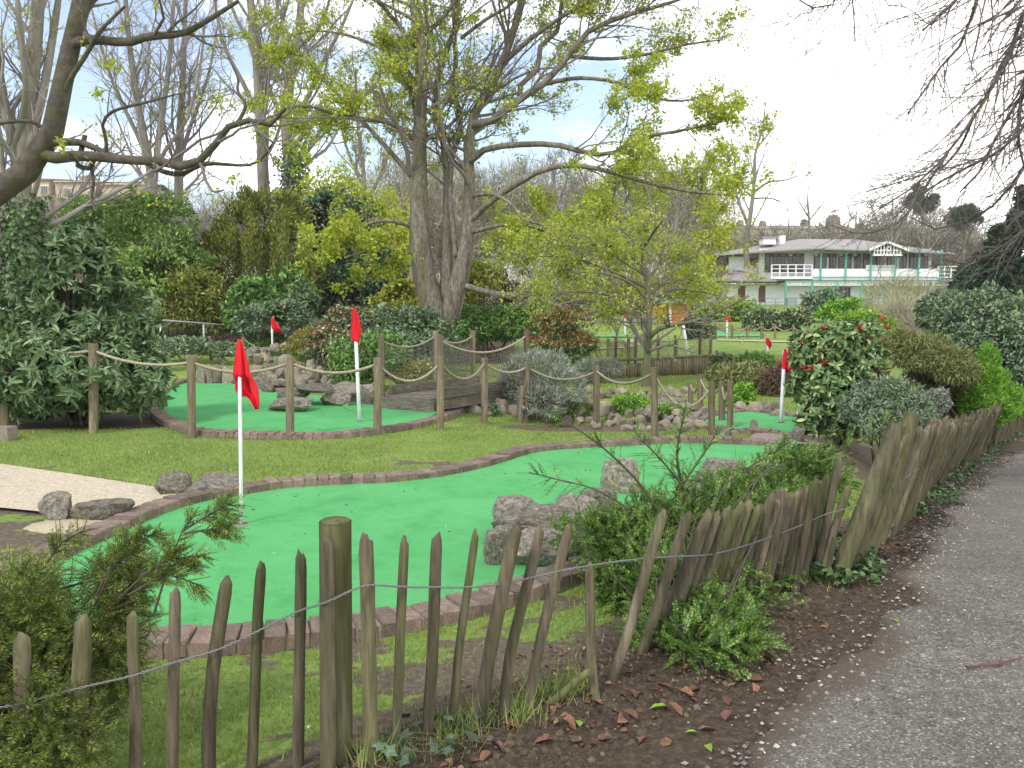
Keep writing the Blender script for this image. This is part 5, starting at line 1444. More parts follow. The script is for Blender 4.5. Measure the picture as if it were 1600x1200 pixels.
# ------------------------------------------------------------------ near limb reaching in from the left
tl = []
L_([(-230, 700), (-205, 560), (-150, 430), (-70, 345), (0, 299), (45, 264), (78, 217), (95, 150), (106, 80), (125, 20), (140, -70), (160, -200)], [40, 36, 31, 26, 22, 20, 18, 15, 13, 12, 10, 8], 0, 11.0)
L_([(58, 240), (90, 247), (130, 243), (200, 250), (260, 253), (292, 261), (325, 240), (352, 203), (378, 188), (430, 193), (446, 170)], [10, 9, 8, 7.4, 7, 7, 6, 5.4, 4.6, 3.8, 2.5], -.8, 11.0)
L_([(230, 255), (255, 268), (285, 272), (320, 256), (390, 258), (416, 240), (424, 226)], [4, 4, 4, 3, 2.6, 2, 1.2], -.6, 11.0)
L_([(372, 191), (384, 165), (371, 142), (372, 122), (356, 88)], [3, 2.6, 2.2, 1.8, 1.1], .3, 10.7)
L_([(72, 222), (100, 222), (130, 224), (168, 240), (196, 249)], [7, 6, 5, 4, 3], -.15, 11.0)
L_([(106, 76), (126, 64), (150, 62), (200, 66), (232, 57), (286, 52), (322, 33), (372, 2)], [8, 7.5, 6.5, 6, 5.5, 4.4, 3.6, 2.6], -.5, 11.0)
L_([(166, 239), (166, 217), (160, 196), (176, 174), (232, 159), (280, 146)], [3, 2.6, 2.4, 2.2, 1.6, 1], -.3, 10.88)
L_([(140, 62), (128, 45), (136, 10), (165, -25), (200, -80)], [6.5, 6, 6, 5, 4], .2, 11.0)
L_([(143, 262), (146, 285), (143, 310), (150, 330)], [3, 2.4, 2, 1.2], -.1, 11.0)
L_([(133, 211), (126, 238), (120, 257), (142, 261), (152, 226)], [3.4, 4, 4.2, 3.5, 2], .05, 10.95)
L_([(92, 165), (112, 120), (135, 85), (155, 50), (195, 10)], [5, 4, 3.4, 2.6, 2], -.4, 11.0)
L_([(80, 214), (55, 192), (20, 190), (-40, 200)], [4, 3, 2.4, 2], -.3, 11.0)
LVn = [dict(n=3, dens=2.6, t0=.3, ang=(30, 70), lenr=.4, radr=.5, K2=8, wig=.22, trop=(0, 0, .1), lmin=.3, lmax=1.8, rmin=.006),
       dict(n=3, t0=.25, ang=(25, 65), lenr=.5, radr=.55, K2=6, wig=.2, trop=(0, 0, .05), lmin=.2, rmin=.0045),
       dict(n=3, t0=.25, ang=(25, 60), lenr=.55, radr=.6, K2=5, wig=.2, lmin=.12, rmin=.0035)]
bare_tree('leaning_tree', 'dark mossy leaning tree with long horizontal bough coming in from the left edge', tl, LVn,
          dict(n=900, per=4, spread=.03, L=.055, W=.036, mat=LM['spring'], clump=1.4, cth=(.5, .65), lev=1), bark='barkdark', twig='twigdark', base=(P(-230, 700, 11)[0], 11.0, 0.0), sides=12, solo=1)

# ------------------------------------------------------------------ bare hanging twigs from a tree right of the path
tl = []
L_([(2050, 780), (2000, 400), (1950, 100), (1850, -150), (1760, -330), (1640, -420)], [40, 34, 30, 24, 18, 12], -1.0, 9.0)
for pts, r_ in [([(1800, -240), (1640, -150), (1540, -30), (1512, 45), (1490, 88), (1462, 112), (1440, 148), (1418, 178)], [7, 5, 4.5, 3.6, 3, 2.4, 1.8, 1.2]),
                ([(1850, -180), (1680, -110), (1600, 20), (1575, 90), (1548, 140), (1520, 185), (1480, 240), (1430, 290), (1375, 325)], [8, 6, 4.6, 3.6, 3, 2.4, 2, 1.6, 1.1]),
                ([(1900, -100), (1740, -50), (1640, 70), (1590, 160), (1555, 215), (1535, 262), (1500, 300)], [8, 6, 4.5, 3.4, 2.6, 2, 1.2]),
                ([(1900, 0), (1730, 30), (1620, 170), (1572, 230), (1510, 262), (1440, 302), (1395, 342)], [7, 5.5, 4, 3, 2.2, 1.7, 1.1]),
                ([(1920, 60), (1730, 100), (1620, 230), (1565, 310), (1505, 348), (1455, 358), (1424, 340)], [7, 5, 3.6, 2.6, 2, 1.6, 1.0]),
                ([(1700, -360), (1600, -160), (1520, -30), (1470, 20), (1442, 48)], [6, 4.5, 3, 2, 1.2]),
                ([(1640, -420), (1480, -240), (1370, -90), (1328, -10), (1338, 36), (1336, 66)], [5, 3.4, 2.4, 1.6, 1.3, .9]),
                ([(1640, -420), (1440, -220), (1330, -60), (1296, 16), (1262, 8), (1236, -8)], [5, 3.4, 2.2, 1.5, 1.2, .9]),
                ([(1480, 240), (1440, 300), (1402, 348), (1345, 365), (1300, 352)], [2.2, 1.8, 1.4, 1.1, .8]),
                ([(1520, 185), (1500, 230), (1470, 262), (1420, 280), (1352, 300)], [2.2, 1.8, 1.4, 1.1, .8]),
                ([(1700, -100), (1640, 20), (1605, 120), (1590, 200), (1600, 260)], [6, 4.4, 3, 2.2, 1.5]),
                ([(1900, 120), (1760, 200), (1660, 300), (1600, 360), (1540, 400), (1500, 412), (1470, 405)], [6, 4.4, 3, 2.2, 1.7, 1.3, .9])]:
    L_(pts, r_, -.5 + rng.normal(0, .6), 8.6)
LVr = [dict(n=4, dens=8.5, t0=.2, ang=(15, 50), lenr=.32, radr=.5, K2=9, wig=.12, trop=(-.04, 0, -.05), lmin=.4, lmax=1.3, rmin=.0036),
       dict(n=3, t0=.15, ang=(20, 60), lenr=.5, radr=.6, K2=7, wig=.14, trop=(-.02, 0, .03), lmin=.15, rmin=.0028),
       dict(n=2, t0=.15, ang=(20, 60), lenr=.55, radr=.7, K2=5, wig=.14, trop=(0, 0, .04), lmin=.08, rmin=.0023)]
bare_tree('hanging_tree', 'bare tree right of the path with drooping twigs across the bright sky', tl, LVr, None, bark='barkdark', twig='twigdark', base=(P(2050, 780, 9)[0], 9.0, float(zt(P(2050, 780, 9)[0], 9))), sides=8, solo=1)

# ------------------------------------------------------------------ slender tree on the back lawn
tl = []
SDp = float(G(1011, 604)[1])
L_([(1010, 606), (1011, 570), (1013, 535), (1014, 500), (1012, 460), (1008, 420), (1002, 385), (1000, 350)], [9, 6.4, 5.2, 4.4, 3.8, 3, 2, 1.2], 0, SDp)
L_([(1014, 528), (1028, 515), (1050, 508), (1080, 503), (1110, 492), (1140, 478), (1170, 462)], [4.5, 3.6, 3.2, 2.6, 2.1, 1.6, 1], -1, SDp)
L_([(1012, 515), (1003, 498), (985, 490), (960, 492)], [3, 2.4, 1.8, 1], .3, SDp)
for pts in ([(1013, 490), (1030, 470), (1055, 450), (1085, 440), (1110, 438)], [(1012, 470), (990, 445), (955, 430), (915, 425), (880, 432)], [(1010, 440), (1030, 415), (1055, 395), (1075, 385)], [(1008, 425), (985, 400), (955, 385), (920, 380)], [(1003, 390), (1020, 365), (1035, 345)], [(1003, 395), (985, 370), (965, 350)], [(1012, 460), (1040, 440), (1060, 415), (1090, 400)]):
    L_(pts, [2.8, 2.2, 1.7, 1.3, .9], rng.normal(0, 1.2), SDp)
for pts in ([(1012, 480), (960, 462), (900, 455), (850, 462), (810, 458)], [(1010, 450), (960, 425), (900, 405), (845, 400), (800, 410)], [(1008, 430), (960, 400), (905, 372), (860, 365)], [(1012, 470), (1050, 452), (1090, 455), (1125, 462)]):
    L_(pts, [2.6, 2.0, 1.6, 1.2, .8], rng.normal(0, 1.0), SDp)
LVs = [dict(n=5, dens=3.4, t0=.2, ang=(30, 70), lenr=.45, radr=.5, K2=7, wig=.18, trop=(0, 0, .03), lmin=.4, lmax=1.4, rmin=.006, flat=.35),
       dict(n=4, t0=.2, ang=(25, 60), lenr=.55, radr=.55, K2=5, wig=.18, lmin=.25, rmin=.006), dict(n=3, t0=.2, ang=(25, 60), lenr=.6, radr=.6, K2=4, wig=.18, lmin=.2, rmin=.005)]
bare_tree('slender_tree', 'slender pale trunked young tree with yellow green leaves on the back lawn', tl, LVs,
          dict(n=3300, per=5, spread=.11, L=.07, W=.048, mat=LM['springlow'], clump=.9, cth=(.36, .58), lev=2), bark='barkmoss', twig='twig', base=G(1010, 606), sides=10)
tl = []
L_([(963, 541), (964, 520), (961, 505), (952, 492)], [2.2, 1.8, 1.4, .8], 0, 40); L_([(964, 525), (968, 510), (976, 495)], [1.5, 1.2, .7], 0, 40); L_([(963, 520), (957, 508), (955, 498)], [1.4, 1, .6], 0, 40)
bare_tree('bare_sapling', 'small bare forked sapling on the far back lawn', tl, [dict(n=4, t0=.4, ang=(20, 50), lenr=.4, K2=4, lmin=.2, rmin=.012)], None, bark='barkpale', twig='twigpale', base=P(963, 541, 40))
# ------------------------------------------------------------------ trees far behind
def far_tree(name, label, D, limbs_, leaf=None, dens=1.1, bark='barkpale', twig='twigpale', group='bare trees behind the course', up=.10, rm=1.0, n2=5, n3=4, lmax=6, zbase=None, flat=None):
    tl.clear()
    for pts, r_, *rest in limbs_: L_(pts, [x * .8 for x in r_], rest[0] if rest else rng.normal(0, .8), D)
    k = D / F
    return bare_tree(name, label, list(tl), [dict(n=6, dens=dens, t0=.22, ang=(22, 55), lenr=.36, radr=.36, K2=8, wig=.14, trop=(0, 0, up), lmin=1.0, lmax=lmax, rmin=.46 * k * rm, flat=flat),
                                       dict(n=n2, t0=.15, ang=(22, 55), lenr=.5, radr=.55, K2=6, wig=.15, trop=(0, 0, up * .7), lmin=.6, rmin=.34 * k * rm),
                                       dict(n=n3, t0=.15, ang=(20, 55), lenr=.55, radr=.6, K2=4, wig=.15, trop=(0, 0, up * .5), lmin=.4, rmin=.26 * k * rm)], leaf, group, bark, twig, base=tl[0][0][0])
def lf(n, D, mat='spring', per=4, clump=.4, cth=(.42, .62), big=1.0, **kw):
    s = D / F; return dict(n=n, per=per, spread=2.2 * s, L=4.2 * s * big, W=3.0 * s * big, mat=LM[mat], clump=clump, cth=cth, lev=2, **kw)
far_tree('tall_tree', 'tall ivy footed tree with three bare stems at the far left edge', 30,
         [([(38, 520), (36, 420), (34, 300), (42, 200), (52, 100), (60, 0), (66, -150)], [24, 20, 17, 15, 13, 11, 7]), ([(34, 310), (20, 220), (4, 150), (-10, 60), (-30, -80)], [11, 10, 9, 8, 5]), ([(44, 235), (66, 150), (82, 60), (100, -60)], [9, 8, 7, 4]), ([(22, 235), (40, 150), (34, 60), (20, -60)], [7, 6, 5, 3]), ([(40, 220), (20, 175), (50, 130), (70, 90)], [5, 4, 3, 2])],
         lf(420, 30, clump=.5))
far_tree('tall_tree', 'bare multi stemmed tree rising behind the round green shrub', 55,
         [([(241, 420), (240, 350), (236, 270), (222, 200), (206, 100), (196, 0), (190, -120)], [12, 10, 8, 6.5, 5, 4, 2.5]), ([(240, 290), (250, 200), (262, 120), (272, 0), (280, -80)], [7, 5.5, 4.6, 3.5, 2]), ([(238, 265), (212, 205), (185, 150), (160, 80), (140, 0)], [4.5, 4, 3.2, 2.5, 1.5]), ([(243, 270), (258, 235), (290, 190), (310, 120), (320, 40)], [4.5, 3.8, 3, 2.4, 1.5])],
         lf(350, 55), n2=6)
far_tree('tall_tree', 'straight bare tree just right of the multi stemmed one behind the round shrub', 58,
         [([(278, 420), (279, 340), (280, 240), (284, 160), (288, 60), (292, -60)], [11, 9, 8, 6, 4.5, 2.5]), ([(281, 250), (300, 190), (325, 120), (340, 40)], [4.5, 3.5, 2.6, 1.6]), ([(281, 280), (262, 220), (250, 150)], [3.6, 2.6, 1.6])], None, n2=6)
far_tree('tall_tree', 'tall pale straight tree behind the dark yew', 45,
         [([(416, 420), (412, 300), (408, 200), (402, 100), (395, 30), (380, -80)], [14, 12, 10.5, 9, 7.5, 5]), ([(405, 130), (430, 70), (450, 0), (470, -80)], [5, 4, 3, 2]), ([(407, 190), (380, 130), (350, 70), (330, -20)], [5, 4, 3, 2]), ([(400, 80), (370, 30), (350, -30)], [4, 3, 2])],
         lf(500, 45), n2=6)
far_tree('tall_tree', 'ivy clad forked tree between the dark yew and the central tree', 44,
         [([(462, 430), (456, 300), (447, 200), (454, 120), (468, 40), (474, -80)], [14, 12, 10.5, 9, 7, 4.5]), ([(450, 245), (478, 205), (510, 180), (540, 172), (580, 140)], [6, 5, 4, 3, 1.8]), ([(455, 195), (482, 150), (500, 105), (530, 50), (560, -20)], [5.5, 4.5, 3.8, 3, 2]), ([(448, 200), (425, 150), (410, 90), (400, 20)], [4.5, 3.6, 3, 2]), ([(457, 260), (490, 225), (500, 205), (540, 185)], [4, 3.4, 2.6, 1.6]), ([(460, 80), (500, 40), (520, -20)], [4.5, 3.4, 2])],
         lf(700, 44), n2=6)
far_tree('bare_tree', 'bare tree with many upright twigs behind the dark holly', 62, [([(575, 430), (572, 330), (566, 250), (558, 180), (556, 110)], [7, 5.5, 4.5, 3.4, 2]), ([(572, 320), (600, 260), (618, 200), (628, 150)], [4, 3, 2.4, 1.4]), ([(570, 300), (545, 240), (530, 190)], [3.4, 2.6, 1.6])], lf(300, 62), n2=6)
far_tree('bare_tree', 'round headed brown bare tree behind the stems of the central tree', 66, [([(868, 430), (868, 360), (866, 300), (864, 255)], [7, 5.5, 4, 2]), ([(868, 360), (900, 310), (920, 275)], [4, 3, 1.6]), ([(868, 350), (835, 310), (815, 275)], [4, 3, 1.6]), ([(868, 330), (885, 280), (890, 250)], [3, 2.4, 1.4])], None, n2=7, n3=5, dens=1.6, rm=1.1)
far_tree('bare_tree', 'pale twiggy tree with some fresh leaf right of the central tree', 52, [([(962, 450), (960, 390), (958, 330), (962, 280)], [6, 5, 4, 2]), ([(960, 390), (1000, 340), (1030, 290)], [4, 3, 1.6]), ([(960, 380), (925, 340), (900, 300)], [4, 3, 1.6]), ([(958, 350), (985, 300), (1000, 265)], [3, 2.4, 1.4])], lf(1500, 52, cth=(.35, .55)), n2=6, dens=1.6)
far_tree('bare_tree', 'leafy yellow green tree left of the pavilion roof', 48, [([(1052, 470), (1050, 420), (1055, 360), (1062, 310), (1066, 260)], [6.5, 5.5, 4.5, 3.4, 1.8]), ([(1053, 400), (1078, 350), (1092, 310), (1100, 270)], [4, 3, 2.4, 1.4]), ([(1052, 390), (1025, 340), (1010, 290), (1005, 240)], [4, 3, 2.4, 1.4]), ([(1055, 370), (1075, 320), (1085, 280)], [3, 2.4, 1.4])], lf(1300, 48, cth=(.40, .60)), n2=6, dens=1.4)
far_tree('bare_tree', 'lone crooked bare tree at the left end of the pavilion', 72, [([(1168, 420), (1165, 380), (1172, 340), (1178, 290), (1180, 240), (1192, 200), (1196, 160)], [6, 5.5, 4.5, 3.6, 3, 2, 1.2]), ([(1176, 302), (1200, 285), (1225, 282), (1245, 275)], [2.8, 2.2, 1.6, 1]), ([(1168, 350), (1150, 300), (1148, 250), (1142, 215)], [3.2, 2.6, 2, 1.2]), ([(1177, 310), (1205, 310), (1225, 318)], [2, 1.5, .9]), ([(1180, 235), (1200, 210), (1212, 195)], [2, 1.5, 1])], lf(120, 72, clump=.25), n2=4, n3=2, dens=.7)
far_tree('bare_tree', 'small bare tree above the pavilion roof lantern', 120, [([(1265, 375), (1264, 340), (1262, 310), (1264, 285)], [3, 2.2, 1.5, .8]), ([(1264, 345), (1280, 325), (1292, 310)], [1.6, 1.2, .7]), ([(1264, 340), (1250, 318), (1244, 300)], [1.6, 1.2, .7])], None, n2=4, n3=3, dens=.5)
for k, (x_, y_, D, h_) in enumerate([(1392, 395, 130, 90), (1335, 385, 135, 60), (1230, 385, 130, 50), (1450, 400, 120, 70), (1300, 388, 128, 55)]):
    far_tree('bare_tree', ['brown bare tree behind the right end of the pavilion roof', 'brown bare tree behind the pavilion gable', 'brown bare tree by the far terrace chimneys', 'brown bare tree between the two dark pines', 'brown bare tree behind the middle of the pavilion roof'][k], D,
             [([(x_, y_ + 40), (x_, y_), (x_ + 2, y_ - h_ * .5), (x_ + 3, y_ - h_)], [3.4, 2.8, 2, .8]), ([(x_, y_ - 5), (x_ + 20, y_ - h_ * .5), (x_ + 30, y_ - h_ * .85)], [2, 1.4, .7]), ([(x_, y_ - 5), (x_ - 20, y_ - h_ * .5), (x_ - 30, y_ - h_ * .8)], [2, 1.4, .7])], None, n2=6, n3=5, dens=.55, rm=1.2)

far_tree('bare_tree', 'low spreading tree in yellow green leaf behind the photinia', 36, [([(835, 500), (832, 460), (838, 410), (850, 370), (860, 330)], [5, 4.4, 3.6, 2.6, 1.4]), ([(834, 440), (870, 410), (910, 395), (950, 390)], [3.4, 2.8, 2.2, 1.2]), ([(835, 430), (800, 395), (775, 370), (765, 340)], [3.4, 2.8, 2.2, 1.2]), ([(840, 405), (880, 370), (905, 345)], [2.6, 2, 1.1]), ([(833, 455), (875, 450), (915, 455)], [2.6, 2, 1.1])], lf(3600, 36, 'springlow', cth=(.34, .56)), n2=6, dens=2.0)
# twiggy far woods closing the view
def wood(name, label, lst, n, L, W, mat, kind='stuff'):
    C_, R_ = lobes(lst); p, nv = scatter(C_, R_, n, shell=.9, amp=.3, clump=None, inner=.2, zmin=False)
    d = nrm(nv * .5 + rng.normal(0, .62, p.shape) + [0, 0, .6])
    sc = rng.uniform(.5, 1.4, len(p))
    o = leaf_geo(Acc(), p, d, rdir(len(p)), L * sc, W * sc, 'strip').build(name, LM[mat], smooth=False)
    return tag(o, label, 'woodland', None, kind)
wood('distant_wood', 'hazy bare wood far behind the trees on the left', [(x_, 380 + rng.normal(0, 8), 95, 60, 75, .4) for x_ in range(-300, 700, 55)], 90000, 1.5, .065, 'woodtwig')
wood('distant_wood', 'bare wood far behind the middle of the course', [(x_, 352 + rng.normal(0, 12), 100, 60, 100, .3) for x_ in range(620, 1110, 48)], 90000, 1.5, .065, 'wood2')
wood('distant_wood', 'brown bare wood on the slope behind the pavilion', [(x_, 404, 150, 48, 46 + (26 if 1370 < x_ < 1500 else 0) + rng.normal(0, 6), .4) for x_ in range(1150, 1560, 38)], 60000, 1.8, .09, 'woodtwig')
wood('distant_wood', 'dark scrub along the back of the lawn', [(x_, 470, 66, 45, 34, .4) for x_ in range(420, 1070, 40)], 34000, .8, .08, 'wood2')

# pines and conifers on the skyline
def conifer_tree(name, label, px, ybase, ytop, D, wpx, n, L, W, mat, kind='cone', group=None, bark='barkdark', droop=-.15):
    g = P(px, ybase, D); t_ = P(px, ytop, D); H = t_[2] - g[2]; s = D / F
    e = empty(name, tuple(g), label, 'tree', group)
    tubes(Acc(), np.linspace(g - [0, 0, .3], t_, 6)[None], np.linspace(.028 * H, .006 * H, 6)[None], 7).build('trunk', M[bark], e)
    if kind == 'cone':
        nb = 150; z = rng.random(nb) ** .8; a = rng.uniform(0, 2 * PI, nb); Rr = wpx * s * (1 - z) ** .8 * rng.uniform(.65, 1.12, nb) + .12
        b0 = g + np.stack([0 * z, 0 * z, H * (.02 + .96 * z)], 1); dr = np.stack([np.cos(a), np.sin(a), .12 + .5 * z], 1)
        pts = b0[:, None] + dr[:, None] * (Rr[:, None] * np.linspace(0, 1, 6)[None])[..., None]; pts[..., 2] -= (np.linspace(0, 1, 6) ** 2 * .18)[None] * Rr[:, None]
        tubes(bb := Acc(), pts, np.broadcast_to(np.linspace(.02, .006, 6) * max(1, D / 20), (nb, 6)), 3); bb.build('branches', M['twigdark'], e)
        p, tg = along(pts, n, .15); p = p + rng.normal(0, .05 * wpx * s, p.shape) * [1, 1, .6]
        d = nrm(tg + rng.normal(0, .6, p.shape) + [0, 0, droop])
    sc = rng.uniform(.6, 1.3, n)
    leaf_geo(Acc(), p, d, nrm(rng.normal(0, .5, p.shape) + [0, 0, 1]), L * sc, W * sc).build('foliage', LM[mat], e)
    return e
conifer_tree('dark_conifer', 'tall dark conifer at the right edge beyond the path', 1592, 480, 290, 46, 46, 14000, .30, .10, 'conifer', group=None)
conifer_tree('dark_conifer', 'dark conifer left of the edge one beyond the path', 1556, 475, 352, 50, 42, 11000, .30, .10, 'conifer')
conifer_tree('dark_conifer', 'broad dark conifer cut by the right edge of the view', 1650, 500, 250, 42, 60, 12000, .30, .10, 'conifer')
conifer_tree('dark_conifer', 'shorter dark conifer at the right end of the pavilion', 1527, 478, 396, 54, 34, 9000, .30, .10, 'conifer')
conifer_tree('dark_conifer', 'low dark conifer just right of the pavilion balcony', 1505, 474, 415, 62, 26, 7000, .32, .11, 'conifer')
def pine(label, px, ybase, ytop, D, pads):
    e = empty('pine_tree', tuple(P(px, ybase, D)), label, 'tree', 'dark pines on the skyline')
    q, r_ = limb([(px, ybase), (px + 1, (ybase + ytop) / 2), (px, ytop)], D, [2.4, 2, 1]); a = tubes(Acc(), q[None], r_[None], 6)
    C_, R_ = lobes([(x_, y_, D, rx, ry) for x_, y_, rx, ry in pads])
    for c in C_: tubes(a, np.stack([q[8], (q[9] + c) / 2, c])[None], np.array([[.25, .18, .08]]), 4)
    a.build('trunk', M['bark'], e)
    p, nv = scatter(C_, R_, 5200, shell=.95, amp=.5, inner=.1, clump=.45, zmin=False); d = nrm(nv * .6 + rng.normal(0, .6, p.shape) + [0, 0, .5])
    leaf_geo(Acc(), p, d, rdir(len(p)), .7, .16).build('foliage', LM['conifer'], e)
pine('dark pine rising above the bare wood right of the pavilion gable', 1442, 400, 290, 140, [(1442, 296, 14, 11), (1432, 310, 12, 8), (1455, 312, 11, 8), (1420, 318, 8, 6), (1442, 325, 16, 9)])
pine('dark flat topped pine left of the dark conifers', 1506, 405, 328, 130, [(1506, 334, 20, 10), (1524, 344, 10, 7), (1490, 342, 12, 8), (1508, 352, 15, 8)])

# ------------------------------------------------------------------ shrubs behind the course
shrub('evergreen_shrub', 'big rounded mid green shrub on the left bank', [(235, 375, 34, 70, 66), (195, 400, 33, 45, 60), (285, 425, 33, 48, 55), (160, 350, 36, 50, 40), (250, 440, 32, 70, 55)], 26000, .20, .085, LM['dome'], clump=1.3, cth=(.28, .5), sr=.08, rnd=.5, nup=.7)
shrub('evergreen_shrub', 'olive green shrub in the lower right flank of the rounded one', [(300, 465, 31, 45, 45), (270, 490, 31, 45, 40), (325, 490, 31, 35, 35)], 6500, .24, .07, LM['yewfar'], clump=1.2, sr=.05)
def plume_shrub(name, label, lst, n, mat, plumes, D):
    e = shrub(name, label, lst, n, .20, .07, LM[mat], rnd=.45, droop=.55, clump=1.1, sr=.07)
    C_, R_ = lobes([(x_, y_, D + rng.normal(0, .7), rx, ry) for x_, y_, rx, ry in plumes]); p, nv = scatter(C_, R_, n // 2, shell=.7, amp=.15)
    d = nrm(nv * .3 + rng.normal(0, .35, p.shape) + [0, 0, .9]); leaf_geo(Acc(), p, d, nv, .18, .06).build('plumes', LM[mat], e)
    return e
plume_shrub('yew_tree', 'large dark olive yew with upright plumes left of centre', [(395, 400, 35, 70, 88), (425, 335, 35, 48, 45), (455, 420, 34, 42, 66), (350, 425, 35, 40, 60)], 15000, 'yewfar',
            [(390 + 14 * k - (k % 3) * 9, 330 + 18 * (k % 5) + 6 * k, 9, 34) for k in range(9)] + [(365 + 11 * k, 380 + (k * 37) % 60, 9, 30) for k in range(11)], 33.5)
shrub('evergreen_shrub', 'pale green leafy shrub at the foot of the dark yew', [(400, 468, 30, 40, 34), (450, 455, 30, 34, 40), (372, 485, 30, 30, 25)], 5200, .22, .10, LM['hedge'], clump=1.0, sr=.04)
shrub('evergreen_shrub', 'blue green shrub behind the small far flag', [(432, 498, 29, 46, 26), (395, 500, 29, 30, 22), (470, 480, 30, 26, 30)], 4600, .16, .08, LM['blue'], clump=1.2, sr=.04)
shrub('holly_tree', 'dark green holly like tree between the yew and the central tree', [(545, 400, 38, 62, 80), (510, 350, 38, 40, 50), (585, 440, 36, 42, 52), (520, 460, 36, 45, 40)], 17000, .24, .12, LM['holly'], cat='tree', clump=.8, cth=(.3, .5), sr=.10)
shrub('leafy_tree', 'light yellow green tree in young leaf above the dark holly', [(515, 305, 42, 55, 45), (590, 330, 42, 45, 50), (560, 280, 42, 40, 35), (625, 375, 38, 34, 50)], 5200, .17, .12, LM['spring'], cat='tree', clump=.55, cth=(.42, .6), shell=.9, inner=.1, sr=.08)
shrub('golden_shrub', 'bright yellow green shrub left of the central trunk', [(630, 470, 29, 36, 32), (605, 480, 29, 30, 22), (645, 490, 28, 26, 26)], 5200, .17, .10, LM['yellow'], clump=1.2, sr=.04)
shrub('golden_shrub', 'golden spring shrub right of the central trunk', [(742, 442, 31, 26, 30), (765, 430, 31, 20, 22)], 2200, .17, .10, LM['yellow'], clump=1.2, sr=.04)
shrub('brown_shrub', 'dull red brown shrub right of the central trunk', [(765, 462, 33, 36, 34), (740, 475, 33, 24, 24)], 3000, .22, .05, LM['brown'], clump=1.0, sr=.04)
shrub('laurel_hedge', 'clipped glossy laurel hedge right of the central trunk', [(742, 508, 26, 40, 30, .6), (790, 504, 26.5, 42, 28, .6), (835, 500, 27, 36, 24, .6), (700, 520, 25, 34, 26, .6)], 9500, .13, .055, LM['hedge'], cat='hedge', amp=.10, sr=.04)
shrub('evergreen_shrub', 'dark mixed shrub with arching foliage at the foot of the central tree', [(640, 515, 22, 55, 32), (600, 512, 21, 40, 34), (680, 520, 22, 30, 24), (660, 545, 20, 46, 24)], 8200, .12, .055, LM['blue'], clump=1.3, sr=.03)
shrub('evergreen_shrub', 'fresh green ferny shrub behind the tall flag beside the bridge', [(590, 555, 17, 48, 36), (560, 545, 17.5, 36, 30), (545, 575, 16.5, 30, 24)], 7200, .10, .035, LM['hedge'], clump=1.5, sr=.02)
shrub('photinia_shrub', 'loose red and cream tipped shrub behind the tall flag', [(535, 515, 21, 34, 34), (555, 500, 22, 26, 24), (515, 540, 20, 34, 26)], 4200, .11, .045, LM['varieg'], clump=1.3, sr=.02, extra=[('red_leaves', .18, LM['red'], None, .11, .045)])
shrub('photinia_shrub', 'low red leaved shrub at the back of the left greens', [(490, 535, 23, 40, 22), (470, 545, 22, 26, 14)], 2800, .10, .035, LM['dome'], sr=.02, extra=[('red_leaves', .3, LM['red'], None, .10, .04)])
shrub('golden_shrub', 'small yellow variegated shrub inside the bridge nets', [(652, 582, 17.2, 30, 17), (632, 585, 17, 20, 14), (672, 588, 17, 20, 14)], 3200, .075, .045, LM['yellow'], sr=.015)
shrub('photinia_shrub', 'round bushy photinia with orange red shoots at the back lawn', [(875, 522, 22, 48, 36), (905, 520, 22, 28, 34), (848, 520, 22, 28, 30), (880, 545, 21.5, 46, 20)], 9500, .10, .042, LM['photinia'], clump=1.6, sr=.035, extra=[('orange_shoots', .55, LM['orange'], .45, .11, .045)])
shrub('grey_shrub', 'grey green lavender like mound beside the bridge', [(840, 580, 15.2, 48, 30), (875, 605, 14.8, 38, 32), (815, 600, 15.2, 40, 34), (850, 625, 14.6, 40, 26)], 11000, .11, .018, LM['grey'], rnd=.4, droop=.35, shape='strip', sr=.02)
shrub('grey_shrub', 'thin pale grey shrub by the small green behind the photinia', [(925, 580, 19, 26, 18), (950, 575, 19, 20, 14)], 2200, .14, .02, LM['grey'], rnd=.5, droop=.3, shape='strip', sr=.012)
for k, (x_, y_, rx, ry, mt) in enumerate([(985, 630, 28, 14, 'brightcon'), (890, 640, 16, 10, 'dome'), (765, 640, 14, 8, 'blue'), (605, 640, 0, 0, ''), (870, 655, 10, 6, 'dome'), (1040, 640, 22, 9, 'dome'), (690, 628, 12, 7, 'hedge')]):
    if rx == 0: continue
    D_ = float(G(x_, y_ + ry)[1]); shrub('rockery_plant', ['bright leafy clump in the middle of the pond rockery', 'low green plant beside the reeds', 'small blue green rockery plant under the front rope', '', 'tiny cushion plant among the rockery stones', 'spreading green plant at the right end of the rockery', 'green weed tuft at the end of the bridge'][k], [(x_, y_, D_, rx, ry)], int(60 * rx), .05, .03, LM[mt], cat='plant', stem=None, zmin=False)
e = empty('pond_reeds', tuple(G(902, 650)), 'upright green reeds standing in the small pond', 'reeds')
rp = np.array([G(x_, y_) for x_, y_ in zip(rng.uniform(880, 920, 240), rng.uniform(640, 653, 240))]); rp[:, 2] -= .03
leaf_geo(Acc(), rp, nrm(rng.normal(0, .12, rp.shape) + [0, 0, 1]), rdir(240), rng.uniform(.22, .42, 240), .012, 'strip').build('blades', LM['reed'], e)
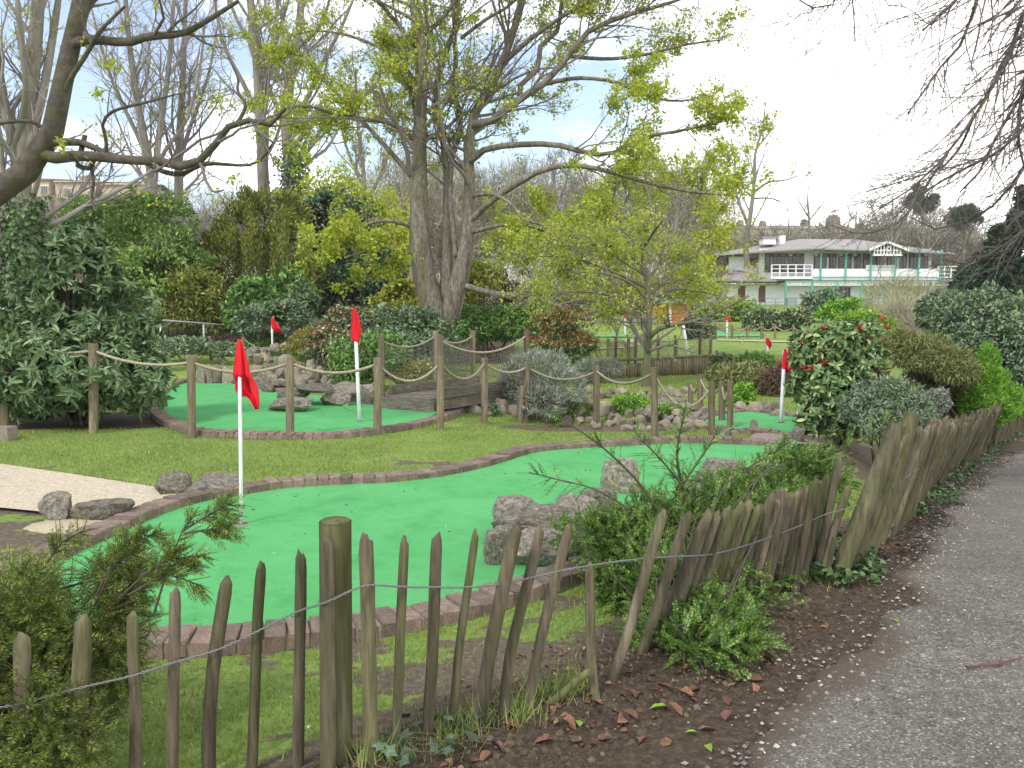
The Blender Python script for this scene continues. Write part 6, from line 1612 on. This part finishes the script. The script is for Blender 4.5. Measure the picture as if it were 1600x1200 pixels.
for (lab, nm, lst, n_, L, W, mt, kw) in [
    ('round bush of yellow green leaves beside the post cluster', 'evergreen_shrub', [(1158, 622, 14.5, 20, 22), (1145, 632, 14.2, 14, 14)], 2600, .06, .03, 'brightcon', {}),
    ('olive twiggy shrub behind the post cluster', 'evergreen_shrub', [(1160, 592, 17, 40, 26), (1130, 585, 17.5, 24, 18), (1185, 605, 16.5, 30, 24)], 4200, .10, .03, 'straw', {}),
    ('dull purple brown shrub behind the right hand flag', 'brown_shrub', [(1212, 605, 16, 24, 34), (1230, 600, 16, 26, 34)], 2600, .12, .02, 'brown', dict(shape='strip')),
    ('neat variegated bush at the right end of the timber retaining fence', 'varieg_shrub', [(1127, 570, 20.5, 17, 16)], 2200, .09, .05, 'varieg', {}),
    ('strap leaved dark clump above the olive shrub', 'evergreen_shrub', [(1180, 568, 22, 24, 10), (1160, 570, 22, 14, 8)], 1500, .20, .025, 'hedge', dict(droop=.5, rnd=.5)),
    ('dark leafy bush right of the leaning white pole', 'evergreen_shrub', [(1092, 528, 42, 20, 20), (1085, 510, 42, 14, 16)], 2200, .22, .10, 'holly', {}),
    ('pale flowering bush at the far right of the back lawn', 'varieg_shrub', [(1185, 502, 52, 24, 16), (1205, 500, 52, 20, 15)], 2600, .26, .14, 'varieg', {}),
    ('pale flowering bush next to the first below the pavilion', 'varieg_shrub', [(1240, 500, 52, 26, 16)], 1900, .26, .14, 'varieg', {}),
    ('leafy green shrub before the annex of the pavilion', 'evergreen_shrub', [(1150, 486, 62, 36, 15), (1118, 490, 62, 24, 14)], 3000, .30, .16, 'dome', {}),
    ('blue green shrub before the middle of the pavilion', 'evergreen_shrub', [(1285, 474, 60, 32, 20), (1310, 482, 60, 30, 18)], 3200, .30, .15, 'blue', {}),
    ('bright fresh green shrub above the tall right hand shrub', 'evergreen_shrub', [(1325, 482, 48, 28, 14), (1300, 488, 48, 20, 10)], 2400, .24, .12, 'brightcon', {}),
    ('twiggy brown shrub in front of the right of the pavilion', 'brown_shrub', [(1395, 470, 40, 46, 32), (1440, 478, 40, 42, 34), (1420, 500, 38, 44, 30)], 6500, .50, .022, 'wood2', dict(shape='strip', droop=.5, rnd=.5)),
    ('grey brown scrub left of the big laurel', 'brown_shrub', [(1405, 505, 30, 38, 26), (1440, 515, 28, 34, 22)], 3600, .40, .016, 'woodtwig', dict(shape='strip', droop=.4, rnd=.6)),
    ('yellow flowering shrub behind the tall red tipped shrub', 'golden_shrub', [(1340, 505, 17, 34, 18), (1378, 515, 17, 24, 22), (1365, 535, 16.5, 34, 24)], 4200, .09, .035, 'brightcon', dict(extra=[('yellow_flowers', .30, LM['yellow'], .72, .06, .05)])),
    ('big pale leaved laurel at the right behind the fence', 'laurel_shrub', [(1520, 500, 21, 62, 46), (1570, 510, 20, 52, 56), (1475, 490, 23, 40, 30), (1540, 550, 20, 60, 44), (1610, 540, 19, 40, 60)], 17000, .12, .05, 'blue', dict(shape='oval', extra=[('pale_leaves', .2, LM['grey'], .45, .11, .045), ('fresh_leaves', .06, LM['dome'], .4, .13, .05)])),
    ('yellow green straw coloured conifer overhanging the dark hollow', 'conifer_shrub', [(1440, 550, 15.5, 44, 24), (1480, 565, 15.2, 40, 22), (1410, 540, 15.8, 28, 20), (1500, 580, 15, 26, 18)], 9500, .11, .018, 'straw', dict(droop=-.25, rnd=.5, shell=.7)),
    ('silver grey small bush at the mouth of the dark hollow', 'grey_shrub', [(1462, 630, 13.6, 20, 22)], 1700, .06, .022, 'grey', {}),
    ('blue grey feathery shrub in front of the tall red tipped shrub', 'grey_shrub', [(1385, 620, 10.6, 50, 26), (1410, 640, 10.4, 46, 26), (1355, 640, 10.4, 42, 26), (1380, 662, 10.2, 44, 20)], 5200, .075, .022, 'blue', dict(extra=[('silver_leaves', .25, LM['grey'], .3, .075, .02)])),
    ('bright green conifer bush behind the dense palings', 'conifer_shrub', [(1545, 640, 15.4, 44, 24), (1545, 605, 15.6, 30, 34), (1544, 572, 15.8, 15, 30), (1575, 620, 15.4, 20, 18), (1520, 625, 15.4, 20, 22)], 12000, .10, .016, 'brightcon', dict(droop=.45, rnd=.5, shell=.7)),
    ('green undergrowth under the big laurel at the right edge', 'evergreen_shrub', [(1590, 600, 19, 40, 36), (1490, 620, 18, 40, 40)], 3200, .12, .05, 'holly', {}),
    ('pale sprawling shrub at the left edge beside the big evergreen', 'evergreen_shrub', [(10, 590, 12, 22, 60), (-20, 560, 12, 40, 60)], 2200, .16, .016, 'dome', dict(droop=.3, shape='strip')),
    ('dark underplanting below the left bank fence', 'evergreen_shrub', [(290, 540, 24, 40, 12), (350, 545, 24, 30, 10), (250, 545, 22, 30, 14)], 2500, .12, .06, 'blue', {}),
    ('clipped dark hedge behind the distant left green', 'laurel_hedge', [(400, 538, 29, 26, 14, .5), (430, 535, 29.5, 20, 13, .5)], 2600, .10, .05, 'hedge', dict(amp=.08)),
    ('broad dark evergreen left of the view beside the planter', 'evergreen_shrub', [(-270, 540, 14, 90, 80), (-190, 570, 14, 70, 60), (-360, 560, 15, 80, 70)], 4200, .13, .05, 'laurel', {}),
    ('mid green shrubs on the bank at the far left', 'evergreen_shrub', [(-150, 430, 30, 90, 70), (-20, 470, 31, 50, 34), (-290, 440, 30, 90, 60)], 5200, .22, .10, 'hedge', {}),
    ('brown heathery shrub in front of the left bank fence', 'brown_shrub', [(325, 540, 26, 24, 10), (350, 538, 26, 22, 12)], 1500, .14, .03, 'brown', {})]:
    shrub(nm, lab, lst, n_, L, W, LM[mt], group=None, sr=.015, cat='hedge' if 'hedge' in nm else 'shrub', **kw)
# dark hollow under the straw conifer: bare brown boughs bending over
e = empty('conifer_boughs', tuple(P(1490, 660, 15.6)), 'dead brown boughs arching over the dark hollow', 'shrub')
C_, R_ = lobes([(1475, 600, 15.6, 44, 22), (1500, 625, 15.8, 30, 40), (1440, 585, 15.8, 30, 14), (1500, 655, 16.4, 34, 34)]); p, nv = scatter(C_, R_, 7000, shell=.9, inner=.1, zmin=False)
leaf_geo(Acc(), p, nrm(rng.normal(0, .6, p.shape) + [.4, 0, -.5]), rdir(len(p)), .20, .014, 'strip').build('dead_twigs', LM['brown'], e); stems(e, C_, R_, 'stem', .04, 3)

# ivy on the left trunks
for px, y0, y1, D, wpx, lab in ((38, 300, 520, 29.6, 28, 'ivy climbing the trunk at the far left edge'), (459, 215, 430, 43.6, 20, 'ivy climbing the forked tree beside the yew')):
    n_ = 3600; yy = y0 + (y1 - y0) * rng.random(n_) ** .7; a_ = rng.uniform(0, 2 * PI, n_); g = np.array([P(px, y_, D) for y_ in yy]); r_ = wpx * D / F * rng.uniform(.55, 1.1, n_)
    r_ = r_ * (.6 + .9 * vnoise(np.stack([np.cos(a_), np.sin(a_), yy * .04], 1), 1.6)); p = g + np.stack([np.cos(a_) * r_, np.sin(a_) * r_, 0 * r_], 1); nv = np.stack([np.cos(a_), np.sin(a_), 0 * a_], 1)
    e = empty('ivy', tuple(P(px, y1, D)), lab, 'ivy'); leaf_geo(Acc(), p, nrm(rng.normal(0, .5, p.shape) + nv * .4 + [0, 0, -.6]), nv, .20, .15).build('foliage', LM['ivy'], e)

# ------------------------------------------------------------------ near evergreen on the left
BL_ = [(125, 432, 12.2, 62, 60), (120, 380, 12.2, 36, 36), (70, 510, 12.1, 66, 66), (185, 495, 12, 66, 66), (125, 575, 11.8, 130, 68), (215, 600, 11.8, 62, 44), (60, 605, 11.8, 60, 48), (100, 470, 11.9, 60, 60)]
shrub('broad_evergreen', 'large drooping leaved dark evergreen shrub on the lawn at the left', BL_, 2500, .135, .048, LM['laurel'], shape='oval', whorl=7, droop=-.35, fdroop=.28, shell=.5, amp=.2, clump=1.6, cth=(.25, .45), inner=.6, sr=.035, lv=.3)

# ------------------------------------------------------------------ tall red tipped shrub on the right
PH = [(1300, 545, 11.4, 58, 42), (1285, 600, 11.2, 52, 44), (1330, 570, 11.4, 50, 50), (1285, 650, 11.1, 42, 36), (1330, 640, 11.3, 40, 44), (1350, 530, 11.7, 40, 34), (1265, 545, 11.3, 30, 30)]
e = shrub('photinia_shrub', 'tall glossy shrub with scattered bright red young leaves right of the flag', PH, 1500, .105, .046, LM['photinia'], shape='oval', whorl=6, droop=-.1, fdroop=.15, shell=.6, amp=.25, clump=1.8, cth=(.28, .5), inner=.5, sr=.03)
C_, R_ = lobes(PH); p, nv = scatter(C_, R_, 64, shell=.3, amp=.3)
p = np.repeat(p, 6, 0); d = nrm(rng.normal(0, .6, p.shape) + [0, -.2, .5]); leaf_geo(Acc(), p + rng.normal(0, .012, p.shape), d, rdir(len(p)), .085, .034, 'oval').build('red_shoots', LM['red'], e)['kind'] = 'stuff'

# ------------------------------------------------------------------ yew at the lower left
YL = [(-70, 1050, 2.65, 90, 120), (50, 1030, 2.75, 120, 140), (125, 960, 2.85, 80, 60), (30, 905, 3.0, 50, 50), (190, 905, 2.95, 45, 34), (50, 1160, 2.6, 110, 80), (140, 1030, 2.8, 60, 70)]
C_, R_ = lobes(YL)
e = empty('yew_bush', (float(C_[0][0]), float(C_[0][1]) + .1, 0.0), 'feathery green yew bush at the lower left behind the stakes', 'shrub')
R_[:, 1] *= .6
p, nv = scatter(C_, R_, 6000, shell=.85, amp=.34, clump=7, cth=(.33, .52), inner=.2)
p[:, 1] = np.maximum(p[:, 1], fence_yx(p[:, 0]) + .10) if False else p[:, 1]
k = p[:, 1] > np.interp(p[:, 0], FX[:4, 0], FX[:4, 1]) + .07; p, nv = p[k], nv[k]
d = nrm(nv * .8 + rng.normal(0, .5, p.shape) + [.15, 0, .1])
la, st = shoots(p, d, rng.uniform(.06, .15, len(p)), 17, .023, .0042, 62, .18, st=Acc())
extra_sh = []
for pts in ([(120, 1000), (165, 910), (195, 850), (215, 838)], [(165, 910), (190, 850), (240, 835)], [(240, 960), (265, 880), (285, 830), (300, 808)], [(285, 830), (320, 808), (358, 788)], [(287, 834), (320, 828), (356, 826)], [(180, 940), (240, 890), (305, 882)], [(200, 930), (260, 900), (312, 915)], [(60, 900), (95, 850), (130, 830)], [(150, 930), (180, 880), (215, 862)], [(220, 900), (262, 876), (310, 868)]):
    q, r_ = limb(pts, 2.8, [2.2, 1.0], 12); tubes(st, q[None], r_[None], 5)
    pp, tg = along(q[None], 26, .35); pp[-1] = q[-1]
    sd_ = nrm(np.cross(tg, [0, 1, .3])); sg = np.where(rng.random(26) < .5, 1, -1)[:, None]
    shoots(pp, nrm(tg * .9 + sd_ * sg * .7), rng.uniform(.04, .11, 26), 16, .023, .0042, 62, .1, acc=la, st=st)
    shoots(q[[-3, -2]], nrm(q[-1] - q[-3])[None].repeat(2, 0), .09, 18, .022, .004, 60, .06, acc=la, st=st)
la.build('foliage', LM['yew'], e); st.build('branches', M['stem'], e)
stems(e, C_, R_, 'stem', .012, 2, 'stem')

# ------------------------------------------------------------------ small leaved bush growing through the fence
HL = [(1085, 1005, 3.72, 95, 46), (1150, 985, 3.85, 50, 34), (1030, 1000, 3.8, 44, 36), (1110, 955, 3.85, 46, 40), (1150, 985, 3.95, 60, 58), (1035, 1000, 3.85, 50, 45), (1130, 930, 4.25, 80, 60), (1050, 930, 4.2, 70, 55), (985, 850, 4.75, 85, 50), (925, 835, 4.8, 48, 36), (1060, 835, 4.9, 85, 62), (1130, 830, 5.1, 90, 72), (1190, 785, 5.4, 80, 50), (1250, 740, 5.7, 66, 42), (1010, 900, 4.5, 80, 50), (1180, 900, 4.6, 50, 60), (970, 920, 4.4, 40, 30), (1205, 800, 4.9, 40, 26)]
C_, R_ = lobes(HL)
e = empty('small_leaved_bush', tuple(G(1075, 1010)), 'arching small leaved green bush growing through the leaning stakes', 'shrub')
p, nv = scatter(C_, R_, 10500, shell=.85, amp=.34, clump=4.5, cth=(.26, .46), inner=.15)
d = nrm(nv * .7 + rng.normal(0, .55, p.shape) + [0, 0, .25])
la, st = shoots(p, d, rng.uniform(.06, .17, len(p)), 15, .018, .0100, 65, .16, st=Acc())
def arch(pts, D, n_, t0=.1, r=(2.0, .8), sl_=(.08, .2)):
    q, r_ = limb(pts, D, r, 16); tubes(st, q[None], r_[None], 5)
    pp, tg = along(q[None], n_, t0); pr = rdir(n_); pr = nrm(pr - tg * (pr * tg).sum(1, keepdims=True))
    shoots(pp, nrm(tg * .6 + pr * .9 + [0, 0, .2]), rng.uniform(*sl_, n_), 13, .0155, .008, 62, .14, acc=la, st=st)
    shoots(q[:-1:2], nrm(q[1::2] - q[:-1:2]), np.linalg.norm(q[1] - q[0]) * 2.2, 9, .014, .0075, 65, .05, acc=la, st=st)
arch([(1030, 870), (985, 800), (930, 765), (875, 750), (826, 738)], 4.7, 34); arch([(1060, 860), (1010, 770), (960, 715), (905, 672), (868, 655)], 4.8, 46, r=(3, .9))
arch([(1075, 850), (1068, 770), (1058, 710), (1070, 640), (1012, 596)][:4], 4.9, 50, r=(3.4, 1), sl_=(.07, .18)); arch([(1060, 770), (1088, 725), (1112, 690), (1118, 672)], 4.9, 24); arch([(1068, 760), (1030, 715), (1005, 690), (990, 672)], 4.8, 26)
arch([(1090, 860), (1110, 790), (1150, 745), (1200, 712), (1235, 690)], 5.3, 50); arch([(1150, 800), (1220, 745), (1290, 712), (1345, 690)], 5.7, 54); arch([(1180, 800), (1250, 735), (1320, 700), (1370, 672), (1395, 655)], 5.8, 46)
arch([(1120, 880), (1190, 820), (1240, 780), (1290, 770)], 5.2, 46); arch([(1060, 900), (980, 860), (930, 842), (885, 838)], 4.6, 40); arch([(1010, 930), (960, 890), (910, 868)], 4.5, 30); arch([(1100, 1010), (1150, 1000), (1185, 985)], 4.0, 24)
la.build('foliage', LM['bush'], e)['kind'] = 'stuff'; st.build('branches', M['stem'], e); stems(e, C_, R_, 'stem', .006, 4)

# ------------------------------------------------------------------ verge: ivy, litter, pebbles, twig
def verge_pts(n, u0, u1, y0, y1):
    y = y0 + (y1 - y0) * rng.random(n) ** 1.6; x = fence_x(y) + rng.uniform(u0, u1, n)
    k = ~pip(PATHPOLY, x, y) | (rng.random(n) < .02); x, y = x[k], y[k]
    return np.stack([x, y, zt(x, y)], 1)
p = np.concatenate([verge_pts(5200, -.1, .62, 4.6, 24), verge_pts(3600, -.15, .34, 4.2, 7.5)]); k = vnoise(p, 1.1) > np.where(p[:, 1] > 6, .38, .40); p = p[k]
o = leaf_geo(Acc(), p + [0, 0, .02] + rng.uniform(0, .09, (len(p), 1)) * [[0, 0, 1]], nrm(rng.normal(0, 1, p.shape) * [1, 1, .3]), nrm(rng.normal(0, .4, p.shape) + [0, -.3, 1]), rng.uniform(.03, .065, len(p)), rng.uniform(.025, .05, len(p)), 'oval').build('ground_ivy', LM['ivy'])
tag(o, 'ivy and weeds creeping along the foot of the fence', 'ground cover', None, 'stuff')
p = verge_pts(2600, -.5, .8, 2.2, 10); p = p[vnoise(p, 2.3) > .47]
o = leaf_geo(Acc(), p + [0, 0, .012], nrm(rng.normal(0, 1, p.shape) * [1, 1, .25]), nrm(rng.normal(0, .5, p.shape) + [0, 0, 1]), rng.uniform(.012, .04, len(p)), rng.uniform(.008, .026, len(p)), 'oval', .3, .25).build('leaf_litter', LM['litter'])
tag(o, 'brown leaf litter on the dug earth', 'litter', None, 'stuff')
lm_ = []
for k in range(6):
    a = leaf_geo(Acc(), np.zeros((1, 3)), np.array([[1.0, 0, .1]]), np.array([[0, .1, 1.0]]), 1.0, .62, 'oval', .18 + .1 * rng.random(), .1 + .3 * rng.random()); lm_.append(a)
lmesh = [a.mesh('fallen_leaf', LM['litter'], smooth=True) for a in lm_]
M['leafone'] = surf('dry_leaf', (.11, .055, .035), (.22, .115, .07), 5, .8, .2, .002, var=.35)
M['leafgreen'] = surf('green_leaf', (.16, .27, .03), (.24, .36, .05), 5, .6, .2, .002, var=.15)
for m_ in lmesh: m_.materials[0] = M['leafone']
lgm = lm_[0].mesh('fallen_leaf', M['leafgreen'])
spots = [(1120, 1060), (1148, 1068), (1092, 1078), (1075, 1092), (1060, 1080), (1110, 1095), (1140, 1110), (1000, 1130), (980, 1140), (975, 1120), (945, 1100), (930, 1085), (922, 1110), (1180, 1070), (1190, 1050), (1165, 1050), (1010, 1155), (1050, 1160), (1090, 1140), (880, 1130), (860, 1160), (815, 1140), (800, 1160), (770, 1165), (895, 1168), (760, 1180), (990, 1085), (1040, 1110), (1130, 1130), (1150, 1085), (1205, 1040), (1195, 1062), (1060, 1120), (1030, 1070), (870, 1105), (960, 1165)]
for (x_, y_) in spots:
    g = G(x_ + rng.normal(0, 3), y_ + rng.normal(0, 3)); o = bpy.data.objects.new('fallen_leaf', lmesh[rng.integers(6)]); s_ = rng.uniform(.045, .085); o.scale = (s_, s_, s_); o.location = g + [0, 0, .012]; o.rotation_euler = (rng.normal(0, .3), rng.normal(0, .3), rng.uniform(0, 6.28)); COL.objects.link(o)
    tag(o, ('large ' if s_ > .066 else 'small ') + ('upright' if abs(o.rotation_euler[0]) > .35 else 'tilted' if abs(o.rotation_euler[0]) > .15 else 'flat') + ' brown dead leaf ' + ('right of the bush by the path' if x_ > 1175 else 'under the right side of the bush' if x_ > 1130 and y_ < 1090 else 'below the right side of the bush' if x_ > 1120 else 'under the left side of the bush' if x_ > 1025 and y_ < 1100 else 'by the broad light green leaf' if x_ > 1025 else 'just right of the short stake' if x_ > 965 else 'just left of the short stake' if x_ > 910 else 'at the foot of the last leaning front stakes' if x_ > 840 else 'at the foot of the middle front stakes'), 'leaf', 'dead leaves on the dug earth')
for (x_, y_, s_, lab) in [(1046, 1112, .085, 'broad light green leaf lying on the dug earth'), (1090, 1152, .05, 'pointed green leaf on the earth nearest the path'), (1104, 1170, .05, 'small yellow green leaf at the bottom edge of the earth'), (906, 1142, .05, 'green leaf lying beside the stakes'), (1398, 972, .05, 'green leaf at the broken edge of the path')]:
    g = G(x_, y_); o = bpy.data.objects.new('fallen_leaf', lgm); o.scale = (s_,) * 3; o.location = g + [0, 0, .018]; o.rotation_euler = (.35, -.1, rng.uniform(0, 6)); COL.objects.link(o); tag(o, lab, 'leaf', 'green leaves dropped by the path')
# ivy plant at the feet of the front stakes
e = empty('ivy_plant', tuple(G(690, 1175)), 'ivy plant with pale veined leaves at the feet of the front stakes', 'ivy')
M['ivyleaf'] = surf('ivy_leaf_surface', (.045, .085, .045), (.12, .17, .11), 4, .45, .2, .002, var=.3)
def lobed():
    an = np.linspace(0, 2 * PI, 15, endpoint=False); r_ = .42 + .14 * np.cos(5 * an) + .06 * np.cos(an); r_[7] = .14; r_[8] = .2
    a = Acc(); V = np.stack([.3 + r_ * np.cos(an), r_ * np.sin(an), .10 * np.abs(np.sin(an))], 1); a.add(np.concatenate([V, [[.3, 0, 0]]]), None, [[i, (i + 1) % 15, 15] for i in range(15)]); return a
im = lobed().mesh('leaf', M['ivyleaf']); L0 = wloc(e)
for (x_, y_) in [(612, 1190), (640, 1180), (655, 1170), (690, 1150), (705, 1160), (700, 1180), (670, 1195), (725, 1165), (740, 1180), (600, 1200), (625, 1210), (650, 1205), (690, 1205), (715, 1200), (645, 1150), (680, 1130), (585, 1195), (730, 1195), (615, 1170), (760, 1140)]:
    g = G(x_, y_); o = link('leaf', im, e); s_ = rng.uniform(.05, .085); o.scale = (s_,) * 3; o.location = (g[0] - L0[0], g[1] - L0[1], g[2] - L0[2] + rng.uniform(.03, .10)); o.rotation_euler = (rng.normal(.5, .35), rng.normal(0, .3), rng.uniform(0, 6.28))
a = Acc()
for k in range(9):
    g = G(rng.uniform(600, 740), rng.uniform(1160, 1205)); q = np.stack([g, g + [.05, .02, .06], g + [.14, .03, .05], g + [.2, .06, .02]]); tubes(a, q[None], np.full((1, 4), .0022), 4)
a.build('runner', M['stem'], e)
# pebbles along the crumbling edge
pm_ = []
t_ = np.where(_pl[:, 1] < 16)[0]; t_ = rng.choice(t_, 5200); off = rng.normal(.02, .13, len(t_)); q = _pl[t_] + _nr[t_] * off[:, None] + rng.normal(0, .03, (len(t_), 2))
pz_ = zt(q[:, 0], q[:, 1]) + .006; r_ = .0035 + .011 * rng.random(len(q)) ** 2.5
oc = np.array([[1, 0, 0], [0, 1, 0], [-1, 0, 0], [0, -1, 0], [0, 0, .7], [0, 0, -.7]]); of = np.array([[0, 1, 4], [1, 2, 4], [2, 3, 4], [3, 0, 4], [1, 0, 5], [2, 1, 5], [3, 2, 5], [0, 3, 5]])
V = np.stack([q[:, 0], q[:, 1], pz_ + .008], 1)[:, None] + oc[None] * (r_[:, None, None] * rng.uniform(.7, 1.3, (len(q), 6, 1)))
M['pebble'] = leafmat('pebble', [(0, (.09, .085, .075)), (.6, (.20, .19, .17)), (1, (.42, .40, .36))], .9, 0)
o = Acc().add(V.reshape(-1, 3), None, (np.arange(len(q))[:, None, None] * 6 + of[None]).reshape(-1, 3)).build('gravel', M['pebble'], smooth=False); tag(o, 'loose gravel along the crumbling path edge', 'gravel', None, 'stuff')
# clods of dug soil
_ph = (1 + 5 ** .5) / 2; ic = nrm(np.array([[-1, _ph, 0], [1, _ph, 0], [-1, -_ph, 0], [1, -_ph, 0], [0, -1, _ph], [0, 1, _ph], [0, -1, -_ph], [0, 1, -_ph], [_ph, 0, -1], [_ph, 0, 1], [-_ph, 0, -1], [-_ph, 0, 1]]))
icf = np.array([[0, 11, 5], [0, 5, 1], [0, 1, 7], [0, 7, 10], [0, 10, 11], [1, 5, 9], [5, 11, 4], [11, 10, 2], [10, 7, 6], [7, 1, 8], [3, 9, 4], [3, 4, 2], [3, 2, 6], [3, 6, 8], [3, 8, 9], [4, 9, 5], [2, 4, 11], [6, 2, 10], [8, 6, 7], [9, 8, 1]])
n_ = 7500; p = verge_pts(n_, -.1, .9, 2.0, 9); r_ = .003 + .016 * rng.random(len(p)) ** 2.5; V = (p + [0, 0, .002])[:, None] + ic[None] * [1, 1, .75] * (r_[:, None, None] * rng.uniform(.65, 1.35, (len(p), 12, 1)))
M['clod'] = leafmat('soil_clod', [(0, (.04, .028, .019)), (.8, (.085, .063, .044)), (1, (.15, .12, .09))], .97, 0)
o = Acc().add(V.reshape(-1, 3), None, (np.arange(len(p))[:, None, None] * 12 + icf[None]).reshape(-1, 3)).build('soil_clods', M['clod'], smooth=False); tag(o, 'crumbled clods of dug soil', 'soil', None, 'stuff')
# fallen blossom on path and lawn
n_ = 900; yy = rng.uniform(2.2, 16, n_); xx = rng.uniform(-.6, .7, n_) * yy; zz = zt(xx, yy) + .022; inp = pip(PATHPOLY, xx, yy); k = inp | (rng.random(n_) < .18)
p = np.stack([xx, yy, zz + .006], 1)[k]
o = leaf_geo(Acc(), p, nrm(rng.normal(0, 1, p.shape) * [1, 1, .15]), nrm(rng.normal(0, .2, p.shape) + [0, 0, 1]), rng.uniform(.008, .02, len(p)), rng.uniform(.006, .014, len(p)), 'oval').build('fallen_petals', LM['petal']); tag(o, 'pale petals and bud scales dropped on path and lawn', 'petals', None, 'stuff')
n_ = 420; xx = rng.uniform(-4.2, 4, n_); yy = rng.uniform(4, 10.5, n_); k = pip(GREEN1, xx, yy) & (rng.random(n_) < np.clip(1.3 - 1.6 * seg_dist(GREEN1, xx, yy), .25, 1)); p = np.stack([xx, yy, 0 * xx + .021], 1)[k]
o = leaf_geo(Acc(), p, nrm(rng.normal(0, 1, p.shape) * [1, 1, .1]), nrm(rng.normal(0, .25, p.shape) + [0, 0, 1]), rng.uniform(.012, .038, len(p)), rng.uniform(.006, .02, len(p)), 'oval').build('felt_litter', LM['litter']); tag(o, 'small dead leaves and bits blown onto the front green', 'litter', None, 'stuff')
e = empty('fallen_twig', tuple(G(1550, 1043)), 'thin red brown twig lying on the path', 'twig')
q = np.array([G(*c, .02) for c in ((1510, 1045), (1535, 1043), (1560, 1041), (1580, 1034), (1596, 1032))]); q[:, 2] += .01; M['redtwig'] = plain('red_brown_twig', (.12, .04, .035), .8)
tubes(Acc(), q[None], np.array([[.006, .005, .005, .004, .003]]), 6).build('shaft', M['redtwig'], e); tubes(Acc(), np.stack([q[2], q[2] + [.05, .06, .012]])[None], np.array([[.003, .002]]), 5).build('side_shoot', M['redtwig'], e)
e = empty('fallen_branch', tuple(G(1390, 845)), 'grey fallen branch leaning at the foot of the fence', 'branch')
q = np.array([G(1348, 858) + [0, 0, .02], G(1375, 848) + [0, 0, .06], G(1410, 828) + [0, 0, .10]]); tubes(Acc(), q[None], np.array([[.014, .012, .008]]), 6).build('shaft', M['stake'], e)
# planter at the left edge
e = empty('planter', tuple(G(2, 688)), 'low stone edging of a bed at the left edge', 'planter')
g = G(2, 690); a = Acc(); box(a, g + [-.1, .1, .08], (.38, .22, .2)); a.build('edging_stone', M['pad'], e, smooth=False)
print('OBJECTS', len(bpy.data.objects), 'TRIS', sum(len(m.loops) - 2 * len(m.polygons) for m in bpy.data.meshes))

hm = bpy.data.materials.new('added_haze_volume'); hm.use_nodes = True; hn = hm.node_tree; hn.nodes.clear()  # even volume added to lift distant darks, standing in for lens glare
ho = hn.nodes.new('ShaderNodeOutputMaterial'); hv = hn.nodes.new('ShaderNodeVolumePrincipled'); hv.inputs['Color'].default_value = (.96, .97, 1.0, 1); hv.inputs['Density'].default_value = .00035; hv.inputs['Anisotropy'].default_value = .25
hn.links.new(hv.outputs[0], ho.inputs['Volume'])
a = Acc(); bx(-420, 420, -60, 330, -3.2, 34, a); o = a.build('haze', hm, smooth=False); tag(o, 'thin pale haze volume added over the park to lift dark tones', 'haze', None, 'stuff')
